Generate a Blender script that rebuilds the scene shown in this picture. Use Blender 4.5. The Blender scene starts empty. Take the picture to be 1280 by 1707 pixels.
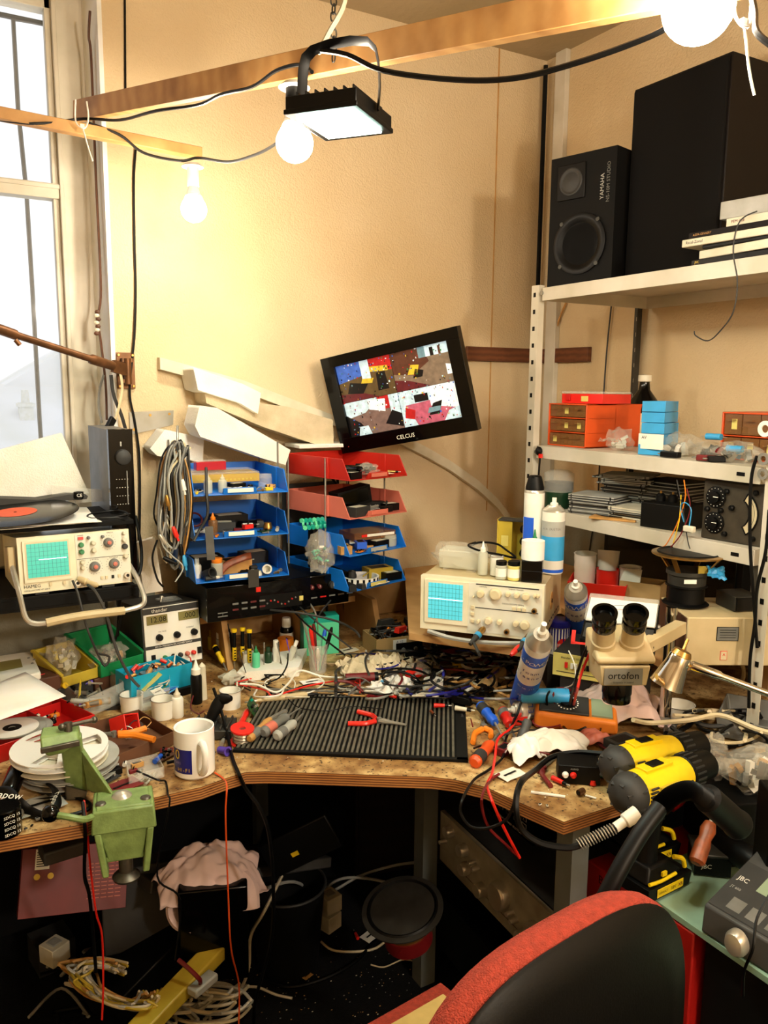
import bpy,bmesh,math,random
from mathutils import Matrix,Vector,Euler,noise
RND = random.Random(7)
C = bpy.context.scene.collection
rad = math.radians
# ---------------------------------------------------------------- camera
H = 1.62;FPX = 1360.0
a_,p_,ro = rad(30),rad(8.75),rad(0.5)
fw = Vector((math.sin(a_)*math.cos(p_),math.cos(a_)*math.cos(p_),-math.sin(p_)))
r0 = Vector((math.cos(a_),-math.sin(a_),0));u0 = r0.cross(fw)
rt = r0*math.cos(ro)+u0*math.sin(ro);up = u0*math.cos(ro)-r0*math.sin(ro)
cam = bpy.data.cameras.new('camera');co = bpy.data.objects.new('camera',cam);C.objects.link(co)
cam.sensor_fit = 'VERTICAL';cam.sensor_height = 24;cam.lens = 24*FPX/1707;cam.clip_start = .05
mw = Matrix((rt,up,-fw)).transposed().to_4x4();mw.translation = (0,0,H);co.matrix_world = mw
bpy.context.scene.camera = co
# ---------------------------------------------------------------- light and exposure
sc = bpy.context.scene
sc.view_settings.view_transform = 'Standard';sc.view_settings.look = 'None'
sc.view_settings.exposure = 1.1;sc.view_settings.gamma = 1;sc.view_settings.use_curve_mapping = False
sc.cycles.use_denoising = True;sc.cycles.max_bounces = 6;sc.cycles.transparent_max_bounces = 12
sc.cycles.sample_clamp_indirect = 6;sc.cycles.caustics_reflective = False;sc.cycles.caustics_refractive = False
SKY = .55
BULB = 130.0
w = bpy.data.worlds.new('sky');sc.world = w;w.use_nodes = True
w.node_tree.nodes['Background'].inputs[0].default_value = (.95,.98,1,1)
w.node_tree.nodes['Background'].inputs[1].default_value = SKY
def lamp(name,kind,loc,rot,energy,color,size,size_y=None):
    l = bpy.data.lights.new(name,kind);l.energy = energy;l.color = color
    if kind == 'AREA':
        l.shape = 'RECTANGLE';l.size = size;l.size_y = size_y or size
    else: l.shadow_soft_size = size
    o = bpy.data.objects.new(name,l);C.objects.link(o);o.location = loc;o.rotation_euler = rot
    return o
lamp('fill_lamp','POINT',(.95,-1.35,2.15),(0,0,0),60,(1,.89,.74),.09)  # unseen lamp added behind the camera as frontal fill
pl = lamp('window_portal','AREA',(-.15,2.72,1.95),(rad(-90),0,0),1,(1,1,1),1.05,1.55);pl.data.cycles.is_portal = True
# ---------------------------------------------------------------- photograph pixel -> a point on a plane of the room
def ray(x,y): return fw*FPX+rt*(x-640)+up*(853.5-y)
def PZ(x,y,z): d = ray(x,y);return Vector((0,0,H))+d*((z-H)/d.z)
def PY(x,y,Y): d = ray(x,y);return Vector((0,0,H))+d*(Y/d.y)
def PX(x,y,X): d = ray(x,y);return Vector((0,0,H))+d*(X/d.x)
def PD(x,y,D): return Vector((0,0,H))+ray(x,y)*(D/FPX)
# ---------------------------------------------------------------- materials
def lin(c): return tuple((v/12.92 if v <= .04045 else ((v+.055)/1.055)**2.4) for v in c)
MATS = {}
def mat(name,col=(.5,.5,.5),rough=.5,metal=0,dirt=.12,scale=18,bump=0,bscale=60,emit=0,alpha=1,col2=None,spec=.5,coat=0):
    if name in MATS: return name
    m = bpy.data.materials.new(name);m.use_nodes = True;nt = m.node_tree;b = nt.nodes['Principled BSDF']
    c = lin(col)+(1,)
    if max(col) < .13 and not emit: c = (c[0]*.45,c[1]*.45,c[2]*.45,1);spec = .22
    b.inputs['Roughness'].default_value = rough;b.inputs['Metallic'].default_value = metal
    b.inputs['Specular IOR Level'].default_value = spec;b.inputs['Coat Weight'].default_value = coat
    b.inputs['Base Color'].default_value = c
    tc = nt.nodes.new('ShaderNodeTexCoord')
    if dirt or col2:
        n = nt.nodes.new('ShaderNodeTexNoise');n.inputs['Scale'].default_value = scale;n.inputs['Detail'].default_value = 6
        nt.links.new(tc.outputs['Object'],n.inputs['Vector'])
        r = nt.nodes.new('ShaderNodeValToRGB');r.color_ramp.elements[0].position = .35;r.color_ramp.elements[1].position = .65
        k = 1-dirt*2
        r.color_ramp.elements[0].color = (lin(col2)+(1,)) if col2 else (c[0]*k,c[1]*k,c[2]*k*.93,1)
        r.color_ramp.elements[1].color = c
        nt.links.new(n.outputs['Fac'],r.inputs[0]);nt.links.new(r.outputs[0],b.inputs['Base Color'])
    if bump:
        n2 = nt.nodes.new('ShaderNodeTexNoise');n2.inputs['Scale'].default_value = bscale;n2.inputs['Detail'].default_value = 4
        nt.links.new(tc.outputs['Object'],n2.inputs['Vector'])
        bp = nt.nodes.new('ShaderNodeBump');bp.inputs['Strength'].default_value = bump;bp.inputs['Distance'].default_value = .01
        nt.links.new(n2.outputs['Fac'],bp.inputs['Height']);nt.links.new(bp.outputs[0],b.inputs['Normal'])
    if emit:
        b.inputs['Emission Color'].default_value = c;b.inputs['Emission Strength'].default_value = emit
    if alpha < 1: b.inputs['Alpha'].default_value = alpha
    MATS[name] = m;return name
def wave_mat(name,c1,c2,scale,axis='Z',dist=1,rough=.6,bands=True,dscale=2,stain=None):
    m = bpy.data.materials.new(name);m.use_nodes = True;nt = m.node_tree;b = nt.nodes['Principled BSDF']
    tc = nt.nodes.new('ShaderNodeTexCoord');wv = nt.nodes.new('ShaderNodeTexWave');wv.bands_direction = axis
    wv.inputs['Scale'].default_value = scale;wv.inputs['Distortion'].default_value = dist;wv.inputs['Detail'].default_value = 3;wv.inputs['Detail Scale'].default_value = dscale
    r = nt.nodes.new('ShaderNodeValToRGB');r.color_ramp.elements[0].color = lin(c1)+(1,);r.color_ramp.elements[1].color = lin(c2)+(1,)
    nt.links.new(tc.outputs['Object'],wv.inputs[0]);nt.links.new(wv.outputs['Fac'],r.inputs[0]);out = r.outputs[0]
    n = nt.nodes.new('ShaderNodeTexNoise');n.inputs['Scale'].default_value = 9;n.inputs['Detail'].default_value = 8
    nt.links.new(tc.outputs['Object'],n.inputs['Vector'])
    r2 = nt.nodes.new('ShaderNodeValToRGB');r2.color_ramp.elements[0].position = .32;r2.color_ramp.elements[1].position = .62
    r2.color_ramp.elements[0].color = lin(stain or (.88,.85,.8))+(1,);r2.color_ramp.elements[1].color = (1,1,1,1)
    nt.links.new(n.outputs['Fac'],r2.inputs[0])
    mx = nt.nodes.new('ShaderNodeMix');mx.data_type = 'RGBA';mx.blend_type = 'MULTIPLY';mx.inputs[0].default_value = 1
    nt.links.new(out,mx.inputs[6]);nt.links.new(r2.outputs[0],mx.inputs[7]);nt.links.new(mx.outputs[2],b.inputs['Base Color'])
    b.inputs['Roughness'].default_value = rough
    MATS[name] = m;return name
mat('plaster',(.93,.93,.93),.8,dirt=.03)
mat('frame_paint',(.83,.80,.74),.5,dirt=.1,scale=7)
mat('ceiling',(.68,.60,.47),.9,dirt=.08,scale=3,bump=.3,bscale=30)
mat('carpet',(.085,.088,.095),1,dirt=.25,scale=60,bump=.5,bscale=300,spec=.1)
mat('hazed_roof',(.88,.885,.90),.9,dirt=.06,scale=.8);mat('hazed_wall',(.86,.86,.85),.9,dirt=.04)  # distant haze is lightened into these two colours
mat('black',(.035,.035,.037),.45,dirt=.0);mat('black_gloss',(.015,.015,.016),.18,dirt=0,coat=.15);mat('black_matt',(.035,.033,.031),.75,dirt=.1)
mat('rubber',(.07,.068,.064),.65,dirt=.15,scale=30);mat('charcoal',(.17,.17,.17),.6,dirt=.1)
mat('grey',(.45,.45,.44),.55);mat('light_grey',(.68,.68,.66),.5);mat('dark_grey',(.25,.25,.25),.5)
mat('white',(.93,.92,.89),.4,dirt=.03);mat('white_gloss',(.95,.945,.93),.15,dirt=0,coat=.3);mat('offwhite',(.87,.84,.76),.5,dirt=.08);mat('paper',(.95,.94,.93),.8,dirt=.02)
mat('foam_white',(.97,.965,.94),.8,dirt=.05,scale=9,bump=.25,bscale=260);mat('foam_cream',(.86,.80,.68),.9,dirt=.1,bump=.3,bscale=200)
mat('cream',(.86,.80,.66),.45,dirt=.08,scale=8);mat('beige',(.80,.72,.56),.5,dirt=.1,scale=9);mat('instrument',(.90,.87,.77),.4,dirt=.06,scale=14)
mat('panel_grey',(.86,.85,.80),.4,dirt=.05);mat('silver',(.78,.76,.72),.3,.6,dirt=.08);mat('chrome',(.86,.84,.8),.12,1,dirt=0);mat('steel',(.60,.59,.56),.35,.5,dirt=.1)
mat('dark_steel',(.27,.265,.25),.5,.6,dirt=.15);mat('brass',(.72,.56,.3),.3,.9,dirt=.1);mat('copper',(.75,.42,.25),.35,.9,dirt=0)
mat('red',(.78,.10,.09),.4,dirt=.1);mat('dark_red',(.45,.05,.07),.5,dirt=.12);mat('bright_red',(.88,.16,.12),.3,dirt=.03);mat('pink_red',(.82,.45,.38),.45,dirt=.1);mat('maroon',(.38,.08,.1),.5,dirt=.1)
mat('tray_red',(.72,.13,.08),.42,dirt=.1,scale=6);mat('tray_coral',(.84,.45,.38),.42,dirt=.08,scale=6)
mat('blue',(.04,.34,.72),.35,dirt=.06);mat('tray_blue',(.05,.45,.86),.38,dirt=.08,scale=8);mat('sky_blue',(.22,.62,.86),.4,dirt=.05);mat('cyan',(.03,.62,.78),.5,dirt=.03);mat('navy',(.10,.10,.48),.35,dirt=.02);mat('royal',(.12,.36,.84),.35,dirt=.03)
mat('green',(.08,.50,.28),.4,dirt=.08);mat('dark_green',(.05,.22,.12),.4);mat('teal',(.05,.62,.55),.4,dirt=.05);mat('mint',(.35,.80,.62),.45,dirt=.02);mat('pcb',(.10,.28,.12),.4,dirt=.2,scale=80)
mat('yellow',(.93,.78,.12),.4,dirt=.05);mat('drill_yellow',(.93,.80,.08),.35,dirt=.08,scale=22);mat('pale_yellow',(.86,.80,.45),.4,dirt=.05);mat('mustard',(.77,.67,.22),.45,dirt=.1)
mat('orange',(.93,.52,.12),.4,dirt=.04);mat('orange_red',(.86,.32,.10),.4,dirt=.06,scale=9);mat('meter_orange',(.93,.52,.16),.5,dirt=.06)
mat('tan',(.78,.58,.32),.5,dirt=.15);mat('card',(.72,.60,.40),.85,dirt=.1,scale=9);mat('brown',(.34,.20,.12),.6,dirt=.15);mat('dark_brown',(.10,.06,.05),.6,dirt=.2);mat('tray_brown',(.42,.27,.18),.6,dirt=.12)
mat('vise',(.50,.60,.35),.45,dirt=.16,scale=40,bump=.12,bscale=220);mat('bare_iron',(.42,.40,.36),.4,.8,dirt=.2,scale=40)
mat('bronze',(.45,.30,.18),.45,.6,dirt=.2,scale=30);mat('wood_handle',(.55,.27,.13),.4,dirt=.25,scale=60)
mat('pink_cloth',(.86,.75,.73),.95,dirt=.08,scale=14);mat('white_cloth',(.90,.86,.82),.95,dirt=.06,scale=14);mat('chair_red',(.76,.27,.19),.95,dirt=.14,scale=120,bump=.8,bscale=420);mat('chair_shell',(.03,.026,.022),.5,dirt=.15,scale=6,bump=.06,bscale=300)
mat('mesh_cream',(.82,.70,.42),.9,dirt=.1)
mat('speaker_wood',(.085,.045,.03),.6,dirt=.15,scale=5);mat('speaker_cloth',(.035,.022,.018),.9,dirt=.1,scale=400)
mat('avo',(.25,.22,.17),.5,dirt=.22,scale=30);mat('purple',(.35,.22,.68),.35,dirt=0);mat('lilac',(.62,.55,.85),.3,dirt=0,alpha=.8)
mat('lcd',(.55,.52,.30),.3,dirt=0);mat('lcd_dark',(.50,.47,.27),.3,dirt=0);mat('lcd_green',(.55,.62,.52),.3,dirt=0)
mat('mint_metal',(.56,.70,.62),.45,dirt=.12,scale=9);mat('cab_red',(.70,.10,.08),.4,dirt=.1,scale=6);mat('rack_grey',(.42,.44,.43),.5,.2,dirt=.08)
mat('screen_teal',(.18,.66,.60),.3,dirt=0,emit=.3);mat('screen_blue',(.30,.70,.76),.3,dirt=0,emit=.35);mat('grid_line',(.13,.45,.44),.4,dirt=0,emit=.08);mat('trace',(.85,1,.97),.4,dirt=0,emit=1.6)
mat('bulb',(1,.94,.84),.5,dirt=0,emit=BULB);mat('bulb_cap',(.92,.9,.86),.4,dirt=0);mat('led',(.86,1,.93),.5,dirt=0,emit=75)
mat('clear',(.93,.93,.90),.08,dirt=0,alpha=.22);mat('clear_amber',(.55,.38,.22),.15,dirt=0,alpha=.55);mat('clear_bag',(.90,.88,.82),.08,dirt=0,alpha=.2,bump=.6,bscale=60);mat('clear_red',(.75,.08,.10),.15,dirt=0,alpha=.75);mat('clear_yellow',(.80,.66,.30),.25,dirt=0,alpha=.85);mat('clear_purple',(.40,.30,.75),.15,dirt=0,alpha=.75);mat('frost',(.85,.85,.78),.35,dirt=0,alpha=.55)
mat('pane',(.95,.97,1),.05,dirt=0,alpha=.06)
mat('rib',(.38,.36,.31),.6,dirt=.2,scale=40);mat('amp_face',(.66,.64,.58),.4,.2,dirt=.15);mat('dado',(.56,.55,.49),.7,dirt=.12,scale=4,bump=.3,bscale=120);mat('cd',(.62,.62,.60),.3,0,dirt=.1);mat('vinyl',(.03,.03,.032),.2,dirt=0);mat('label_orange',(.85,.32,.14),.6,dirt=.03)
wave_mat('pine',(.80,.62,.38),(.75,.56,.32),7,'Y',6,.6,dscale=1.2,stain=(.8,.75,.7));wave_mat('mdf',(.74,.58,.37),(.71,.55,.34),3,'X',3,.8)
wave_mat('rail_wood',(.45,.26,.14),(.36,.19,.10),14,'Z',3,.5);wave_mat('dark_wood',(.13,.055,.04),(.09,.04,.03),6,'Z',3,.6)
wave_mat('ply_edge',(.72,.50,.26),(.36,.18,.08),58,'Z',.6,.6,dscale=1)
def topmat():
    m = bpy.data.materials.new('worktop');m.use_nodes = True;nt = m.node_tree;b = nt.nodes['Principled BSDF'];L = nt.links.new
    tc = nt.nodes.new('ShaderNodeTexCoord')
    def nz(s,d,lo,hi,c0,c1,t='ShaderNodeTexNoise'):
        n = nt.nodes.new(t);n.inputs['Scale'].default_value = s
        if t == 'ShaderNodeTexNoise': n.inputs['Detail'].default_value = d
        L(tc.outputs['Object'],n.inputs['Vector']);r = nt.nodes.new('ShaderNodeValToRGB')
        r.color_ramp.elements[0].position = lo;r.color_ramp.elements[1].position = hi
        r.color_ramp.elements[0].color = lin(c0)+(1,);r.color_ramp.elements[1].color = lin(c1)+(1,)
        L(n.outputs[0],r.inputs[0]);return r.outputs[0]
    def mul(a,c):
        mx = nt.nodes.new('ShaderNodeMix');mx.data_type = 'RGBA';mx.blend_type = 'MULTIPLY';mx.inputs[0].default_value = 1
        L(a,mx.inputs[6]);L(c,mx.inputs[7]);return mx.outputs[2]
    o = nz(38,8,.35,.62,(.64,.49,.29),(.85,.73,.51))
    o = mul(o,nz(9,9,.40,.56,(.74,.66,.56),(1,1,1)));o = mul(o,nz(3.3,5,.38,.55,(.86,.80,.70),(1,1,1)));o = mul(o,nz(140,4,.30,.42,(.35,.28,.2),(1,1,1)))
    L(o,b.inputs['Base Color']);b.inputs['Roughness'].default_value = .6;MATS['worktop'] = m
topmat()
def wallmat(name,ca,cb):
    m = bpy.data.materials.new(name);m.use_nodes = True;nt = m.node_tree;b = nt.nodes['Principled BSDF'];L = nt.links.new
    tc = nt.nodes.new('ShaderNodeTexCoord')
    n = nt.nodes.new('ShaderNodeTexNoise');n.inputs['Scale'].default_value = 1.3;n.inputs['Detail'].default_value = 7;L(tc.outputs['Object'],n.inputs['Vector'])
    r = nt.nodes.new('ShaderNodeValToRGB');r.color_ramp.elements[0].position = .3;r.color_ramp.elements[1].position = .62
    r.color_ramp.elements[0].color = lin(cb)+(1,);r.color_ramp.elements[1].color = lin(ca)+(1,);L(n.outputs['Fac'],r.inputs[0]);L(r.outputs[0],b.inputs['Base Color'])
    w1 = nt.nodes.new('ShaderNodeTexNoise');w1.inputs['Scale'].default_value = 34;w1.inputs['Detail'].default_value = 3;w1.inputs['Distortion'].default_value = 2.5;L(tc.outputs['Object'],w1.inputs['Vector'])
    w2 = nt.nodes.new('ShaderNodeTexNoise');w2.inputs['Scale'].default_value = 170;w2.inputs['Detail'].default_value = 3;L(tc.outputs['Object'],w2.inputs['Vector'])
    ad = nt.nodes.new('ShaderNodeMath');ad.operation = 'ADD';L(w1.outputs['Fac'],ad.inputs[0]);L(w2.outputs['Fac'],ad.inputs[1])
    bp = nt.nodes.new('ShaderNodeBump');bp.inputs['Strength'].default_value = .38;bp.inputs['Distance'].default_value = .008;L(ad.outputs[0],bp.inputs['Height']);L(bp.outputs[0],b.inputs['Normal'])
    b.inputs['Roughness'].default_value = .75;b.inputs['Specular IOR Level'].default_value = .25;MATS[name] = m
wallmat('wallpaper',(.87,.79,.65),(.80,.70,.54))
# ---------------------------------------------------------------- mesh builder
_txt = {}
class MB:
    def __init__(s): s.v = [];s.f = [];s.mi = [];s.mats = [];s.T = Matrix()
    def at(s,x=0,y=0,z=0,rx=0,ry=0,rz=0):
        s.T = Matrix.Translation((x,y,z)) @ Euler((rad(rx),rad(ry),rad(rz))).to_matrix().to_4x4();return s
    def add(s,vs,fs,m):
        if m not in s.mats: s.mats.append(m)
        k = s.mats.index(m);n = len(s.v)
        s.v += [s.T @ Vector(v) for v in vs];s.f += [tuple(i+n for i in f) for f in fs];s.mi += [k]*len(fs);return s
    def box(s,x,y,z,sx,sy,sz,m):      # centre, sizes
        a,b,c = sx/2,sy/2,sz/2
        vs = [(x+i*a,y+j*b,z+k*c) for i in (-1,1) for j in (-1,1) for k in (-1,1)]
        return s.add(vs,[(0,1,3,2),(4,6,7,5),(0,4,5,1),(2,3,7,6),(0,2,6,4),(1,5,7,3)],m)
    def hexa(s,vs,m):                      # bottom 4 then top 4
        return s.add(vs,[(3,2,1,0),(4,5,6,7),(0,1,5,4),(1,2,6,5),(2,3,7,6),(3,0,4,7)],m)
    def quad(s,a,b,c,d,m): return s.add([a,b,c,d],[(0,1,2,3)],m)
    def prism(s,poly,z0,z1,m,mside=None):
        n = len(poly);vs = [(p[0],p[1],z0) for p in poly]+[(p[0],p[1],z1) for p in poly]
        s.add(vs,[tuple(range(n-1,-1,-1)),tuple(range(n,2*n))],m)
        return s.add(vs,[(i,(i+1) % n,n+(i+1) % n,n+i) for i in range(n)],mside or m)
    def slab(s,poly,y0,y1,m,mside=None):   # polygon in x,z pulled along y
        n = len(poly);vs = [(p[0],y0,p[1]) for p in poly]+[(p[0],y1,p[1]) for p in poly]
        s.add(vs,[tuple(range(n)),tuple(range(2*n-1,n-1,-1))],m)
        return s.add(vs,[(i,n+i,n+(i+1) % n,(i+1) % n) for i in range(n)],mside or m)
    def lathe(s,prof,m,x=0,y=0,z=0,n=20,axis='Z'):
        vs = [];fs = [];K = len(prof)
        for r,h in prof:
            for i in range(n):
                t = 2*math.pi*i/n;c,q = r*math.cos(t),r*math.sin(t)
                vs.append({'Z': (x+c,y+q,z+h),'Y': (x+c,y-h,z+q),'X': (x+h,y+c,z+q)}[axis])
        for j in range(K-1):
            for i in range(n):
                a,b = j*n+i,j*n+(i+1) % n;fs.append((a,b,b+n,a+n))
        lp = prof[0] == prof[-1]
        if prof[0][0] > 1e-6 and not lp and prof[0][1] != prof[1][1]: fs.append(tuple(range(n-1,-1,-1)))
        if prof[-1][0] > 1e-6 and not lp and prof[-1][1] != prof[-2][1]: fs.append(tuple((K-1)*n+i for i in range(n)))
        return s.add(vs,fs,m)
    def cyl(s,a,b,r,m,r2=None,n=14):
        a,b = Vector(a),Vector(b);d = (b-a);L = d.length;q = d.to_track_quat('Z','Y').to_matrix().to_4x4()
        T0 = s.T;s.T = T0 @ Matrix.Translation(a) @ q;s.lathe([(r,0),(r if r2 is None else r2,L)],m,n=n);s.T = T0;return s
    def turned(s,a,b,prof,m,n=16):      # profile [(r, 0..1)] between two points
        a,b = Vector(a),Vector(b);d = (b-a);L = d.length;q = d.to_track_quat('Z','Y').to_matrix().to_4x4()
        T0 = s.T;s.T = T0 @ Matrix.Translation(a) @ q;s.lathe([(r,t*L) for r,t in prof],m,n=n);s.T = T0;return s
    def beam(s,a,b,w,h,m,upv=(0,0,1)):
        a,b = Vector(a),Vector(b);d = (b-a).normalized();u = Vector(upv);x = d.cross(u).normalized();u = x.cross(d)
        vs = [p+x*i*w/2+u*j*h/2 for p in (a,b) for j in (-1,1) for i in (-1,1)]
        return s.add(vs,[(0,1,3,2),(4,6,7,5),(0,4,5,1),(2,3,7,6),(0,2,6,4),(1,5,7,3)],m)
    def tube(s,pts,r,m,n=6,res=5,closed=False,flat=1):
        P = smooth(pts,res,closed);N = len(P);vs = [];fs = [];u = None
        for i,p in enumerate(P):
            t = (P[(i+1) % N]-P[i-1]) if closed else (P[min(i+1,N-1)]-P[max(i-1,0)])
            if t.length < 1e-9: t = Vector((0,0,1))
            t.normalize()
            if u is None: u = t.orthogonal().normalized()
            u = (u-t*u.dot(t));u = u.normalized() if u.length > 1e-6 else t.orthogonal().normalized();v = t.cross(u)
            for k in range(n):
                c = 2*math.pi*k/n;vs.append(p+u*r*math.cos(c)+v*r*flat*math.sin(c))
        for i in range(N if closed else N-1):
            for k in range(n):
                a,b = i*n+k,i*n+(k+1) % n;j = (i+1) % N;fs.append((a,b,j*n+(k+1) % n,j*n+k))
        if not closed: fs += [tuple(range(n-1,-1,-1)),tuple((N-1)*n+k for k in range(n))]
        return s.add(vs,fs,m)
    def ball(s,x,y,z,rx,ry,rz,m,n=14,k=9,amp=0,seed=0,cut=-1):
        vs = [];fs = []
        for j in range(k+1):
            ph = math.pi*j/k
            for i in range(n):
                t = 2*math.pi*i/n;v = Vector((math.sin(ph)*math.cos(t),math.sin(ph)*math.sin(t),max(cut,math.cos(ph))))
                g = 1+amp*noise.noise(v*2.1+Vector((seed,seed*.7,3))) if amp else 1
                vs.append((x+v.x*rx*g,y+v.y*ry*g,z+v.z*rz*g))
        for j in range(k):
            for i in range(n):
                a,b = j*n+i,j*n+(i+1) % n;fs.append((a,a+n,b+n,b))
        return s.add(vs,fs,m)
    def tray(s,x,y,z,sx,sy,h,t,m,flare=0):   # open box, walls of thickness t
        a,b = sx/2,sy/2;A,B = a+flare,b+flare
        o = [(-a,-b),(a,-b),(a,b),(-a,b)];O = [(-A,-B),(A,-B),(A,B),(-A,B)]
        i_ = [(-a+t,-b+t),(a-t,-b+t),(a-t,b-t),(-a+t,b-t)];I = [(-A+t,-B+t),(A-t,-B+t),(A-t,B-t),(-A+t,B-t)]
        vs = [(x+p[0],y+p[1],z) for p in o]+[(x+p[0],y+p[1],z+h) for p in O]+[(x+p[0],y+p[1],z+h) for p in I]+[(x+p[0],y+p[1],z+t) for p in i_]
        fs = [(3,2,1,0),(12,13,14,15)]
        for q in range(4):
            r = (q+1) % 4;fs += [(q,r,4+r,4+q),(4+q,4+r,8+r,8+q),(8+q,8+r,12+r,12+q)]
        return s.add(vs,fs,m)
    def text(s,t,size,m,x=0,y=0,z=0,rx=90,ry=0,rz=0,depth=.0004,align='CENTER'):
        k = (t,align)
        if k not in _txt:
            c = bpy.data.curves.new('t','FONT');c.body = t;c.align_x = align;c.align_y = 'CENTER';c.size = 1;c.resolution_u = 2
            o = bpy.data.objects.new('t',c);C.objects.link(o);dg = bpy.context.evaluated_depsgraph_get();me = o.evaluated_get(dg).to_mesh()
            _txt[k] = ([v.co.copy() for v in me.vertices],[tuple(p.vertices) for p in me.polygons]);bpy.data.objects.remove(o);bpy.data.curves.remove(c)
        vs,fs = _txt[k];T0 = s.T
        s.T = T0 @ Matrix.Translation((x,y,z)) @ Euler((rad(rx),rad(ry),rad(rz))).to_matrix().to_4x4();s.add([(v.x*size,v.y*size,depth) for v in vs],fs,m);s.T = T0;return s
    def sheet(s,x,y,z,sx,sy,m,nx=14,ny=14,amp=.01,freq=9,seed=0,rough=0,thick=.0012,rz=0,edge=None):
        T0 = s.T;s.T = T0 @ Matrix.Translation((x,y,z)) @ Matrix.Rotation(rad(rz),4,'Z');vs = [];fs = []
        for j in range(ny+1):
            for i in range(nx+1):
                u,v = i/nx-.5,j/ny-.5;e = 1+(rough*noise.noise(Vector((u*6+seed,v*6,1))) if rough else 0)
                h = amp*(abs(noise.noise(Vector((u*sx*freq*10+seed,v*sy*freq*10,seed*.37))))*1.6)
                if edge: h += edge*max(0,1-(2*max(abs(u),abs(v)))**2)
                vs.append((u*sx*e,v*sy*e,h))
        K = len(vs);vs += [(a,b,c-thick) for a,b,c in vs];W = nx+1
        for j in range(ny):
            for i in range(nx):
                a = j*W+i;fs += [(a,a+1,a+W+1,a+W),(K+a,K+a+W,K+a+W+1,K+a+1)]
        for i in range(nx): fs += [(i,K+i,K+i+1,i+1),(ny*W+i,ny*W+i+1,K+ny*W+i+1,K+ny*W+i)]
        for j in range(ny): fs += [(j*W,(j+1)*W,K+(j+1)*W,K+j*W),(j*W+nx,K+j*W+nx,K+(j+1)*W+nx,(j+1)*W+nx)]
        s.add(vs,fs,m);s.T = T0;return s
    def build(s,name,parent=None,bevel=0,seg=2,ang=35,sub=0):
        me = bpy.data.meshes.new(name);me.from_pydata([tuple(v) for v in s.v],[],s.f)
        for m in s.mats: me.materials.append(MATS[m])
        me.polygons.foreach_set('material_index',s.mi);me.update()
        me.shade_smooth();me.set_sharp_from_angle(angle=rad(ang))
        o = bpy.data.objects.new(name,me);C.objects.link(o)
        if parent: o.parent = parent
        if bevel:
            b = o.modifiers.new('b','BEVEL');b.width = bevel;b.segments = seg;b.limit_method = 'ANGLE';b.angle_limit = rad(40)
        if sub:
            b = o.modifiers.new('s','SUBSURF');b.levels = sub;b.render_levels = sub
        return o
def smooth(pts,res=5,closed=False):
    P = [Vector(p) for p in pts]
    if len(P) < 3 or res <= 1: return P
    out = [];N = len(P)
    for i in range(N if closed else N-1):
        g = (lambda k: P[k % N]) if closed else (lambda k: P[max(0,min(N-1,k))])
        a,b,c,d = g(i-1),g(i),g(i+1),g(i+2)
        for k in range(res):
            t = k/res;out.append(.5*((2*b)+(c-a)*t+(2*a-5*b+4*c-d)*t*t+(3*b-a-3*c+d)*t**3))
    if not closed: out.append(P[-1])
    return out
def tag(o,label,cat,group=None,kind=None):
    o['label'] = label;o['category'] = cat
    if group: o['group'] = group
    if kind: o['kind'] = kind
    return o
def place(o,loc,rz=0,rx=0,ry=0):
    o.location = loc;o.rotation_euler = (rad(rx),rad(ry),rad(rz));return o
def thing(name,label,cat,loc=(0,0,0),rz=0,group=None,rx=0,ry=0):
    o = bpy.data.objects.new(name,None);C.objects.link(o);o.empty_display_size = .03;place(o,loc,rz,rx,ry);return tag(o,label,cat,group)
def one(mb,name,label,cat,loc=(0,0,0),rz=0,group=None,rx=0,ry=0,**k):
    return tag(place(mb.build(name,**k),loc,rz,rx,ry),label,cat,group)
def struct(mb,name,parent=None,**k):
    o = mb.build(name,parent,**k)
    if not parent: o['kind'] = 'structure'
    return o
def cable(label,pts,r=.003,m='black',group=None,name='cable',cat='cable',n=6,res=6,ends=None,flat=1):
    o = MB().tube(pts,r,m,n,res,flat=flat).build(name);tag(o,label,cat,group)
    if ends:
        for mm,rr,ln in ends: pass
    return o
T = .81     # height of the worktop
def D(x,y,z=.004): return PZ(x,y,T+z)      # a pixel as a point just above the worktop
def dp(*xy,z=.004): return [D(p[0],p[1],p[2] if len(p) > 2 else z) for p in xy]
# ================================================================ the room
WY,WX,CZ = 2.5,2.12,2.81
m = MB();m.box(.5,.5,-.02,4.4,5,.04,'carpet');struct(m,'floor')
m = MB();m.box(.5,.5,CZ+.02,4.4,5,.04,'ceiling');struct(m,'ceiling')
WR = PY(190,600,WY).x;WL = -.75;SILL = 1.14;WTOP = 2.72
m = MB()
m.box((WR+WX+.1)/2,WY+.09,CZ/2,WX+.1-WR,.18,CZ,'wallpaper')
m.box((WL+WR)/2,WY+.09,SILL/2,WR-WL,.18,SILL,'wallpaper');m.box((WL+WR)/2,WY+.09,(WTOP+CZ)/2,WR-WL,.18,CZ-WTOP,'wallpaper')
m.box((WL-1.6)/2,WY+.09,CZ/2,WL+1.6,.18,CZ,'wallpaper')
struct(m,'wall_back')
m = MB();m.box(WX+.05,.4,CZ/2,.1,4.4,CZ,'wallpaper');struct(m,'wall_right')
m = MB();m.box(-1.65,.4,CZ/2,.1,4.4,CZ,'wallpaper');struct(m,'wall_left')
m = MB();m.box(.5,-1.85,CZ/2,4.4,.1,CZ,'wallpaper');struct(m,'wall_front')
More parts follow.
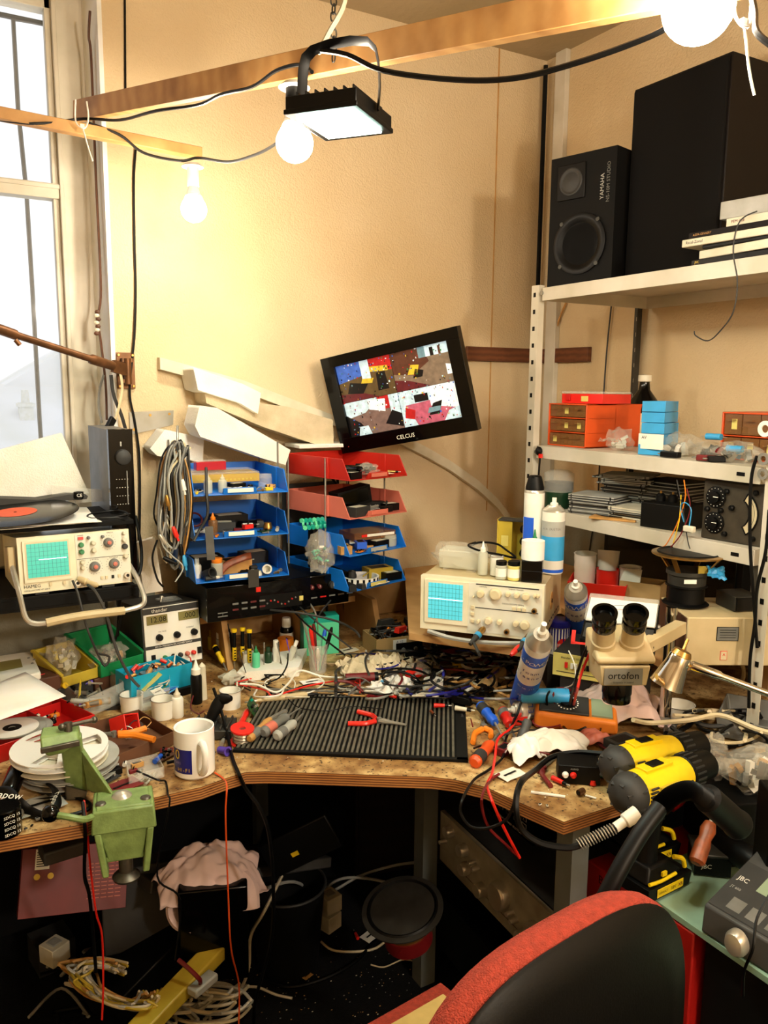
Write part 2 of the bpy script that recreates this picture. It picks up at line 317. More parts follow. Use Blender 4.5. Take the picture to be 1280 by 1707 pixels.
# plaster reveal, window frame and panes
m = MB();m.hexa([(WR-.008,WY-.004,SILL),(WR+.004,WY-.004,SILL),(WR+.004,WY+.17,SILL),(WR-.03,WY+.17,SILL),(WR-.008,WY-.004,WTOP),(WR+.004,WY-.004,WTOP),(WR+.004,WY+.17,WTOP),(WR-.03,WY+.17,WTOP)],'plaster');struct(m,'trim_1')
GY = WY+.13
fx0,fx1 = PY(97,300,GY).x,PY(158,300,GY).x
wn = bpy.data.objects.new('window_1',None);C.objects.link(wn);wn['kind'] = 'structure'
m = MB()
m.box((fx0+fx1)/2,GY+.02,(SILL+WTOP)/2,fx1-fx0,.05,WTOP-SILL,'frame_paint');m.box(fx0+.006,GY-.012,(SILL+WTOP)/2,.012,.02,WTOP-SILL,'frame_paint');m.box(fx0-.008,GY+.01,(SILL+WTOP)/2,.018,.03,WTOP-SILL,'frame_paint')
m.box(WL+.04,GY+.02,(SILL+WTOP)/2,.08,.05,WTOP-SILL,'frame_paint')
tz = PY(30,313,GY).z;th = .042
m.box((WL+fx0)/2,GY+.01,tz,fx0-WL,.05,th,'frame_paint');m.box((WL+fx0)/2,GY-.005,tz+.012,fx0-WL,.03,.012,'frame_paint');m.box((WL+fx0)/2,GY+.02,WTOP-.03,fx0-WL,.05,.06,'frame_paint')
m.box((WL+WR)/2,GY+.01,SILL+.03,WR-WL,.07,.06,'frame_paint');m.build('window_frame',wn,bevel=.002)
m = MB();m.box((WL+fx0)/2,GY+.02,(tz+WTOP)/2,fx0-WL,.003,WTOP-tz,'pane');m.box((WL+fx0)/2,GY+.02,(SILL+tz)/2,fx0-WL,.003,tz-SILL,'pane');m.build('glass',wn)
m = MB();m.box((WL+WR)/2,WY+.02,SILL-.01,WR-WL,.22,.025,'frame_paint');m.build('window_sill',wn,bevel=.003)
# wooden corner batten, rail and the sloping ledge on the wall
b = PX(928,85,WX-.01);m = MB();m.box(WX-.011,WY-.10,CZ/2+.4,.022,.055,CZ-.8,'frame_paint');struct(m,'trim_2',bevel=.002)
m = MB();m.box((PY(775,590,WY).x+WX)/2,WY-.009,PY(850,592,WY).z,WX-PY(775,590,WY).x,.018,.052,'rail_wood');struct(m,'trim_3',bevel=.001)
m = MB();m.box(WX-.009,WY-.15,PY(900,592,WY).z-.006,.018,.30,.052,'rail_wood');struct(m,'trim_4',bevel=.001)
pts = [(262,596),(400,634),(545,690),(640,712),(705,745),(745,768),(790,800),(822,830),(842,856)]
P = [PY(x,y,WY) for x,y in pts];m = MB()
poly = [(p.x,p.z) for p in P];k = .035
for i in range(len(poly)-1):
    (x0,z0),(x1,z1) = poly[i],poly[i+1]
    m.hexa([(x0,WY-.03,z0-k),(x1,WY-.03,z1-k),(x1,WY+.002,z1-k),(x0,WY+.002,z0-k),(x0,WY-.03,z0),(x1,WY-.03,z1),(x1,WY+.002,z1),(x0,WY+.002,z0)],'offwhite')
struct(m,'trim_5')
m = MB();a,b2 = PY(828,230,WY),PY(822,470,WY);m.box(a.x,WY-.001,2.0,.004,.003,1.7,'tan');struct(m,'trim_6')
m = MB();m.cyl(PY(208,0,WY-.004),PY(209,152,WY-.004),.003,'black');struct(m,'trim_7')
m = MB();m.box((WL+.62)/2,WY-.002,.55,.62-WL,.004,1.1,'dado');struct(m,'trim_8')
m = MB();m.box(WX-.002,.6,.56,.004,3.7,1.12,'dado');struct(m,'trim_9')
# ------------------------------------------------ outside: roofs and a chimney across the street
m = MB();m.at(3.2,16,-1.5)
m.hexa([(-9,0,0),(6,0,0),(6,5,0),(-9,5,0),(-9,0,1.4),(6,0,1.4),(6,3.2,3.1),(-9,3.2,3.1)],'hazed_roof')
m.hexa([(-8.5,3,2.6),(-5,3,2.6),(-5,6,2.6),(-8.5,6,2.6),(-7.3,3.4,3.5),(-7.0,3.4,3.5),(-7.0,6,3.5),(-7.3,6,3.5)],'hazed_roof')
m.hexa([(-2.2,3,2.6),(1.6,3,2.6),(1.6,6,2.6),(-2.2,6,2.6),(.2,3.4,4.1),(1.6,3.4,4.1),(1.6,6,4.1),(.2,6,4.1)],'hazed_roof')
roof = one(m,'slate_roof','slate roofs across the street outside the window, paled by haze put into their colour','roof')
m = MB();c0 = PY(44,700,18);m.box(c0.x,18,c0.z-.2,.26,.3,1.1,'hazed_wall');m.box(c0.x,18,c0.z+.3,.32,.36,.07,'hazed_wall');m.lathe([(.08,0),(.07,.25)],'hazed_wall',c0.x,18,c0.z+.35)
one(m,'chimney','chimney stack with one pot on the roof outside, paled by haze in its colour','chimney')
m = MB();q = PY(20,30,3.0);m.tube([PY(-10,22,2.95),PY(85,42,2.95)],.008,'dark_grey');m.tube([PY(85,42,2.95),PY(22,33,2.95),PY(30,180,2.95),PY(44,320,2.95),PY(55,500,2.95),PY(66,700,2.95),PY(70,760,2.95)],.007,'grey',res=1)
m.box(*PY(80,32,2.95),.03,.02,.02,'dark_grey');m.box(*PY(82,60,2.95),.03,.02,.02,'dark_grey')
one(m,'cable_run','grey service cable clipped across the outside of the window','cable')
# ------------------------------------------------ worktop
E1 = [(0,1398),(139,1374),(255,1330),(335,1312),(380,1296),(410,1287),(442,1286),(480,1287),(720,1295),(760,1300),(810,1312),(860,1335),(940,1370)]
front = [PZ(x,y,T) for x,y in E1]
poly = [(-1.2,1.55),(-.2,1.54)]+[(p.x,p.y) for p in front]+[(WX-.01,1.06),(WX-.01,WY-.01),(-1.2,WY-.01)]
m = MB();m.prism(poly,T-.027,T,'worktop','ply_edge')
one(m,'worktop','stained chipboard corner worktop with layered plywood edge on which the clutter lies','worktop',bevel=.0015)
# ------------------------------------------------ riser shelf of raw MDF on the worktop
th = .018;rz_ = .985
rp = [(PZ(327,1020,rz_).x,PZ(327,1020,rz_).y),(PZ(592,983,rz_).x,PZ(592,983,rz_).y),(1.19,WY-.02),(.65,WY-.02)]
rq = [(1.12,1.80),(1.325,1.50),(1.37,1.55),(1.47,1.84),(1.66,1.80),(1.53,1.27),(WX-.02,1.27),(WX-.02,WY-.02),(1.52,WY-.02)]
t = thing('riser_shelf','raw MDF riser shelf with slanted dividers across the back of the worktop','shelf',(0,0,0))
m = MB();m.prism(rp,rz_-th-.02,rz_-.02,'mdf');m.build('board',t,bevel=.001)
t2 = thing('instrument_stand','raw MDF corner platform carrying the beige oscilloscope and cream case','platform');m = MB();m.prism(rq,rz_-th-.02,rz_-.02,'mdf');m.build('board',t2,bevel=.001)
def divider(px,py,lx,back):
    a = PZ(px,py,T);f = PZ(lx,1010,rz_-.04);m = MB();dx = .018;zt = rz_-.038
    m.hexa([(a.x,a.y-.04,T+.001),(a.x+dx,a.y-.04,T+.001),(a.x+dx,back,T+.001),(a.x,back,T+.001),(a.x,rp[0][1]+.01,zt),(a.x+dx,rp[0][1]+.01,zt),(a.x+dx,back,zt),(a.x,back,zt)],'mdf')
    m.build('divider',t,bevel=.001)
for px,py,lx in ((372,1112,335),(488,1075,455),(622,1070,565)): divider(px,py,lx,WY-.03)
m = MB();m.box(1.15,WY-.03,(T+rz_)/2-.02,1.0,.01,rz_-T-.045,'mdf');m.build('back_board',t)
m = MB();m.box(WX-.2,1.285,(T+rz_)/2-.02,.018,.018,rz_-T-.04,'mdf');m.build('post',t2);m = MB();m.box(1.5,2.35,(T+rz_)/2-.02,.02,.02,rz_-T-.04,'mdf');m.build('post',t2);m = MB();m.box(1.34,1.56,(T+rz_)/2-.02,.02,.02,rz_-T-.04,'mdf');m.build('post',t2)
# ================================================================ battens, bulbs and floodlight under the ceiling
def dA(x): return 1/(1/2.1+(x-140)*.000476)
def dB(x): return 1.98+(x/335)*.24
m = MB();m.beam(PD(128,186,dA(128)),PD(1330,-62,dA(1330)),.022,.05,'pine');one(m,'timber_batten','long pine batten rising from the window to the big bulb with cable along it','batten',bevel=.0015)
m = MB();m.beam(PD(-60,178,dB(-60)-.03),PD(334,256,dB(334)),.03,.028,'pine');one(m,'timber_batten','short pine batten crossing the window with the small bulb at its end','batten',bevel=.0015)
def zip_tie(px,py,d,label):
    p = PD(px,py,d);m = MB();m.tube([p+Vector((-.012,-.02,.03)),p+Vector((-.014,-.02,-.02)),p+Vector((.004,-.025,-.035)),p+Vector((.016,-.02,-.01)),p+Vector((.014,-.02,.03))],.002,'white')
    m.box(p.x,p.y-.024,p.z-.03,.01,.006,.008,'white');m.tube([p+Vector((0,-.024,-.03)),p+Vector((.012,-.026,-.08)),p+Vector((.02,-.03,-.11))],.0018,'white');one(m,'cable_tie',label,'cable tie')
zip_tie(133,193,2.02,'white plastic cable tie lashing the two battens together by the window')
zip_tie(1215,6,1.0,'white plastic cable tie hanging beside the big lit bulb')
def bulb(px,py,d,r,label,base_len,n,rose='white',holder='white'):
    c = PD(px,py,d);t = thing('light_bulb',label,'light bulb',(c.x,c.y,c.z),0,'lit bulbs on the string of lampholders');m = MB()
    pr = [(0,-r)]+[(r*math.cos(a),r*math.sin(a)) for a in [math.radians(v) for v in range(-75,40,12)]]+[(r*.72,r*.72),(r*.60,r*1.0)]
    m.lathe(pr,'bulb',n=24);m.build('globe',t)
    m = MB();m.lathe([(r*.60,r*1.0),(r*.5,r*1.35),(r*.42,r*1.6),(r*.40,r*1.75)],'bulb_cap',n=20);m.build('collar',t)
    m = MB();m.lathe([(r*.42,r*1.7),(r*.46,r*1.72),(r*.46,r*1.75+base_len),(r*.3,r*1.75+base_len)],holder,n=18);m.lathe([(r*.8,r*1.75+base_len),(r*.85,r*1.8+base_len),(r*.55,r*2.05+base_len),(0,r*2.05+base_len)],rose,n=20);m.build('lampholder',t)
    return t
bulb(323,349,2.12,.033,'lit bulb in a white lampholder, the one nearest the window',.045,0)
bulb(491,239,1.52,.0345,'lit bulb with a black lamp collar hanging behind the floodlight',.035,1,holder='black')
bulb(1164,10,1.0,.0435,'large lit bulb at the top above the big brown speaker',.03,2)
bulb(1330,250,1.05,.033,'lit bulb just beyond the frame beside the big brown speaker',.03,3)
# floodlight
t = thing('floodlight','black LED floodlight in a bent bracket hanging from the pine batten','floodlight',PD(567,197,1.36));t.rotation_euler = (0,0,rad(-52))
m = MB();m.box(0,0,.007,.125,.15,.022,'black');m.box(0,0,-.006,.13,.155,.008,'black')
for i in range(7): m.box(-.05+i*.0167,0,.022,.003,.12,.014,'black')
m.build('housing',t,bevel=.002)
m = MB();m.box(0,0,-.0112,.1,.118,.002,'led');m.build('led_panel',t)
m = MB();m.tube([(-.068,.0,.005),(-.07,-.0,.07),(-.05,0,.112),(.05,0,.112),(.07,0,.06),(.068,0,.005)],.009,'black',4,3,flat=.25);m.build('bracket',t)
m = MB();m.cyl((-.075,0,.005),(-.06,0,.005),.006,'steel');m.build('screw',t)
m = MB();c = PD(556,40,1.42)
for i in range(9): m.at(c.x,c.y,c.z+.05-i*.013,0,90,90 if i % 2 else 0);m.tube([(.008,0,0),(.005,.005,0),(-.005,.005,0),(-.008,0,0),(-.005,-.005,0),(.005,-.005,0)],.0014,'dark_steel',5,2,closed=True)
one(m,'chain','short dark steel chain hanging from the ceiling above the floodlight','chain')
bpy.data.objects['chain'].location.z += .0
cable('white flex slanting down from the ceiling to the floodlight',[PD(580,-40,1.4),PD(572,10,1.4),PD(548,55,1.39),PD(531,88,1.38)],.0045,'offwhite')
cable('black cable drooping from the floodlight across to the big bulb',[PD(535,84,1.36),PD(580,92,1.34),PD(640,118,1.3),PD(760,133,1.25),PD(860,130,1.2),PD(960,105,1.14),PD(1060,70,1.08),PD(1120,40,1.02),PD(1150,0,1.0)],.0042,'black')
cable('black cable clipped along the long pine batten to the bulb by the floodlight',[PD(-20,197,1.95),PD(60,206,1.98),PD(140,198,2.04),PD(200,200,1.98),PD(260,185,1.84),PD(330,175,1.76),PD(370,157,1.68),PD(420,145,1.6),PD(460,118,1.52),PD(500,108,1.46),PD(520,120,1.4)],.0035,'black')
cable('black flex between the small bulb and the middle bulb',[PD(148,205,2.06),PD(200,225,2.08),PD(240,255,2.1),PD(300,268,2.1),PD(330,263,2.1),PD(380,270,2.0),PD(420,260,1.9),PD(450,246,1.8),PD(486,220,1.62)],.0035,'charcoal')
cable('black cable loop at the top edge beside the big bulb',[PD(1250,-20,.98),PD(1258,20,.98),PD(1262,55,.97),PD(1300,85,.96)],.004,'black')
cable('thin black cable running down the wall beside the window',[PY(226,250,WY-.006),PY(223,300,WY-.006),PY(224,400,WY-.006),PY(226,480,WY-.006),PY(224,560,WY-.01),PY(216,650,WY-.01),PY(224,700,WY-.01),PY(232,760,WY-.01),PY(233,860,WY-.01),PY(230,960,WY-.01)],.0035,'black')
cable('black cable in the corner between the two walls',[(WX-.03,WY-.03,z) for z in (1.0,1.6,2.2,2.78)],.009,'black_matt')
cable('old twisted wires hanging on the window frame',[PY(150,18,WY-.01),PY(148,60,WY+.02),PY(152,100,WY+.03),PY(160,300,WY+.03),PY(168,480,WY+.02),PY(163,530,WY+.02),PY(168,570,WY+.02),PY(176,640,WY+.02),PY(178,700,WY+.02)],.0035,'brown')
m = MB()
for i in range(7):
    c = PY(163,520+i*6,WY+.01);m.ball(c.x+RND.uniform(-.004,.004),c.y,c.z,.008,.006,.006,'offwhite' if i % 2 else 'brown',7,5)
one(m,'terminal_strip','old yellowed terminal strip of twisted wires on the window frame','terminal strip')
# brown lamp arm and its wall plate
t = thing('swing_arm','brown painted metal swing arm hinged to a plate on the wall beside the window','lamp arm',PY(209,618,WY-.002))
o = t.location.copy();m = MB();m.box(0,-.004,0,.052,.006,.105,'bronze')
for sx,sz in ((-.02,.045),(.02,.045),(-.02,-.045),(.02,-.045)): m.cyl((sx,-.006,sz),(sx,-.012,sz),.004,'brass')
m.build('wall_plate',t,bevel=.001)
m = MB();m.cyl((0,-.03,-.04),(0,-.03,.035),.011,'bronze');m.box(0,-.018,.03,.03,.03,.012,'bronze');m.box(0,-.018,-.03,.03,.03,.012,'bronze');m.build('hinge',t,bevel=.001)
j = PY(188,610,WY-.06)-o;e1 = PY(150,592,WY-.1)-o;e2 = PY(25,558,WY-.25)-o;e3 = PY(-60,528,WY-.33)-o
m = MB();m.beam((0,-.03,0),j,.012,.035,'bronze');m.turned(j,e2,[(.013,0),(.014,.2),(.014,.24),(.0095,.26),(.0095,1)],'bronze');m.turned(e2,e3,[(.013,0),(.013,1)],'bronze');m.cyl(e2+Vector((0,0,-.012)),e2+Vector((.01,0,-.025)),.006,'bronze');m.cyl(e1+Vector((0,0,-.012)),e1+Vector((.0,0,-.022)),.006,'bronze');m.build('arm',t)
P = lambda *a: [PY(x,y,WY-d) for x,y,d in a]
cable('flat cream cable strap looping down from the brown lamp arm',P((190,604,.05),(200,620,.05),(204,650,.05),(198,680,.06),(192,700,.06)),.006,'cream',flat=.3)
cable('dark grey cable hanging from the lamp arm behind the upright amplifier',P((185,625,.04),(190,660,.04),(205,700,.04),(215,750,.03),(222,850,.03),(228,960,.03)),.005,'charcoal')
cable('pale grey strap hanging on the window frame below the lamp arm',P((173,625,.02),(166,650,.02),(165,680,.02),(170,705,.02)),.006,'grey',flat=.3)
m = MB();m.beam(PY(189,697,WY-.07),PY(176,722,WY-.09),.012,.022,'black');one(m,'switch_plug','small black inline switch on the end of the cream strap','switch',bevel=.003)
m = MB();q = PY(174,748,WY-.1);m.at(q.x,q.y,q.z,0,8,0);m.box(0,0,0,.024,.016,.03,'light_grey');m.slab([(-.022,.012),(.022,.012),(0,.034)],-.012,.012,'charcoal');m.box(0,-.009,0,.003,.002,.02,'charcoal');one(m,'house_tag','little house shaped grey tag hanging by the upright amplifier','tag',bevel=.001)
# sheet metal bracket and poster rods
a,b,c_,d_ = PY(215,687,WY-.003),PY(289,684,WY-.003),PY(288,708,WY-.003),PY(217,725,WY-.003)
m = MB();m.slab([(a.x,a.z),(b.x,b.z),(c_.x,c_.z),(d_.x,d_.z)],WY-.006,WY-.001,'steel')
for px,py in ((222,692),(250,692),(282,690),(223,716)): q = PY(px,py,WY-.006);m.cyl((q.x,WY-.006,q.z),(q.x,WY-.009,q.z),.004,'brass')
one(m,'metal_plate','bare sheet metal plate screwed to the wall beside the brown lamp arm','plate')
# ================================================================ television
t = thing('television','flat black television tilted on the wall showing four security camera views','television',(1.308,2.187,1.60),-58.3,rx=7.5,ry=-11.12)
t.rotation_mode = 'XYZ'
m = MB();W_,H_ = .48,.31;bw,bt,bb = .043,.034,.044
z0,z1,x0,x1 = -H_/2+bb+.003,H_/2-bt,-W_/2+bw,W_/2-bw
m.box(0,.004,H_/2-bt/2,W_,.03,bt,'black_gloss');m.box(0,.004,-H_/2+(bb+.003)/2,W_,.03,bb+.003,'black_gloss');m.box(-W_/2+bw/2,.004,(z0+z1)/2,bw,.03,z1-z0,'black_gloss');m.box(W_/2-bw/2,.004,(z0+z1)/2,bw,.03,z1-z0,'black_gloss')
m.text('CELCUS',.018,'white',.0,-.0115,-H_/2+.02);m.box(-W_/2+.03,-.0115,-H_/2+.02,.003,.001,.003,'red');m.build('bezel',t,bevel=.002)
m = MB();m.box(0,.03,0,W_-.04,.03,H_-.04,'black');m.build('rear_shell',t,bevel=.006)
RS = random.Random(5)
def scr(nm,col,e=1.0):
    return mat('scr_'+nm,tuple(v*.9 for v in col),.3,dirt=.2,scale=60,emit=e)
for nm,col in dict(floor_tan=(.50,.42,.34),floor_olive=(.36,.28,.16),floor_grey=(.48,.38,.34),floor_rose=(.74,.36,.44),pale=(.80,.90,.94),white=(.97,1,1),dark=(.05,.04,.05),red=(.72,.12,.12),blue=(.25,.40,.75),brown=(.35,.2,.14),yellow=(.85,.72,.2),steel=(.45,.58,.62),maroon=(.38,.12,.14),green=(.2,.5,.3)).items(): scr(nm,col,.3)
m = MB();xm,zm = (x0+x1)/2+.002,(z0+z1)/2-.004;Yp = -.0005
def poly(pts,c,k): m.add([(x0+(x1-x0)*u,Yp-.00012*k,z0+(z1-z0)*v) for u,v in pts],[tuple(range(len(pts)))],'scr_'+c)
def R4(u0,v0,u1,v1,c,k=1): poly([(u0,v0),(u1,v0),(u1,v1),(u0,v1)],c,k)
h = .48
R4(0,h,.5,1,'floor_olive',1);R4(.5,h,1,1,'floor_tan',1);R4(0,0,.5,h,'floor_grey',1);R4(.5,0,1,h,'floor_rose',1)
# top left shop view
poly([(0,.75),(.22,.80),(.27,1),(0,1)],'blue',2);poly([(.27,.86),(.5,.80),(.5,1),(.27,1)],'red',2);poly([(.30,.83),(.46,.80),(.46,.87),(.30,.9)],'yellow',3);poly([(.22,.72),(.30,.72),(.30,1),(.22,1)],'pale',3);poly([(.2,.70),(.3,.68),(.32,.74),(.22,.76)],'yellow',4);poly([(.34,.56),(.44,.56),(.43,.8),(.35,.8)],'dark',3);poly([(.06,.60),(.2,.56),(.26,.68),(.1,.74)],'dark',3);poly([(0,h),(.34,h),(.2,.57),(0,.6)],'maroon',2)
# top right
poly([(.5,.72),(.66,.66),(.82,.8),(.78,1),(.5,1)],'brown',2);poly([(.62,.68),(.70,.66),(.73,.78),(.66,.80)],'yellow',4);poly([(.66,.62),(.74,.62),(.76,.7),(.69,.74)],'dark',4);poly([(.80,.86),(1,.86),(1,1),(.80,1)],'pale',3);poly([(.74,.86),(.80,.86),(.80,1),(.74,1)],'steel',3);poly([(.84,.86),(.87,.86),(.87,.97),(.84,.97)],'dark',4);poly([(.91,.86),(.93,.86),(.93,.97),(.91,.97)],'brown',4);poly([(.5,h),(.8,h),(.62,.6),(.5,.64)],'maroon',2);poly([(.95,.58),(1,.58),(1,.7),(.95,.72)],'white',3)
# bottom left
poly([(0,.25),(.18,.3),(.30,.44),(.3,h),(0,h)],'pale',2);poly([(.22,.33),(.36,.27),(.38,.44),(.22,.46)],'white',3);poly([(.3,.3),(.42,.3),(.42,h),(.3,h)],'red',2);poly([(.41,.20),(.5,.17),(.5,h),(.41,h)],'pale',3);poly([(.34,.10),(.49,.02),(.5,.2),(.42,.27)],'dark',4);poly([(0,0),(.18,0),(.12,.17),(0,.3)],'dark',3);poly([(.08,.0),(.2,0),(.18,.12),(.1,.12)],'pale',4)
# bottom right
poly([(.5,.0),(.62,0),(.56,.26),(.5,.3)],'pale',2);poly([(.5,.28),(.78,.3),(.78,h),(.5,h)],'pale',2);poly([(.76,.22),(1,.13),(1,h),(.76,h)],'white',2);poly([(.73,.10),(.82,.10),(.86,.27),(.78,.25)],'dark',4);poly([(.72,.13),(.83,.14),(.84,.2),(.74,.2)],'steel',5);poly([(.85,0),(1,0),(1,.16),(.9,.12)],'pale',3);poly([(.63,.3),(.75,.3),(.75,.40),(.63,.40)],'dark',3);poly([(.52,.12),(.6,.08),(.62,.2),(.54,.26)],'red',4)
for q in range(330):
    u,v = RS.random(),RS.random();fl = (.25 < u < .45 and v < .25) or (.7 < u < .95 and .6 < v < .82) or (.55 < u < .8 and .1 < v < .28) or (.08 < u < .3 and .5 < v < .6)
    if fl: continue
    a,b = RS.uniform(.004,.014),RS.uniform(.008,.026);R4(u,v,min(1,u+a),min(1,v+b),RS.choice(['dark','dark','white','pale','brown','steel','red','blue','yellow','dark','green']),6)
R4(.498,0,.501,1,'dark',8);R4(0,h-.002,1,h+.002,'dark',8)
m.build('screen',t)
m = MB();m.box(0,.08,.0,.10,.1,.1,'black');m.beam((0,.1,0),(.12,.24,-.02),.04,.04,'black');m.build('wall_mount',t)
# ================================================================ white steel shelving
SX0,SX1 = 1.66,2.10;SY0,SY1 = 1.955,.62
t = thing('shelving_unit','white slotted steel shelving unit standing in the corner of the room','shelving',(0,0,0))
def post(x,y,z0,z1,mm,holes,nm='post'):
    m = MB();sx = 1 if x < 1.9 else -1;sy = 1 if y < 1.5 else -1
    m.box(x,y-sy*.0155,(z0+z1)/2,.0022,.031,z1-z0,mm);m.box(x+sx*.011,y,(z0+z1)/2,.022,.0022,z1-z0,mm)
    z = z0+.03
    while z < z1:
        m.box(x-.0018,y-sy*.016,z,.0016,.009,.013,holes);z += .05
    m.build(nm,t)
post(SX0,1.957,.967,1.925,'frame_paint','black');post(SX0,1.155,T+.001,2.6,'frame_paint','black');post(SX1,1.957,.967,1.925,'dark_steel','offwhite');post(SX1,1.155,T+.001,1.9,'dark_steel','offwhite')
def shelf(z,y0,y1,h=.038):
    m = MB();m.box((SX0+SX1)/2,(y0+y1)/2,z-.001,SX1-SX0,y0-y1,.002,'frame_paint');m.box(SX0+.001,(y0+y1)/2,z-h/2,.0025,y0-y1,h,'frame_paint');m.box(SX1-.001,(y0+y1)/2,z-h/2,.0025,y0-y1,h,'frame_paint')
    m.box((SX0+SX1)/2,y0-.001,z-h/2,SX1-SX0,.0025,h,'frame_paint');m.box((SX0+SX1)/2,y1+.001,z-h/2,SX1-SX0,.0025,h,'frame_paint')
    m.box(SX0-.0005,y1+.05,z-h*.5,.002,.022,.009,'black');m.build('shelf',t,bevel=.0008)
ZS1,ZS2,ZS3 = 1.915,1.445,1.255
shelf(ZS1,1.94,.45);shelf(ZS2,1.94,1.17);shelf(ZS3,1.94,1.17);
m = MB();m.box(1.95,1.0,1.02,.3,.5,.03,'frame_paint');m.build('lower_shelf',t)
for z in (1.9,ZS2-.02,ZS3-.02): m = MB();m.cyl((SX0-.001,1.94,z),(SX0-.005,1.94,z),.006,'steel');m.build('bolt',t)
# big brown loudspeaker, small studio speaker
t = thing('loudspeaker','very large dark brown cloth fronted loudspeaker on the top shelf','loudspeaker',(1.78+.155,(PX(1048,300,1.78).y+PX(1205,300,1.78).y)/2,ZS1+.001));wl,hl = PX(1048,300,1.78).y-PX(1205,300,1.78).y,PX(1205,90,1.78).z-ZS1
m = MB();m.box(0,0,hl/2,.30,wl,hl,'speaker_wood');m.build('cabinet',t,bevel=.003);m = MB();m.box(-.153,0,hl/2,.012,wl-.012,hl-.015,'speaker_cloth');m.build('grille',t,bevel=.004)
t = thing('loudspeaker','small black two way studio loudspeaker with bare drivers on the top shelf','loudspeaker',(1.80,1.86,ZS1+.001),-76)
m = MB();m.box(0,0,.182,.215,.2,.364,'black_matt');m.text('YAMAHA',.017,'light_grey',.066,-.1008,.262,ry=-90);m.text('NS-10M STUDIO',.015,'grey',.085,-.1008,.272,ry=-90);m.build('cabinet',t,bevel=.003)
m = MB();m.lathe([(.086,0),(.086,.006),(.078,.008),(.07,.006),(.062,.002),(.03,-.02)],'black',-.0,-.1,.115,28,'Y')
for a in (45,135,225,315): m.cyl((.077*math.cos(rad(a))*1.1,-.103,.115+.077*math.sin(rad(a))*1.1),(.077*math.cos(rad(a))*1.1,-.108,.115+.077*math.sin(rad(a))*1.1),.006,'dark_steel')
wf = m.build('woofer',t);m = MB();m.lathe([(.03,-.02),(.026,-.012),(.0,-.006)],'black_gloss',0,-.1,.115,28,'Y');m.build('dust_cap',wf)
m = MB();m.box(-.035,-.102,.29,.092,.006,.098,'black');m.lathe([(.04,0),(.036,.004),(.028,0),(.016,.004),(0,.006)],'charcoal',-.035,-.105,.29,20,'Y');m.build('tweeter',t,bevel=.002)
# stack beside the big speaker
c = PX(1200,400,1.72)
def flatbox(nm,label,cat,px0,px1,X,dep,z,h,mm,rz=0,txt=None,tm='black',off=0):
    ya,yb = PX(px0,430,X).y,PX(px1,430,X).y;m = MB();m.box(0,0,h/2,ya-yb,dep,h,mm)
    if txt: m.text(txt,h*.55,tm,-(ya-yb)/2+.012,-dep/2-.0006,h*.5,align='LEFT')
    return one(m,nm,label,cat,(X+dep/2,(ya+yb)/2+off,z),-90+rz,bevel=.002)
z = ZS1+.001
flatbox('tape_box','yellow lettered black tape box at the bottom of the stack by the big speaker','tape box',1152,1330,1.672,.10,z,.014,'black',0,'JVC','yellow')
flatbox('tape_box','thick white reel tape box above the black lettered box on the top shelf','tape box',1162,1330,1.672,.10,z+.015,.02,'offwhite',-4)
flatbox('tape_box','white tape box lettered with its maker on a slant atop the shelf stack','tape box',1137,1330,1.668,.10,z+.045,.018,'offwhite',3,'Racal-Zonal','black');flatbox('folder','thin black folder wedged between the white tape boxes','folder',1170,1330,1.675,.09,z+.036,.009,'black',2)
flatbox('tape_box','dark brown tape box with gold lettering on the topmost white box','tape box',1148,1330,1.672,.09,z+.064,.013,'dark_brown',3,'AGFA-GEVAERT','tan');flatbox('tape_box','white tape box lettered PEM under the small silver box','tape box',1205,1330,1.68,.2,z+.078,.017,'offwhite',5,'PEM 468','dark_red')
o = flatbox('silver_box','small silver metal box with a side slot on top of the tape boxes','box',1195,1275,1.68,.08,z+.096,.04,'light_grey',8)
cable('thin bare wire dangling from the top shelf with a curled end',[PX(1262,352,1.67),PX(1240,362,1.66),PX(1228,380,1.65),PX(1222,420,1.65),PX(1229,470,1.65),PX(1222,520,1.65),PX(1200,552,1.66),PX(1180,568,1.67),PX(1160,560,1.68),PX(1157,552,1.68)],.0016,'charcoal')
cable('dark cable hanging against the wall behind the shelf posts',[PX(1020,500,WX-.01),PX(1010,600,WX-.01),PX(1000,760,WX-.01),PX(995,850,WX-.01),PX(985,900,WX-.01),PX(972,1000,WX-.01)],.003,'charcoal')
cable('grey cable hanging against the wall beside the corner batten',[PX(945,500,WX-.01),PX(925,560,WX-.01),PX(915,680,WX-.01),PX(905,800,WX-.01),PX(900,900,WX-.01)],.004,'tan')
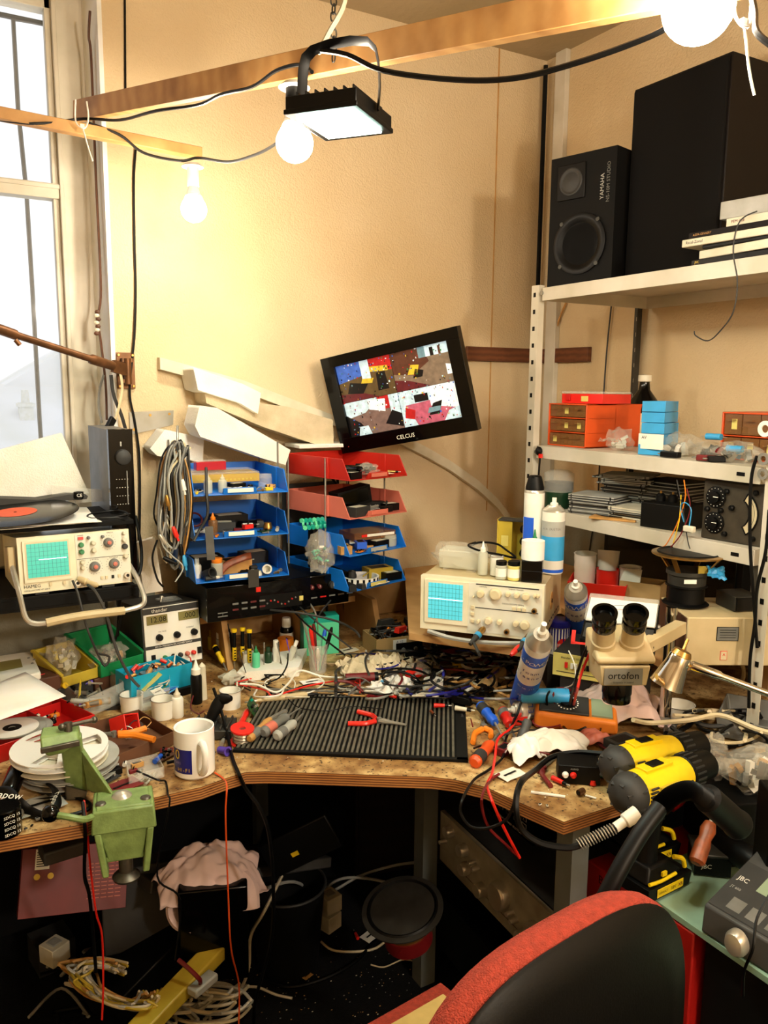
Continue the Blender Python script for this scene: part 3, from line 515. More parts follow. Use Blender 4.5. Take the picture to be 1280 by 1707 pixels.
# ------------------------------------------------ second shelf
def drawer_cab(label,px0,px1,X,dep,h,body,rows,cols,tags_,seedv):
    ya,yb = PX(px0,745,X).y,PX(px1,745,X).y;w_ = ya-yb
    t = thing('drawer_cabinet',label,'drawer cabinet',(X+dep/2,(ya+yb)/2,ZS2+.001),-90)
    m = MB();th = .004;m.box(0,.002,h/2+0,w_,.004,h,body);m.box(0,0,th/2,w_,dep,th,body);m.box(0,0,h-th/2,w_,dep,th,body);m.box(-w_/2+th/2,0,h/2,th,dep,h,body);m.box(w_/2-th/2,0,h/2,th,dep,h,body);m.box(0,dep/2-.002,h/2,w_,.004,h,body)
    for r in range(1,rows): m.box(0,0,r*h/rows,w_,dep-.01,.003,body)
    m.build('body',t,bevel=.001)
    rr = random.Random(seedv)
    for r in range(rows):
        for c in range(cols):
            cw = (w_-.012)/cols;x = -w_/2+.006+cw*(c+.5);zz = r*h/rows+h/rows*.5;m = MB();hh = h/rows-.008
            m.box(x,-dep/2+.004,zz,cw-.003,.003,hh,'clear_amber');m.box(x,0,zz-hh/2+.002,cw-.004,dep*.8,.002,'clear_amber')
            if rr.random() < .6: m.box(x+rr.uniform(-.1,.1)*cw,-dep/2+.0018,zz,cw*.3,.0008,hh*.5,'pale_yellow')
            m.box(x,-dep/4,zz-hh*.3,cw*.7,dep*.3,hh*.3,rr.choice(['brass','steel','charcoal','tan']));dw = m.build('drawer',t);m = MB();m.box(x,-dep/2-.003,zz+hh*.2,cw*.35,.01,.004,'clear_amber');m.build('handle',dw)
drawer_cab('orange drawer cabinet with smoky brown drawers and a red case on top',912,975,1.70,.23,.128,'orange_red',3,3,0,3)
drawer_cab('orange drawer cabinet half hidden by the post at the end of the shelf',1200,1300,1.78,.16,.118,'orange_red',2,3,0,9)
t = thing('parts_case','flat red parts case with clear lid on top of the orange drawer cabinet','parts case',(1.80,1.84,ZS2+.130),-84)
m = MB();m.tray(0,0,0,.155,.13,.028,.002,'bright_red');m.box(.012,-.0662,.014,.026,.001,.016,'pale_yellow');m.build('base',t,bevel=.002);m = MB();m.box(0,0,.032,.157,.132,.007,'clear');m.build('lid',t,bevel=.002);m = MB();m.box(-.05,-.068,.018,.016,.004,.02,'red');m.build('latch',t,bevel=.001)
t = thing('bottle','big dark brown glass bottle standing behind the orange drawer cabinet','bottle',(1.96,1.80,ZS2+.001));m = MB();m.lathe([(.045,0),(.047,.01),(.047,.11),(.04,.14),(.018,.17),(.015,.19),(.015,.2)],'black_gloss',n=24);m.build('body',t);m = MB();m.lathe([(.018,.195),(.02,.197),(.02,.215),(0,.217)],'offwhite',n=20);m.build('cap',t);m = MB();m.lathe([(.0475,.03),(.0475,.1)],'cream',n=24);m.build('label',t)
zz = ZS2+.001
for i in range(5):
    m = MB();m.tray(0,0,0,.062,.10,.0275,.0015,'sky_blue');m.box(0,0,.014,.05,.09,.02,'charcoal')
    one(m,'stacking_drawer','blue stacking drawer, %s of the blue tower on the shelf' % ['bottom one','second from the bottom','middle one','second from the top','topmost one'][i],'drawer',(1.74+.004*(i % 2),PX(1095,750,1.74).y-.003*(i % 3),zz+i*.0285),-72+i,'blue stacking drawers in a tower',bevel=.001)
def bag(label,loc,sx,sy,h,rz=0,mm='clear_bag',seed=1,fill=None,nm='plastic_bag',rx=0):
    t = thing(nm,label,'bag',loc,rz,rx=rx);m = MB();m.ball(0,0,h*.5,sx/2,sy/2,h*.5,mm,16,9,amp=.5,seed=seed);m.sheet(0,sy*.38,h*.35,sx*.9,sy*.5,mm,8,5,amp=h*.3,seed=seed);m.build('film',t)
    if fill:
        m = MB();rr = random.Random(seed)
        for i in range(fill[0]): m.at(rr.uniform(-.3,.3)*sx,rr.uniform(-.3,.3)*sy,rr.uniform(.2,.6)*h,rr.uniform(0,180),rr.uniform(0,180),rr.uniform(0,180));m.box(0,0,0,fill[1]*rr.uniform(.5,1.3),fill[1]*.5,fill[1]*.35,rr.choice(fill[2]))
        o = m.build('contents',t);o['kind'] = 'stuff'
    return t
bag('crumpled clear bag between the orange cabinet and the blue tower',(1.73,1.67,ZS2+.002),.07,.08,.06,seed=2,fill=(8,.02,['charcoal','white']))
bag('clear bag with a white card inside beside the blue tower of drawers',(1.74,1.485,ZS2+.002),.12,.08,.06,-80,seed=4,fill=(6,.03,['white','white','charcoal']))
bag('clear bag of small blue and black parts by the shelf end',(1.72,1.28,ZS2+.002),.12,.08,.05,-80,seed=6,fill=(14,.025,['black','dark_red','steel','sky_blue','white']))
bag('rumpled clear bag in front of the half hidden orange cabinet',(1.75,1.37,ZS2+.002),.11,.08,.045,-70,seed=8,fill=(10,.02,['black','charcoal','brown']))
m = MB();m.box(0,0,.035,.075,.002,.04,'white');m.text('AV',.012,'black',-.02,-.0015,.045);one(m,'price_card','white printed card standing in the clear bag on the second shelf','card',(1.69,1.52,ZS2+.002),-82)
for i,(px,L,mm,lb) in enumerate([(1118,.05,'black','small black connector block on the shelf edge by the blue tower'),(1178,.045,'dark_red','small dark red component on the shelf edge by the clear bag'),(1195,.04,'black','small black component near the blue capacitor on the shelf')]):
    q = PX(px,752,1.68);m = MB();m.box(0,0,.008,L,.02,.014,mm);m.cyl((-L/2,0,.008),(-L/2-.012,0,.008),.002,'steel');one(m,'electronic_part',lb,'component',(1.68,q.y,ZS2+.001),-80+i*20,bevel=.002)
for i,(px,py,lb) in enumerate([(1190,728,'blue capacitor lying on the clear bags at the shelf end, upper one'),(1225,748,'blue capacitor lying at the shelf edge beside the post')]):
    q = PX(px,py,1.70);m = MB();m.cyl((-.02,0,0),(.02,0,0),.008,'sky_blue');m.cyl((.02,0,0),(.035,0,0),.001,'steel');m.cyl((-.02,0,0),(-.035,0,0),.001,'steel');one(m,'capacitor',lb,'capacitor',(1.70,q.y,q.z),-85)
m = MB();m.tube([PX(896,745,1.655),PX(900,757,1.65),PX(897,800,1.65),PX(893,850,1.652)],.003,'black');m.ball(*PX(898,752,1.65),.012,.01,.014,'black',8,6);m.box(*PX(901,760,1.648),.008,.01,.012,'bright_red');one(m,'audio_lead','black lead with a red plug hanging on the shelf post','lead')
# discs and plugs on the end post
for i,(px,py,r) in enumerate([(1276,715,.018),(1273,765,.014),(1272,790,.013)]):
    q = PX(px,py,1.652);m = MB();m.lathe([(r*.5,0),(r,0),(r,.004),(r*.5,.004),(r*.5,0)],'steel' if i else 'white',n=20,axis='X');one(m,'metal_ring',['large pale ring fixed on the white shelf post','middle steel ring on the white shelf post','lowest steel ring on the white shelf post'][i],'ring',(1.649,q.y,q.z))
cable('black power cable running down the shelf post by the test meter',[PX(1262,760,1.65),PX(1252,800,1.65),PX(1250,900,1.65),PX(1256,1000,1.65),PX(1262,1080,1.65)],.004,'black')
cable('black cable hanging down beside the white shelf post to the lamp arm',[PX(1282,850,1.645),PX(1276,920,1.645),PX(1262,980,1.645),PX(1258,1040,1.645),PX(1250,1100,1.645),PX(1248,1180,1.645)],.004,'black')
# ------------------------------------------------ third shelf: discs, cases, meter
q = PX(947,845,1.78)
t = thing('disc_spindle','spindle tub of recordable discs at the end of the disc case stack','disc spindle',(1.715,1.895,ZS3+.001));m = MB();m.lathe([(.042,0),(.042,.052),(.04,.053)],'dark_green',n=28);m.build('base',t);m = MB();m.lathe([(.044,.055),(.044,.078),(.0,.079)],'black',n=28);m.build('disc_pile',t);m = MB();m.lathe([(.046,.05),(.046,.105),(.03,.115),(0,.117)],'clear',n=28);m.build('cover',t)
rr = random.Random(11)
def cases(n,X,Y,z0,rz0,grp,lab,mats,jit=.01,extra=0):
    z = z0
    for i in range(n):
        m = MB();mm = rr.choice(mats);hh = rr.choice([.0095,.0095,.0055]);m.box(0,0,hh/2,.142,.124,hh,mm);m.box(0,0,hh/2,.1435,.1252,hh*.3,'light_grey' if mm != 'light_grey' else 'charcoal');m.box(-.062,-.0622,hh/2,.004,.001,hh*.9,'charcoal');m.box(.06,-.0622,hh/2,.004,.001,hh*.9,'black')
        one(m,'disc_case',lab,'disc case',(X+rr.uniform(-jit,jit),Y+rr.uniform(-jit,jit),z),rz0+rr.uniform(-4,4),grp);z += hh+.0004
    return z
CM = ['charcoal','dark_grey','charcoal','light_grey','grey','offwhite','charcoal']
z = cases(7,1.745,1.745,ZS3+.001,-70,'disc cases in the low front pile','slim dark disc case lying in the low front pile on the third shelf',CM[:5],.004)
z = cases(10,1.86,1.72,ZS3+.001,-78,'disc cases in the tall stack','disc case in the tall stack behind the low pile on the third shelf',CM)
z = cases(4,1.80,1.70,z,-66,'disc cases on top of the tall stack','disc case lying skewed on top of the tall stack under the shelf',CM,.01)
z = cases(12,1.88,1.60,ZS3+.001,-84,'disc cases beside the test meter','dark disc case in the stack behind the black metal box',['black','charcoal','black','dark_grey'],.006)
z = cases(4,1.77,1.60,ZS3+.001,-80,'disc cases in front at the shelf edge','disc case in the short pile behind the loose disc',['light_grey','charcoal','offwhite','tan'],.006)
m = MB();m.box(0,0,.003,.13,.12,.006,'tan');one(m,'disc_sleeve','tan card disc sleeve lying on the shelf edge under the loose disc','disc sleeve',(1.725,1.655,ZS3+.001),-62)
m = MB();m.lathe([(.008,0),(.058,0),(.058,.0015),(.008,.0015),(.008,0)],'black_gloss',n=40);m.lathe([(.008,.002),(.025,.002)],'silver',n=30);one(m,'compact_disc','dark disc lying on the tan sleeve at the shelf edge','disc',(1.735,1.67,ZS3+.008))
t = thing('metal_box','black metal amplifier module box with coloured wires on the third shelf','module box',(1.735,1.475,ZS3+.001),-78)
m = MB();m.box(0,0,.033,.125,.10,.066,'black');m.build('case',t,bevel=.002)
for x in (-.04,-.005,.035):
    m = MB();m.lathe([(.013,.066),(.013,.08),(.008,.086),(0,.087)],'black',x,.01,0,14);m.cyl((x,.01,.086),(x,.01,.093),.003,'brass');m.build('terminal',t)
for k,(mm,pth) in enumerate([('orange',[(1140,800),(1142,830),(1130,870),(1112,905),(1104,912)]),('dark_red',[(1145,815),(1150,850),(1135,890),(1118,912)]),('sky_blue',[(1140,870),(1134,845),(1142,838),(1152,850),(1148,880)]),('charcoal',[(1128,800),(1138,850),(1146,900),(1150,915)]),('yellow',[(1135,825),(1133,860),(1128,885),(1122,905)])]):
    cable('thin %s wire trailing from the black module box to the bare speaker' % {'orange': 'orange','dark_red': 'dark red','sky_blue': 'blue','charcoal': 'black','yellow': 'yellow'}[mm],[PX(x,y,1.645) for x,y in pth],.0015,mm)
m = MB();q = PX(1149,882,1.645);m.box(q.x,q.y,q.z,.014,.03,.016,'offwhite');one(m,'terminal_block','white terminal block hanging at the foot of the test meter','connector',bevel=.003)
# vintage test meter lying on its side
t = thing('test_meter','old dark brown moving coil test meter with two dials standing on its side','test meter',(1.735,1.262,ZS3+.001),-84);t.scale = (.80,.9,.84)
mw_,mh = .195,.172;y = -.052
m = MB();m.box(0,0,mh/2,mw_,.10,mh,'avo');m.box(0,-.045,mh/2,mw_+.006,.012,mh+.004,'avo');m.build('case',t,bevel=.006)
for zc in (.125,.05):
    m = MB();m.lathe([(.033,0),(.033,.003),(.018,.005),(.017,.014),(0,.015)],'black',-.055,y,zc,10,'Y');m.beam((-.055,y-.014,zc),(-.04,y-.014,zc+.004),.004,.006,'black_gloss');m.box(-.046,y-.016,zc+.002,.016,.001,.002,'white')
    for a in range(0,360,24): m.box(-.055+.026*math.cos(rad(a)),y-.0045,zc+.026*math.sin(rad(a)),.002,.001,.002,'white')
    m.build('dial_knob',t)
m = MB();A = []
for k in range(13): a = rad(62-k*10.3);A.append((.004+.065*math.cos(a)+.012,.087+.065*math.sin(a)))
B = []
for k in range(13): a = rad(-62+k*10.3);B.append((.004+.036*math.cos(a)+.014,.087+.042*math.sin(a)))
n_ = len(A);vs = [(x,y-.001,z) for x,z in A+B];fs = [(i,2*n_-1-i,2*n_-2-i,i+1) for i in range(n_-1)];m.add(vs,fs,'cream')
arc = [(x-.010,y-.0015,z) for x,z in A[2:-2]];m.tube(arc,.0005,'charcoal');m.build('scale',t)
m = MB();m.tube([(x+.001,y-.001,z) for x,z in A+B],.0025,'black_matt',5,1,closed=True);m.build('scale_surround',t)
for x,zc in ((-.02,.145),(.0,.1),(-.035,.088),(-.018,.022),(.072,.15),(.072,.02),(-.08,.088)):
    m = MB();m.lathe([(.008,0),(.008,.008),(.004,.012),(0,.012)],'black',x,y,zc,10,'Y');m.build('screw_terminal',t)
t = thing('spare_knob','small pale knob resting on the upper corner of the brown test meter','knob',(1.70,1.335,ZS3+.147));m = MB();m.lathe([(.009,0),(.012,.004),(.012,.012),(0,.014)],'offwhite',n=14);m.build('knob_body',t)
# black panel behind
m = MB();m.box(0,0,.16,.54,.04,.32,'black');m.box(0,-.022,.16,.5,.004,.28,'black_gloss');one(m,'flat_screen','black flat panel leaning on the wall behind the bare speaker','flat panel',(WX-.085,1.72,.985),-90,bevel=.004)
# ================================================================ small things shared by the trays and the worktop
def bottle(label,loc,r,h,mm,cap,nozzle=True,rz=0,rx=0,band=None,grp=None,bandtxt=None,nm='bottle',capr=None,ry=0):
    t = thing(nm,label,'bottle',loc,rz,grp,rx=rx,ry=ry)
    m = MB();m.lathe([(r*.9,0),(r,.003),(r,h*.62),(r*.85,h*.68),(r*.4,h*.71)],mm,n=18)
    m.build('body',t)
    m = MB();c = capr or r*.55
    if nozzle: m.lathe([(c,h*.68),(c,h*.8),(c*.6,h*.84),(c*.2,h),(0,h)],cap,n=16)
    else: m.lathe([(c,h*.68),(c,h*.95),(c*.9,h),(0,h)],cap,n=16)
    m.build('cap',t)
    if band: m = MB();m.lathe([(r+.0004,h*.12),(r+.0004,h*.52)],band,n=18);m.build('label',t)
    return t
def jar(label,loc,r,h,mm,cap,band=None,nm='jar',rx=0,rz=0):
    t = thing(nm,label,'jar',loc,rz,rx=rx);m = MB();m.lathe([(r*.93,0),(r,.003),(r,h*.72),(r*.85,h*.78)],mm,n=20);m.build('body',t)
    m = MB();m.lathe([(r*.92,h*.76),(r*.95,h*.78),(r*.95,h*.98),(r*.88,h),(0,h)],cap,n=20);m.build('lid',t)
    if band: m = MB();m.lathe([(r+.0004,h*.15),(r+.0004,h*.6)],band,n=20);m.build('label',t)
    return t
def tub(label,loc,r,h,mm,rx=0,ry=0,rz=0,nm='tub',cat='tub',grp=None,taper=.92,ribs=0):
    m = MB();pr = [(r*taper,0),(r,h)] if not ribs else [(r*taper,0)]+[(r*(taper+(1-taper)*k/ribs)+(.001 if k % 2 else 0),h*k/ribs) for k in range(1,ribs+1)]
    m.lathe(pr+[(r+.002,h),(r+.002,h-.004+.004),(r-.002,h),(r*taper-.002,.003),(0,.003)],mm,n=26);return one(m,nm,label,cat,loc,rz,grp,rx=rx,ry=ry)
def bit(kind,label,loc,rz,L,mm,grp=None,m2='black',rx=0,ry=0):
    m = MB();nm,cat = kind,kind.replace('_',' ')
    if kind == 'component_box': m.box(0,0,L*.2,L,L*.6,L*.4,mm);m.box(0,0,L*.4,L*.7,L*.4,.001,m2)
    elif kind == 'plug': m.cyl((-L/2,0,L*.14),(L*.1,0,L*.14),L*.13,mm,L*.1);m.cyl((L*.1,0,L*.14),(L*.3,0,L*.14),L*.09,m2);m.cyl((L*.3,0,L*.14),(L/2,0,L*.14),L*.04,'silver')
    elif kind == 'knob': m.lathe([(L*.5,0),(L*.5,L*.3),(L*.42,L*.45),(L*.4,L*.7),(0,L*.72)],mm,n=16);m.box(0,-L*.2,L*.73,L*.06,L*.3,.0006,m2)
    elif kind == 'battery': m.cyl((-L/2,0,L*.16),(L*.38,0,L*.16),L*.15,mm);m.cyl((L*.38,0,L*.16),(L*.5,0,L*.16),L*.15,m2);m.cyl((L*.5,0,L*.16),(L*.55,0,L*.16),L*.05,'silver')
    elif kind == 'switch': m.box(0,0,L*.2,L,L*.5,L*.4,mm);m.cyl((0,0,L*.4),(L*.15,0,L*.75),L*.07,m2)
    elif kind == 'motor': m.cyl((-L*.3,0,L*.25),(L*.3,0,L*.25),L*.25,mm);m.cyl((L*.3,0,L*.25),(L*.5,0,L*.25),L*.04,m2);m.box(-L*.33,0,L*.25,L*.04,L*.3,L*.3,m2)
    elif kind == 'adapter': m.hexa([(-L/2,-L*.2,0),(L/2,-L*.16,0),(L/2,L*.16,0),(-L/2,L*.2,0),(-L*.42,-L*.16,L*.34),(L*.4,-L*.12,L*.3),(L*.4,L*.12,L*.3),(-L*.42,L*.16,L*.34)],mm);m.cyl((L/2,0,L*.14),(L*.75,0,L*.12),L*.05,m2)
    elif kind == 'circuit_board':
        m.box(0,0,.002,L,L*.6,.002,mm)
        for q in range(6): m.box(RND.uniform(-.4,.4)*L,RND.uniform(-.22,.22)*L,.005,L*.12,L*.08,.006,RND.choice(['black','silver','charcoal',m2]))
    elif kind == 'spring_clip': m.tube([(-L/2,0,.003),(0,L*.15,L*.2),(L/2,0,.003),(0,-L*.15,L*.1)],L*.05,mm)
    elif kind == 'screw': m.cyl((-L/2,0,L*.1),(L*.3,0,L*.1),L*.07,mm);m.cyl((L*.3,0,L*.1),(L*.5,0,L*.1),L*.16,mm)
    elif kind == 'capacitor': m.cyl((-L*.35,0,L*.2),(L*.35,0,L*.2),L*.2,mm);m.cyl((L*.35,0,L*.2),(L*.7,0,L*.1),L*.02,'silver');m.box(0,-.0,L*.4,L*.6,L*.1,.001,m2)
    elif kind == 'tape_roll': m.lathe([(L*.3,0),(L*.5,0),(L*.5,L*.3),(L*.3,L*.3),(L*.3,0)],mm,n=22)
    elif kind == 'pen': m.cyl((-L/2,0,L*.04),(L*.3,0,L*.04),L*.035,mm);m.cyl((L*.3,0,L*.04),(L*.5,0,L*.04),L*.03,m2,L*.008)
    elif kind == 'card': m.sheet(0,0,.002,L,L*.65,mm,6,4,amp=.003,seed=L*100);m.box(0,0,.0045,L*.6,L*.08,.0004,m2)
    elif kind == 'fuse': m.cyl((-L/2,0,L*.13),(-L*.25,0,L*.13),L*.13,'silver');m.cyl((-L*.25,0,L*.13),(L*.25,0,L*.13),L*.11,'frost');m.cyl((L*.25,0,L*.13),(L/2,0,L*.13),L*.13,'silver')
    return one(m,nm,label,cat,loc,rz,grp,rx=rx,ry=ry,bevel=.0008 if kind in ('component_box','adapter','switch') else 0)
class _D(dict):
    def __missing__(s,k): return k.replace('_',' ')
CN = _D({'black': 'black','offwhite': 'cream','white': 'white','charcoal': 'dark grey','red': 'red','bright_red': 'bright red','silver': 'silver','steel': 'steel','orange': 'orange','yellow': 'yellow','sky_blue': 'pale blue','royal': 'blue','brass': 'brass','pcb': 'green','tan': 'tan','grey': 'grey','brown': 'brown','green': 'green','dark_red': 'dark red','purple': 'purple','light_grey': 'light grey','teal': 'teal','mustard': 'mustard','mint': 'mint green','copper': 'copper','black_gloss': 'glossy black','pink_red': 'pink','cream': 'cream','rubber': 'grey black','dark_steel': 'dull steel'})
def scatter(parent_T,where,spots,seed=0):
    """spots: (kind, material, x, y, z, rz, L)"""
    for k,mm,x,y,z,rz,L in spots:
        p = parent_T @ Vector((x,y,z));r0_ = math.degrees(parent_T.to_euler().z)
        bit(k,'%s %s %s' % (CN[mm],k.replace('_',' '),where),p,r0_+rz,L,mm,m2=('offwhite' if mm in ('black','charcoal') else 'black'))
# ================================================================ letter trays
def letter_tray(label,loc,rz,mm,w,dpt,h,lip):
    t = thing('letter_tray',label,'letter tray',loc,rz);th = .003
    m = MB();m.box(0,dpt/2,th/2,w,dpt,th,mm)
    for s in (-1,1):
        x = s*(w/2-th/2);a,b = x-th/2,x+th/2
        m.hexa([(a,0.0,th),(b,0.0,th),(b,dpt,th),(a,dpt,th),(a,.035,h),(b,.035,h),(b,dpt,h),(a,dpt,h)],mm)
        m.box(s*w/2,dpt*.35,h/2,.01,.022,h,mm)
    m.box(0,dpt-th/2,h/2,w-2*th,th,h,mm);m.hexa([(-w*.2,.0,th),(w*.16,.0,th),(w*.16,.012,th),(-w*.2,.012,th),(-w*.2,-.004,.020),(w*.14,-.004,.020),(w*.14,-.001,.020),(-w*.2,-.001,.020)],mm)
    m.build('tray_body',t,bevel=.001)
    m = MB();m.box(-w*.02,-.0040,.0125,w*.27,.001,.011,lip);m.build('label_strip',t)
    return t
LT = []
def rods(label,loc,rz,w,dpt,z0,z1):
    t = thing('tray_rods',label,'support rods',loc,rz)
    for x,y in ((-w/2,dpt*.35),(w/2,dpt*.35),(-w/2,dpt*.95),(w/2,dpt*.95)): m = MB();m.cyl((x*1.035,y,z0),(x*1.035,y,z1),.0028,'steel',n=8);m.build('rod',t)
base = PY(330,968,2.10);TW,TD,TH_ = .265,.30,.062
zb = [1.088,1.207,1.326];nm3 = ['lowest','middle','topmost']
X0 = PY(328,968,2.10).x+TW/2
for i in range(3):
    LT.append((letter_tray('blue letter tray full of oddments, %s of the three tray stack under the white foam' % nm3[i],(X0,2.10,zb[i]),-4,'tray_blue',TW,TD,TH_,'white')))
rods('steel rods carrying the three blue trays',(X0,2.10,0),-4,TW,TD,1.09,1.46)
RX,RY = PY(583,920,2.06).x,2.06;zr = [1.022,1.128,1.238,1.350];rw,rd = .235,.30
ca,sa = math.cos(rad(14)),math.sin(rad(14));RXc,RYc = RX+rw/2*ca,RY+rw/2*sa
mmr = ['tray_blue','sky_blue','tray_coral','tray_red'];lbr = ['blue letter tray holding the black and white striped ring','pale blue letter tray holding clear boxes below the coral tray','coral red letter tray holding black plastic parts','bright red letter tray directly under the television']
for i in range(4): LT.append(letter_tray(lbr[i],(RXc,RYc,zr[i]),14,['tray_blue','tray_blue','tray_coral','tray_red'][i],rw,rd,TH_,['pale_yellow','light_grey','tray_coral','pink_red'][i]))
rods('steel rods carrying the red and blue trays below the television',(RXc,RYc,0),14,rw,rd,1.0,1.41)
t = thing('wire_stand','black tubular metal stand behind the red and blue trays','stand',(RXc,RYc,0),14)
for a,b in (((.128,.30,.812),(.10,.31,1.35)),((.06,.315,.812),(.05,.315,1.35)),((.13,.25,.812),(.135,.30,1.35))): m = MB();m.cyl(a,b,.005,'black',n=8);m.build('leg',t)
for a,b in (((.05,.315,1.12),(.12,.30,1.25)),((.05,.315,1.35),(.12,.30,1.27))): m = MB();m.cyl(a,b,.004,'black',n=8);m.build('brace',t)
def TM(x,y,z,rz): return Matrix.Translation((x,y,z)) @ Matrix.Rotation(rad(rz),4,'Z')
A0 = [TM(X0,2.10,zb[i]+.0035,-4) for i in range(3)];B0 = [TM(RXc,RYc,zr[i]+.0035,14) for i in range(4)]
w_ = 'in the topmost blue tray'
bottle('small clear dropper bottle in the topmost blue tray, nearer the hanging leads',A0[2] @ Vector((-.085,.035,0)),.012,.052,'frost','frost');bottle('small clear dropper bottle in the topmost blue tray, nearer the label strip',A0[2] @ Vector((-.045,.035,0)),.012,.05,'frost','frost')
t = thing('tool_case','clear yellow topped parts case lying across the topmost blue tray','parts case',A0[2] @ Vector((-.03,.16,.02)),-6);m = MB();m.box(0,0,.012,.22,.13,.022,'clear_yellow')
for i in range(18): m.box(-.1+i*.0115,-.066,.008,.006,.001,.005,'mustard')
m.build('case',t,bevel=.002);m = MB();m.box(0,0,.026,.22,.13,.006,'clear');m.build('lid',t,bevel=.002)
m = MB();m.box(0,0,.012,.085,.035,.024,'clear_red');m.box(0,0,.026,.085,.035,.003,'clear');one(m,'red_case','small clear red case lying on top of the yellow parts case','case',A0[2] @ Vector((-.05,.15,.052)),-4,bevel=.003)
scatter(A0[2],w_,[('switch','yellow',.085,.03,0,10,.022),('card','white',-.01,.07,.005,15,.06),('plug','charcoal',.03,.06,.0,40,.04),('knob','black',.045,.075,0,0,.018),('spring_clip','silver',.07,.06,0,30,.03),('fuse','steel',.0,.03,.0,70,.03),('component_box','black',.01,.09,.0,20,.045),('motor','tan',.095,.055,0,0,.03),('screw','brass',.055,.02,.0,10,.025),('circuit_board','offwhite',-.105,.07,0,60,.04),('tape_roll','tan',.11,.09,0,0,.03),('connector' if 0 else 'plug','yellow',-.115,.03,0,70,.03)])
jar('small clear pot of screws at the end of the topmost blue tray',A0[2] @ Vector((.095,.095,0)),.02,.04,'clear','clear')
w_ = 'in the middle blue tray'
bottle('dropper bottle with orange cap standing in the middle blue tray',A0[1] @ Vector((-.07,.05,0)),.013,.062,'clear_amber','orange')
scatter(A0[1],w_,[('component_box','black',.0,.15,0,5,.10),('component_box','charcoal',-.03,.10,0,-12,.07),('switch','bright_red',.03,.055,.01,20,.03),('card','white',-.1,.06,.01,60,.06),('motor','charcoal',-.035,.028,.0,12,.035),('plug','orange',-.065,.02,0,60,.028),('knob','brass',.09,.06,.005,0,.026),('battery','light_grey',.11,.035,.002,70,.036),('adapter','black',.05,.12,0,30,.07),('adapter','charcoal',.09,.14,0,80,.06),('plug','black',.06,.16,.0,100,.06),('plug','white',.045,.075,.01,5,.05),('component_box','dark_red',.01,.07,0,-20,.03),('plug','silver',-.02,.05,0,120,.03),('screw','steel',.07,.02,.0,20,.022),('circuit_board','pcb',.075,.045,.0,24,.035),('card','tan',-.11,.1,0,30,.05)])
m = MB();m.tube([(.02*math.cos(a/8*6.283),.02*math.sin(a/8*6.283),.004) for a in range(8)],.003,'maroon',closed=True);one(m,'rubber_ring','maroon rubber ring in the back corner of the middle blue tray','ring',A0[1] @ Vector((-.1,.14,.03)),rx=60)
w_ = 'in the lowest blue tray'
jar('small glass jar with orange lid in the lowest blue tray',A0[0] @ Vector((-.063,.045,0)),.016,.055,'frost','orange');bottle('small white bottle in the corner of the lowest blue tray',A0[0] @ Vector((-.115,.06,0)),.012,.055,'white','white',nozzle=False)
m = MB();m.tube([(-.05,0,.01),(-.02,.01,.03),(.03,.01,.045),(.05,0,.05)],.011,'wood_handle',8,flat=.5);one(m,'brown_strap','curved brown leather strap lying in the lowest blue tray','strap',A0[0] @ Vector((-.01,.05,.0)),5)
tub('small open grey pot tipped in the lowest blue tray',A0[0] @ Vector((-.098,.035,.012)),.014,.028,'charcoal',rx=70,rz=30);tub('white topped roll lying at the end of the lowest blue tray',A0[0] @ Vector((.075,.035,.014)),.012,.03,'white',rx=80,rz=-15)
scatter(A0[0],w_,[('component_box','black',-.07,.16,0,3,.10),('component_box','charcoal',.09,.2,0,10,.085),('card','offwhite',.02,.15,.02,12,.09),('component_box','tan',.0,.10,.0,8,.09),('plug','charcoal',-.08,.012,0,5,.05),('plug','orange',-.035,.014,0,5,.03),('plug','black',.03,.05,.0,10,.05),('screw','steel',.11,.035,.0,40,.035),('screw','brass',.1,.02,.0,20,.02),('knob','offwhite',.05,.022,0,0,.018),('spring_clip','silver',.095,.07,0,60,.04),('motor','dark_steel',.05,.08,0,20,.035),('circuit_board','brown',.03,.07,0,0,.05)])
m = MB();m.box(0,0,0,.03,.0015,.05,'dark_steel');one(m,'grey_tape','strip of grey tape hanging over the lip of the lowest blue tray','tape',A0[0] @ Vector((.025,-.0095,.0)),-4)
cable('black flex drooping from the topmost blue tray to the middle one',[A0[2] @ Vector((-.09,.03,.07)),A0[2] @ Vector((-.1,-.01,.01)),A0[2] @ Vector((-.1,-.015,-.05)),A0[1] @ Vector((-.12,-.01,.03)),A0[1] @ Vector((-.14,-.02,.0))],.004,'charcoal')
m = MB();m.sheet(0,0,0,.022,.09,'dark_steel',3,5,.002);one(m,'tape_strip','grey tape tail hanging from the middle blue tray','tape',A0[1] @ Vector((-.095,-.013,-.01)),-4,rx=80)
w_ = 'in the bright red tray under the television'
m = MB();m.lathe([(.0,.012),(.02,.014),(.034,.022),(.036,.02),(.02,.0),(0,0)],'black_gloss',n=26);one(m,'black_dish','small glossy black dish in the bright red tray','dish',B0[3] @ Vector((-.07,.05,.01)),rx=5)
bag('crinkled clear bag in the bright red tray under the television',B0[3] @ Vector((0,.055,.002)),.08,.06,.035,10,seed=12,fill=(6,.02,['charcoal','steel']))
scatter(B0[3],w_,[('component_box','black',-.085,.025,0,10,.05),('adapter','black',.03,.1,.01,10,.07),('card','offwhite',.03,.035,.004,5,.08),('plug','brass',.085,.025,.004,-50,.04),('screw','steel',.07,.05,.004,-30,.03)])
w_ = 'in the coral red tray'
m = MB();m.box(0,0,.028,.12,.05,.056,'black');m.box(0,-.0255,.03,.1,.001,.04,'black_gloss');one(m,'black_case','large black plastic case tilted in the coral red tray','case',B0[2] @ Vector((-.03,.09,.02)),8,ry=-10,bevel=.004)
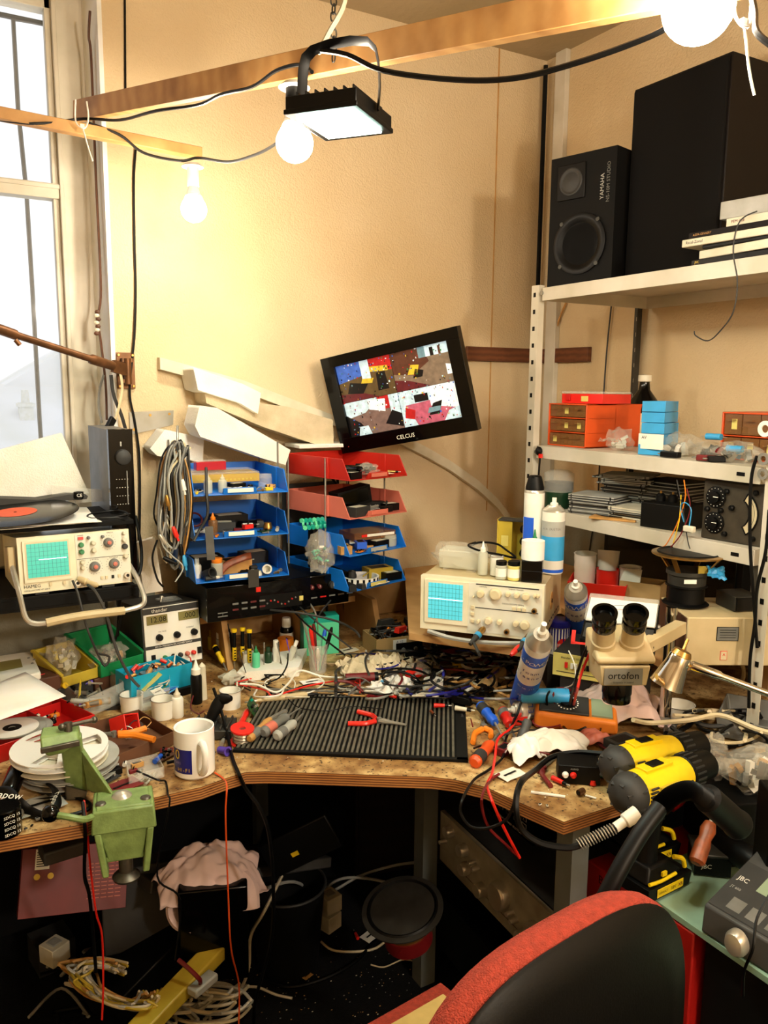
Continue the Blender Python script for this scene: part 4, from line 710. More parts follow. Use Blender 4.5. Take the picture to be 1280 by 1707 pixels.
m = MB();m.tube([(-.06,0,.004),(0,.004,.006),(.06,0,.012)],.004,'steel')
for i in range(6): m.cyl((-.04+i*.018,0,.006),(-.04+i*.018,0,.016),.002,'steel',n=6)
one(m,'metal_comb','thin steel contact strip along the front of the coral red tray','contact strip',B0[2] @ Vector((-.045,.03,.012)),5)
scatter(B0[2],w_,[('component_box','charcoal',-.06,.03,0,10,.07),('adapter','black',.05,.08,0,-20,.09),('component_box','black',.09,.05,.0,-6,.055),('switch','rubber',.055,.03,0,10,.045),('card','light_grey',.0,.05,.01,8,.07)])
w_ = 'in the pale blue tray'
w_ = 'in the tray below the coral one'
m = MB();m.box(0,0,.012,.15,.09,.022,'clear_amber');m.box(.02,-.0455,.014,.1,.001,.008,'white');m.box(-.04,-.0456,.014,.02,.001,.008,'bright_red');one(m,'flat_case','flat smoky brown case with white label strip in the tray below the coral one','case',B0[1] @ Vector((.035,.09,.026)),4,bevel=.002)
jar('low clear round pot at the end of the tray below the coral one',B0[1] @ Vector((.085,.045,0)),.024,.034,'frost','frost')
scatter(B0[1],w_,[('component_box','royal',-.04,.04,.01,60,.05),('circuit_board','orange',-.06,.02,.002,20,.03),('component_box','tan',-.1,.05,0,70,.06),('tape_roll','tan',.0,.05,0,0,.04),('component_box','black',.035,.04,0,5,.06),('plug','bright_red',-.08,.13,.02,0,.06),('plug','charcoal',-.06,.09,.0,20,.07),('card','light_grey',-.0,.012,.002,6,.06),('card','white',-.035,.07,.02,50,.05)])
w_ = 'in the lowest tray of the red and blue stack'
t = thing('striped_ring','white ring with black stripes standing in the lowest tray of the red and blue stack','ring',B0[0] @ Vector((-.025,.055,.001)),0);m = MB();m.lathe([(.05,0),(.056,.0),(.057,.024),(.051,.024),(.05,0)],'white',n=40);m.build('ring_body',t);
for k in range(20): m = MB();a = k*18;m.at(0,0,0,rz=a);m.box(.0572,0,.012,.001,.007,.022,'black');m.build('stripe',t)
scatter(B0[0],w_,[('adapter','black',-.1,.02,0,70,.06),('adapter','charcoal',-.065,.015,.0,90,.045),('component_box','mustard',.065,.075,.002,-15,.085),('component_box','black',.085,.035,0,-10,.06),('card','white',.01,.012,.004,5,.06),('knob','charcoal',-.02,.1,.01,0,.03),('pen','mustard',.005,.06,.022,30,.07),('plug','black',-.07,.12,.02,80,.07),('tape_roll','rubber',-.09,.09,.0,0,.05),('circuit_board','tan',.1,.1,.02,-12,.05)])
# ================================================================ hanging bundle of leads
t = thing('cable_bundle','thick bundle of grey and black test leads hanging beside the blue trays','cable bundle',(0,0,0));HY = 2.06
hk = PY(296,715,HY);m = MB();m.tube([PY(296,710,2.12),PY(296,740,2.1),PY(298,820,2.1)],.003,'steel');m.build('hook_rod',t)
mm_ = ['light_grey','charcoal','offwhite','light_grey','tan','grey','tan','black','offwhite','charcoal','light_grey','black','cream','grey','black','light_grey','grey','offwhite','black','grey','light_grey','tan','grey','black']
rr = random.Random(3)
for i,mm in enumerate(mm_):
    xt = 296+rr.uniform(-10,14);yt = 742+rr.uniform(-6,12);xa = 262+rr.uniform(-2,34);xb = 285+rr.uniform(-5,36);yb = 900+rr.uniform(-45,50);dd = rr.uniform(-.02,.02);m = MB()
    m.tube([PY(xt,yt+20,HY+dd),PY(xt-4,yt-4,HY+dd),PY((xt+xa)/2-6,yt+20,HY+dd),PY(xa,820,HY+dd),PY(xa+rr.uniform(-6,8),yb-30,HY+dd),PY((xa+xb)/2+4,yb,HY+dd-.01),PY(xb,850,HY-.02+dd),PY(xb-4,790,HY-.02+dd),PY(xt+8,yt+4,HY-.01+dd)],rr.choice([.0022,.003,.0035]),mm,6,5);m.build('lead',t)
for k,(px,py,mm,a) in enumerate([(306,812,'white',80),(293,890,'bright_red',70),(302,920,'black',85),(273,902,'silver',60),(280,838,'brass',80),(284,935,'black',30),(308,938,'sky_blue',80)]):
    q = PY(px,py,HY-.04);m = MB();m.at(q.x,q.y,q.z,0,a,0);m.turned((-.02,0,0),(.02,0,0),[(.004,0),(.006,.2),(.006,.7),(.003,.72),(.003,1)],mm,10);m.build('plug',t)
cable('long black lead trailing down from the hanging bundle to the power supply',[PY(262,900,HY-.03),PY(254,930,HY-.03),PY(262,965,HY-.04),PY(272,978,HY-.06)],.0025,'black')
cable('thin grey wire trailing from the hanging bundle past the lowest blue tray',[PY(275,870,HY-.04),PY(270,905,HY-.04),PY(285,925,HY-.04),PY(305,945,HY-.05),PY(292,970,HY-.06)],.0018,'light_grey')
# ================================================================ white packing foam on the ledge
def foam(label,pix,Y0,Y1,mm='foam_white'):
    P_ = [PY(x,y,Y0) for x,y in pix];m = MB();m.slab([(p.x,p.z) for p in reversed(P_)],Y0,Y1,mm);return one(m,'packing_foam',label,'packing foam',bevel=.008,seg=3,ang=50)
foam('upper white packing foam block wedged under the sloping ledge',[(322,612),(405,640),(435,655),(430,690),(400,672),(330,650)],2.36,2.495)
foam('long white packing foam strip sloping down to the red tray',[(340,648),(400,668),(480,678),(555,700),(556,742),(530,742),(440,712),(344,672)],2.39,2.498,'foam_cream')
foam('lower white packing foam block resting on the topmost blue tray',[(333,676),(362,680),(446,728),(484,750),(476,775),(440,765),(334,728),(325,710)],2.30,2.41)
foam('rounded piece of white foam beside the hanging cable bundle',[(275,716),(340,730),(338,770),(262,760),(250,748)],2.405,2.495)
foam('white board standing between the oscilloscope and the blue trays',[(228,905),(258,896),(272,985),(240,990)],2.22,2.24)
m = MB();a,b = PY(545,690,WY),PY(505,742,2.4);m.box((PY(500,745,2.4).x+PY(575,745,2.4).x)/2,2.42,PY(540,742,2.4).z,.2,.12,.012,'foam_white');one(m,'foam_board','thin white foam board lying on the bright red tray','foam board',bevel=.002)
# ================================================================ black hifi separates on the riser
def separate(label,loc,rz,w,d,h,kind):
    t = thing('hifi_separate',label,'hifi separate',loc,rz);m = MB();m.box(0,d/2,h/2+.006,w,d,h,'black');m.box(0,-.003,h/2+.006,w,.012,h,'black_gloss');m.build('case',t,bevel=.002)
    for s in (-1,1): m = MB();m.cyl((s*w*.4,.03,0),(s*w*.4,.03,.008),.018,'silver',n=16);m.build('foot',t)
    y = -.0095
    if kind == 0:
        for r in range(2):
            for c in range(4): m = MB();m.box(-w*.24+c*w*.085,y,h*(.35+.17*r),w*.055,.002,h*.05,'grey' if (r+c) % 3 else 'maroon');m.build('button',t)
        m = MB();m.box(-w*.36,y,h*.3,w*.09,.001,h*.03,'grey');m.box(-w*.36,y,h*.2,w*.09,.001,h*.03,'grey');m.box(w*.2,y,h*.45,w*.42,.001,h*.42,'black');m.box(-w*.36,y,h*.25,.001,.001,h*.12,'grey');m.box(-w*.02,y,h*.86,.014,.001,.014,'bright_red');m.build('faceplate',t)
        for c in range(9): m = MB();m.cyl((w*.06+c*w*.035,y-.001,h*(.42+.08*math.sin(c))),(w*.06+c*w*.035,y-.004,h*(.42+.08*math.sin(c))),.0025,'red' if c % 2 else 'grey',n=8);m.build('indicator',t)
        m = MB();m.box(w*.40,y-.001,h*.45,.012,.002,.014,'pale_yellow');m.build('sticker',t)
    else:
        for x,r,mm in ((-.09,.006,'dark_steel'),(-.06,.007,'maroon'),(-.035,.007,'maroon'),(.01,.012,'charcoal'),(.06,.015,'charcoal')): m = MB();m.lathe([(r,0),(r*.9,.01),(0,.011)],mm,x,y,h*.72,14,'Y');m.box(x,y-.0115,h*.74,.001,.001,r*.9,'white');m.build('knob',t)
        for c in range(6): m = MB();m.box(-.08+c*.03,y,h*.36,.02,.002,.004,'grey' if c != 2 else 'red');m.build('button',t)
    return t
vx = PY(345,1003,2.14).x
separate('long black hifi separate with rows of small buttons under the blue trays',(vx+.15,2.13,rz_-.0195),-1,.31,.30,.098,0)
separate('black hifi separate with round knobs beside the lowest tray of the red and blue stack',(vx+.375,2.15,rz_-.0195),1,.135,.3,.093,1)
bag('clear bag of mint green capacitors and resistors standing on the black hifi separate',(vx+.345,2.14,1.075),.085,.05,.125,-10,seed=21,fill=(26,.014,['mint','mint','steel','silver','charcoal','teal']))
m = MB();rr = random.Random(4)
for i in range(18):
    a = (i//6)*.010;m.at(.0+(i % 6)*.013,a,.0+(i//6)*.009,90,30,10*i);m.cyl((0,0,-.003),(0,0,.003),.0068,'teal' if i % 3 else 'mint',n=10)
one(m,'capacitor_strip','strip of teal disc capacitors sticking out beside the pale blue tray','capacitor strip',PY(508,880,2.12),0)
m = MB();m.box(0,0,.06,.02,.03,.12,'black');one(m,'black_upright','narrow black plastic piece standing on the hifi separate beside the capacitor strip','plastic piece',(PY(522,905,2.2).x,2.2,1.075),10,bevel=.003)
m = MB();m.at(0,0,0,0,0,0);m.box(0,0,0,.20,.004,.26,'charcoal')
for k in range(4): m.box(.02,-.0025,-.02-.02*k,.05,.001,.004,'light_grey')
one(m,'grey_booklet','dark grey printed board standing between the two stacks of trays','board',(PY(520,850,2.38).x,2.40,1.18),6,bevel=.002)
m = MB();m.tube([(-.03,0,0),(0,.0,0),(.02,0,.002)],.006,'bright_red');m.cyl((.02,0,.002),(.04,0,-.002),.003,'brass');one(m,'red_plug','red banana plug lying on the riser shelf edge beside the power supply','plug',PZ(338,1000,rz_-.012),0)
m = MB();m.cyl((0,0,0),(.006,0,.012),.008,'yellow');m.cyl((0,0,0),(-.01,.01,-.003),.003,'yellow');one(m,'yellow_clip','small yellow clip on the edge of the riser shelf beside the power supply','clip',PZ(350,1010,rz_-.012))
m = MB();m.lathe([(.012,0),(.02,0),(.02,.006),(.012,.006),(.012,0)],'steel',n=20);one(m,'steel_washer','steel ring lying on the riser shelf edge','ring',PZ(362,1008,rz_-.018))
# ================================================================ oscilloscopes and bench instruments
def knob(m,x,y,z,r,h,mm,tip=None,n=14):
    m.lathe([(r,0),(r*.92,h*.8),(r*.7,h),(0,h)],mm,x,y,z,n,'Y')
    if tip: m.lathe([(r*.4,0),(r*.4,h*.35),(0,h*.4)],tip,x,y-h,z,10,'Y');
    m.box(x+r*.45,y-h*.9,z+r*.35,r*.5,.0008,r*.12,'black')
# black wall shelf under the first oscilloscope
ax,bx = PY(-60,1000,2.03).x,PY(232,978,2.03).x
m = MB();m.box((ax+bx)/2,(2.03+WY)/2,1.106,bx-ax,WY-2.035,.022,'black_matt');m.box((ax+bx)/2,2.04,1.106,bx-ax,.01,.035,'black');one(m,'wall_shelf','black wall shelf carrying the oscilloscope and upright amplifier below the window','shelf',bevel=.001)
t = thing('oscilloscope','cream analogue oscilloscope with carrying handle on the black wall shelf','oscilloscope',(.193+.129,2.045,1.130),2,rx=-7)
W_,Hh,Dp = .258,.133,.27;X = lambda u: -W_/2+W_*u;Zz = lambda v: Hh*v
m = MB();m.box(0,Dp/2+.005,Hh/2,W_-.006,Dp,Hh-.004,'instrument');m.box(0,0,Hh/2,W_,.02,Hh,'instrument');m.box(X(.745),-.0105,Zz(.5),W_*.49,.002,Hh*.94,'panel_grey');m.box(X(.745),-.0117,Zz(.52),W_*.48,.0006,.0012,'charcoal')
m.box(X(.25),-.0125,Zz(.56),W_*.42,.006,Hh*.74,'instrument');m.text('HAMEG',.011,'charcoal',X(.03),-.011,Zz(.12),align='LEFT');m.text('OSCILLOSCOPE HM 203-6',.005,'charcoal',X(.03),-.011,Zz(.05),align='LEFT')
m.text('Y-POS.I',.0045,'charcoal',X(.55),-.0118,Zz(.49));m.text('VOLTS/DIV.',.004,'charcoal',X(.66),-.0118,Zz(.49));m.text('VOLTS/DIV.',.004,'charcoal',X(.84),-.0118,Zz(.49));m.text('TIME/DIV.',.004,'charcoal',X(.82),-.0118,Zz(.96));m.text('POWER',.004,'charcoal',X(.55),-.0118,Zz(.95));m.text('INTENS.',.004,'charcoal',X(.55),-.0118,Zz(.68))
m.build('case',t,bevel=.003)
m = MB();m.box(X(.25),-.0163,Zz(.575),W_*.355,.001,Hh*.6,'screen_teal');m.box(X(.25),-.0158,Zz(.575),W_*.38,.0005,Hh*.66,'cream')
for k in range(1,10): m.box(X(.25)-W_*.1775+W_*.0355*k,-.0170,Zz(.575),.0006,.0003,Hh*.6,'grid_line')
for k in range(1,8): m.box(X(.25),-.0170,Zz(.275)+Hh*.075*k,W_*.355,.0003,.0006,'grid_line')
m.box(X(.29),-.0174,Zz(.585),W_*.24,.0003,.0012,'trace');m.build('screen',t)
for x,z,r,mm,tp in ((.80,.78,.015,'grey','pink_red'),(.66,.36,.016,'grey','pink_red'),(.84,.38,.016,'grey','pink_red'),(.66,.80,.008,'light_grey',None),(.66,.66,.008,'light_grey',None),(.55,.78,.008,'green',None),(.55,.65,.008,'green',None),(.95,.80,.008,'light_grey',None),(.95,.68,.009,'charcoal',None),(.95,.5,.008,'light_grey',None),(.55,.46,.007,'light_grey',None),(.55,.36,.007,'light_grey',None),(.62,.9,.005,'grey',None),(.75,.9,.005,'grey',None),(.95,.93,.006,'light_grey',None)):
    m = MB();knob(m,X(x),-.011,Zz(z),r*.8,.012,'offwhite' if mm == 'light_grey' else mm,tp)
    if tp:
        for a in range(0,360,20): m.box(X(x)+r*1.15*math.cos(rad(a)),-.0119,Zz(z)+r*1.15*math.sin(rad(a)),.0012,.0005,.0012,'charcoal')
    m.build('knob',t)
m = MB();m.box(X(.55),-.013,Zz(.9),.012,.004,.007,'bright_red');m.build('power_button',t)
for x in (.26,.38,.72,.76,.82,.88): m = MB();m.box(X(x),-.0125,Zz(.13 if x < .5 else .14),.006,.004,.008,'cream' if x != .82 else 'black');m.build('push_button',t)
for x,z in ((.57,.12),(.95,.14),(.49,.1)): m = MB();m.cyl((X(x),-.012,Zz(z)),(X(x),-.024,Zz(z)),.0075,'silver');m.cyl((X(x),-.024,Zz(z)),(X(x),-.025,Zz(z)),.004,'black');m.build('socket',t)
m = MB();m.tube([(X(-.02)-.004,.05,Zz(.6)),(X(-.02)-.006,.0,Zz(.45)),(X(-.03),-.06,Zz(.0)),(X(-.01),-.085,-.045),(X(.06),-.09,-.06),(X(.16),-.09,-.062)],.006,'silver',8);m.build('handle_tube',t);m = MB();m.tube([(X(.82),-.09,-.058),(X(.98),-.09,-.052),(X(1.03),-.085,-.035),(X(1.02),-.04,.01),(X(1.01),.04,.05)],.006,'silver',8);m.build('handle_tube',t)
m = MB();m.tube([(X(.15),-.09,-.062),(X(.3),-.092,-.058),(X(.5),-.092,-.056),(X(.7),-.092,-.057),(X(.83),-.09,-.058)],.010,'beige',8);m.build('handle_grip',t)
m = MB();m.box(X(-.045),.03,Zz(.62),.016,.05,.06,'beige');m.build('handle_boss',t,bevel=.003)
for x in (.2,.8): m = MB();m.box(X(x),.03,-.004,.03,.02,.012,'dark_grey');m.build('foot',t)
cable('black probe lead running down from the first oscilloscope socket to the clear box',[PY(121,968,2.015),PY(130,990,1.99),PY(140,1030,1.97),PY(150,1060,1.96),PY(163,1090,1.98),PY(175,1110,1.98),PY(182,1095,1.99),PY(165,1090,1.98)],.003,'charcoal')
cable('thicker grey probe lead running down from the first oscilloscope to the cyan box',[PY(146,975,1.985),PY(158,985,1.96),PY(172,1010,1.95),PY(182,1040,1.95),PY(195,1085,1.95),PY(215,1125,1.95),PY(232,1145,1.93)],.0035,'dark_grey')
m = MB();q = PY(137,969,2.02);m.at(q.x,q.y,q.z,0,0,0);m.turned((-.006,.01,.004),(.03,-.03,-.008),[(.008,0),(.008,.4),(.006,.45),(.0065,.9),(.003,1)],'beige');one(m,'probe_plug','beige probe plug pushed into the first oscilloscope','plug')
# on top of the scope
zt = 1.272
m = MB();m.box(.30,2.22,zt+.004,.34,.28,.012,'black_matt');one(m,'black_folder','black folder lying on top of the first oscilloscope','folder',rx=0,bevel=.002)
cable('black cable coiled on the end of the first oscilloscope',[(.40,2.08,zt+.017),(.46,2.10,zt+.02),(.45,2.18,zt+.02),(.38,2.16,zt+.018),(.37,2.09,zt+.018),(.44,2.08,zt+.014),(.463,2.10,zt-.03),(.47,2.12,zt-.12),(.45,2.1,zt-.16)],.003,'black')
for i,(dx,dz,rzz,mm,lb) in enumerate([(0,.014,6,'white','white paper record sleeve lowest in the pile on the oscilloscope'),(.01,.018,-4,'paper','white paper record sleeve directly under the vinyl record')]):
    m = MB();m.sheet(.22+dx,2.17,zt+dz,.31,.26,mm,8,8,.004,seed=i+2,rz=rzz);one(m,'record_sleeve',lb,'record sleeve')
t = thing('vinyl_record','black vinyl record with orange label lying on paper sleeves','record',(.205,2.16,zt+.034),0,rx=4,ry=-3);m = MB();m.lathe([(.004,0),(.145,0),(.147,.001),(.145,.002),(.05,.002),(.004,.002),(.004,0)],'vinyl',n=60);m.build('disc',t);m = MB();m.lathe([(.004,.0026),(.05,.0026)],'label_orange',n=40);m.build('label',t)
m = MB();m.hexa([(-.02,0,0),(.13,0,0),(.13,.01,0),(-.02,.01,0),(-.02,0,.05),(.12,0,.03),(.12,.01,.03),(-.02,.01,.05)],'clear');one(m,'clear_stand','small clear plastic piece standing behind the vinyl record','plastic piece',(.33,2.30,zt+.03))
m = MB();m.lathe([(.010,0),(.013,.004),(.013,.02),(0,.022)],'black',n=16);m.text('CE',.012,'white',0,-.0135,.012);one(m,'small_bottle_cap','small black cap marked in white behind the vinyl record','cap',(.37,2.26,zt+.045))
# sheets in front of the window
P_ = [PY(x,y,2.34) for x,y in ((-60,768),(0,750),(103,722),(148,822),(100,830),(-60,832))];m = MB();m.slab([(p.x,p.z) for p in reversed(P_)],2.34,2.36,'foam_white');one(m,'foam_sheet','large white foam sheet leaning against the window','foam sheet',bevel=.003)
P_ = [PY(x,y,2.30) for x,y in ((-60,826),(60,830),(110,822),(142,824),(140,829),(100,832),(55,841),(20,855),(-10,838),(-60,836))];m = MB();m.slab([(p.x,p.z) for p in reversed(P_)],2.26,2.32,'charcoal');one(m,'foam_arch','curved dark grey foam cut-off lying in front of the white foam sheet','foam')
m = MB();m.box(.11,2.40,1.25,.36,.04,.24,'offwhite');one(m,'box_panel','pale panel standing behind the vinyl record under the foam sheet','panel',bevel=.002)
t = thing('amplifier','black fronted hifi amplifier standing on end beside the window','amplifier',(PY(204,860,2.2).x+.001,2.2,1.119),0);hw = .062;hh = .385
m = MB();m.box(0,.14,hh/2,hw-.002,.26,hh-.004,'grey');m.box(0,.0,hh/2,hw,.02,hh,'black_gloss')
for r in range(4):
    for c in range(5): m.box(-.014+c*.007,-.0105,hh*.66-r*.022,.003,.0006,.0012,'white')
m.box(.013,-.0105,hh*.60,.002,.0006,.09,'light_grey');m.box(.0,-.0105,hh*.9,.004,.0006,.012,'light_grey');m.box(0,-.0105,hh*.42,.035,.0006,.001,'grey');m.build('case',t,bevel=.002)
m = MB();knob(m,.004,-.010,hh*.81,.021,.014,'charcoal',n=28);m.build('volume_knob',t)
cable('black cable looping behind the amplifier and down to the worktop',[PY(226,860,2.2),PY(236,920,2.15),PY(230,960,2.12),PY(205,965,2.1),PY(200,1000,2.12),PY(196,1060,2.15)],.004,'black')
cable('black lead hanging beside the power supply below the wall shelf',[PY(178,985,2.12),PY(178,1030,2.12),PY(190,1070,2.12),PY(205,1010,2.12)],.0035,'black')
# bench power supply
t = thing('power_supply','grey and black bench power supply with two digital displays','power supply',PY(291,1106,2.18),5,rx=-7);W_,Hh,Dp = .158,.165,.22
m = MB();m.box(0,Dp/2,Hh/2,W_+.008,Dp,Hh+.006,'charcoal');m.box(0,-.002,Hh/2,W_,.006,Hh,'white');m.box(0,-.0052,Hh*.94,W_,.001,Hh*.1,'charcoal');m.text('thandar',.0145,'white',-.034,-.006,Hh*.94);m.box(0,-.0052,Hh*.335,W_,.001,.009,'charcoal');m.text('30V-2A PRECISION DC POWER SUPPLY',.0062,'white',.0,-.0058,Hh*.335);m.text('VOLTAGE',.005,'charcoal',-.03,-.0055,Hh*.58);m.text('CURRENT',.005,'charcoal',.05,-.0055,Hh*.58);m.build('case',t,bevel=.002)
for x,tx in ((-.042,'12.08'),(.048,'.000')): m = MB();m.box(x,-.006,Hh*.79,.058,.003,.024,'lcd_dark');m.text(tx,.021,'black',x+.002,-.008,Hh*.79);m.build('display',t)
for x in (-.04,.01,.06): m = MB();m.lathe([(.015,0),(.015,.0006)],'white',x,-.005,Hh*.49,20,'Y');knob(m,x,-.0055,Hh*.49,.0095,.014,'black');m.build('knob',t)
for x,mm in ((-.028,'green'),(-.004,'black'),(.016,'charcoal'),(.036,'pink_red'),(.054,'bright_red')): m = MB();m.lathe([(.0065,0),(.0065,.008),(.004,.012),(0,.013)],mm,x,-.005,Hh*.14,12,'Y');m.build('terminal',t)
for x in (-.06,.072): m = MB();m.box(x,-.007,Hh*.16,.011,.005,.018,'black');m.build('rocker_switch',t)
q = PY(270,992,2.25);t = thing('foam_plate','clear dish of yellow foam pads on top of the power supply','dish',(q.x,2.27,.985),5);m = MB();m.lathe([(0,0),(.05,0),(.072,.006),(.073,.009),(.05,.004),(0,.004)],'frost',n=28);m.build('plate',t);m = MB();m.ball(-.01,0,.012,.055,.045,.008,'pale_yellow',amp=.3,seed=2);m.build('pads',t);m = MB();m.box(.025,0,.018,.06,.05,.022,'clear');m.build('clear_box',t)
bit('screw','shiny metal connector standing in the clear dish on the power supply',(q.x,2.26,1.01),40,.035,'silver',ry=-70)
cable('red lead from the power supply terminals down to the cyan box',[PY(314,1095,2.16),PY(318,1100,2.12),PY(317,1130,2.1),PY(314,1160,2.08)],.002,'bright_red')
cable('black lead from the power supply terminals down to the cyan box',[PY(302,1098,2.16),PY(300,1110,2.12),PY(298,1130,2.1),PY(306,1150,2.07)],.002,'black')
cable('white lead from the power supply terminals over the components',[PY(296,1088,2.16),PY(292,1092,2.13),PY(290,1110,2.1)],.0018,'white')
# ------------------------------------------------ right oscilloscope
t = thing('oscilloscope','beige oscilloscope with bright blue screen standing on the riser shelf','oscilloscope',(1.136,1.764,.99),-50);W_,Hh,Dp = .322,.143,.30;X = lambda u: W_*u
m = MB();m.box(W_/2,Dp/2+.006,Hh/2,W_-.004,Dp,Hh-.003,'beige');m.box(W_/2,0,Hh/2,W_,.022,Hh,'instrument');m.box(X(.69),-.0115,Zz(.5),W_*.59,.0016,Hh*.9,'panel_grey');m.box(X(.22),-.013,Zz(.54),W_*.36,.006,Hh*.80,'instrument')
m.box(X(.71),-.0126,Zz(.93),W_*.5,.0006,.003,'charcoal');m.box(X(.71),-.0126,Zz(.50),W_*.5,.0006,.002,'charcoal');m.text('OSCILLOSCOPE 20MHz',.0055,'charcoal',X(.76),-.0127,Zz(.62));m.text('VERTICAL',.0045,'charcoal',X(.52),-.0127,Zz(.89));m.text('TIME/DIV  TRIGGER',.0045,'charcoal',X(.78),-.0127,Zz(.89))
for k in range(9): m.box(W_-.0015,.02+.03*k,Hh*.15,.001,.012,.004,'charcoal')
for a in range(0,360,30): m.box(W_-.0013,.13+.017*math.cos(rad(a)),Hh*.5+.017*math.sin(rad(a)),.001,.003,.003,'black')
m.lathe([(.024,0),(.024,.0012),(.0,.0012)],'tan',W_-.002,.13,Hh*.5,28,'X');m.lathe([(.006,0),(.005,.002),(0,.002)],'black',W_-.0008,.13,Hh*.5,12,'X');m.build('case',t,bevel=.003)
m = MB();m.box(X(.215),-.0168,Zz(.56),W_*.285,.001,Hh*.66,'screen_blue')
for k in range(1,10): m.box(X(.215)-W_*.1425+W_*.0285*k,-.0174,Zz(.56),.0006,.0003,Hh*.66,'grid_line')
for k in range(1,8): m.box(X(.215),-.0174,Zz(.23)+Hh*.0825*k,W_*.285,.0003,.0006,'grid_line')
m.box(X(.215),-.0178,Zz(.60),W_*.285,.0003,.0014,'trace');m.build('screen',t)
for x,z,r in ((.50,.76,.012),(.62,.78,.019),(.72,.80,.008),(.79,.80,.009),(.86,.79,.012),(.57,.28,.012),(.66,.28,.008),(.79,.28,.009),(.86,.27,.015),(.49,.25,.006),(.445,.70,.003),(.93,.82,.005),(.955,.82,.005)): m = MB();knob(m,X(x),-.012,Zz(z),r*.85,.013,'cream');m.build('knob',t)
for x,z in ((.44,.5),(.44,.38),(.44,.25),(.77,.55),(.81,.55),(.85,.55)): m = MB();m.box(X(x),-.0145,Zz(z),.009,.005,.008,'cream');m.build('push_button',t)
for x,z in ((.93,.55),(.72,.12),(.53,.12),(.93,.17)): m = MB();m.cyl((X(x),-.012,Zz(z)),(X(x),-.022,Zz(z)),.0068,'brass');m.cyl((X(x),-.022,Zz(z)),(X(x),-.023,Zz(z)),.004,'black');m.build('socket',t)
for x in (.12,.88): m = MB();m.box(X(x),.05,-.012,.04,.05,.024,'grey');m.build('foot',t)
m = MB();m.tube([(X(.07),-.01,-.006),(X(.3),-.03,-.012),(X(.6),-.03,-.012),(X(.95),-.01,-.006)],.006,'light_grey',6,4);m.build('stand_bar',t)
Mx = t.matrix_basis if 0 else Matrix.Translation((1.136,1.764,.99)) @ Matrix.Rotation(rad(-50),4,'Z')
def bnc(label,x,z,cols,path,cm='charcoal'):
    m = MB();a = Mx @ Vector((X(x),-.020,Zz(z)));b = Mx @ Vector((X(x)-.015,-.06,Zz(z)-.02));m.turned(a,b,[(.008,0),(.008,.3),(.0085,.32),(.0085,.45),(.006,.5),(.006,1)],'brass');m.turned(a.lerp(b,.4),a.lerp(b,.65),[(.0095,0),(.0095,1)],cols);m.turned(a.lerp(b,.65),a.lerp(b,1.3),[(.008,0),(.005,1)],'charcoal');one(m,'bnc_plug',label,'plug');return b
b1 = bnc('probe plug with blue ring in the lower middle of the beige oscilloscope',.53,.12,'sky_blue',0);b2 = bnc('probe plug with blue ring at the lower end of the beige oscilloscope',.90,.1,'sky_blue',0)
cable('dark blue black probe lead from the middle plug of the beige oscilloscope',[b1,b1+Vector((-.0,-.03,-.03)),D(790,1068,.08),D(805,1090,.03),D(830,1085,.03),D(850,1065,.05),b2],.004,'charcoal')
m = MB();m.turned(Mx @ Vector((X(.86),-.05,0)),Mx @ Vector((X(.80),-.085,-.02)),[(.004,0),(.007,.3),(.007,.8),(.004,1)],'bright_red');one(m,'red_plug','red banana plug hanging at the corner of the beige oscilloscope','plug')
# things on the scope
def onS(x,y,z=0): return Mx @ Vector((x,y,Hh+.002+z))
bag('large milky clear plastic bag lying on the beige oscilloscope behind its screen',onS(.08,.10,-.004),.15,.10,.075,-50,seed=31,mm='clear_bag')
m = MB();m.box(0,0,.025,.11,.07,.05,'frost');one(m,'clear_box','milky plastic box standing inside the bag on the beige oscilloscope','box',onS(.075,.12),-50,bevel=.003)
bottle('white glue bottle with pointed nozzle on the beige oscilloscope',onS(.150,.05),.013,.088,'frost','white',rz=0);tub('short white plastic pot beside the glue bottle on the oscilloscope',onS(.185,.06),.017,.05,'white',nm='pot',cat='pot',taper=1)
jar('small glass jar with black lid and white label beside the white pot',onS(.205,.022),.0145,.047,'frost','black','white');jar('small glass jar of amber paste with black lid beside the black cube',onS(.238,.022),.0165,.049,'pale_yellow','black','white')
m = MB();m.box(0,0,.027,.052,.052,.054,'black_gloss');m.box(0,0,.028,.053,.053,.002,'black');one(m,'black_cube','glossy black plastic box stacked under a white roll on the oscilloscope','box',onS(.282,.036),-44,bevel=.004)
m = MB();m.lathe([(.01,0),(.029,0),(.029,.048),(.01,.048),(.01,0)],'paper',n=26);one(m,'paper_roll','white paper roll standing on the glossy black box','paper roll',onS(.282,.036,.055))
t = bottle('slim green glue applicator standing behind the white paper roll',onS(.27,.13),.012,.115,'green','green')
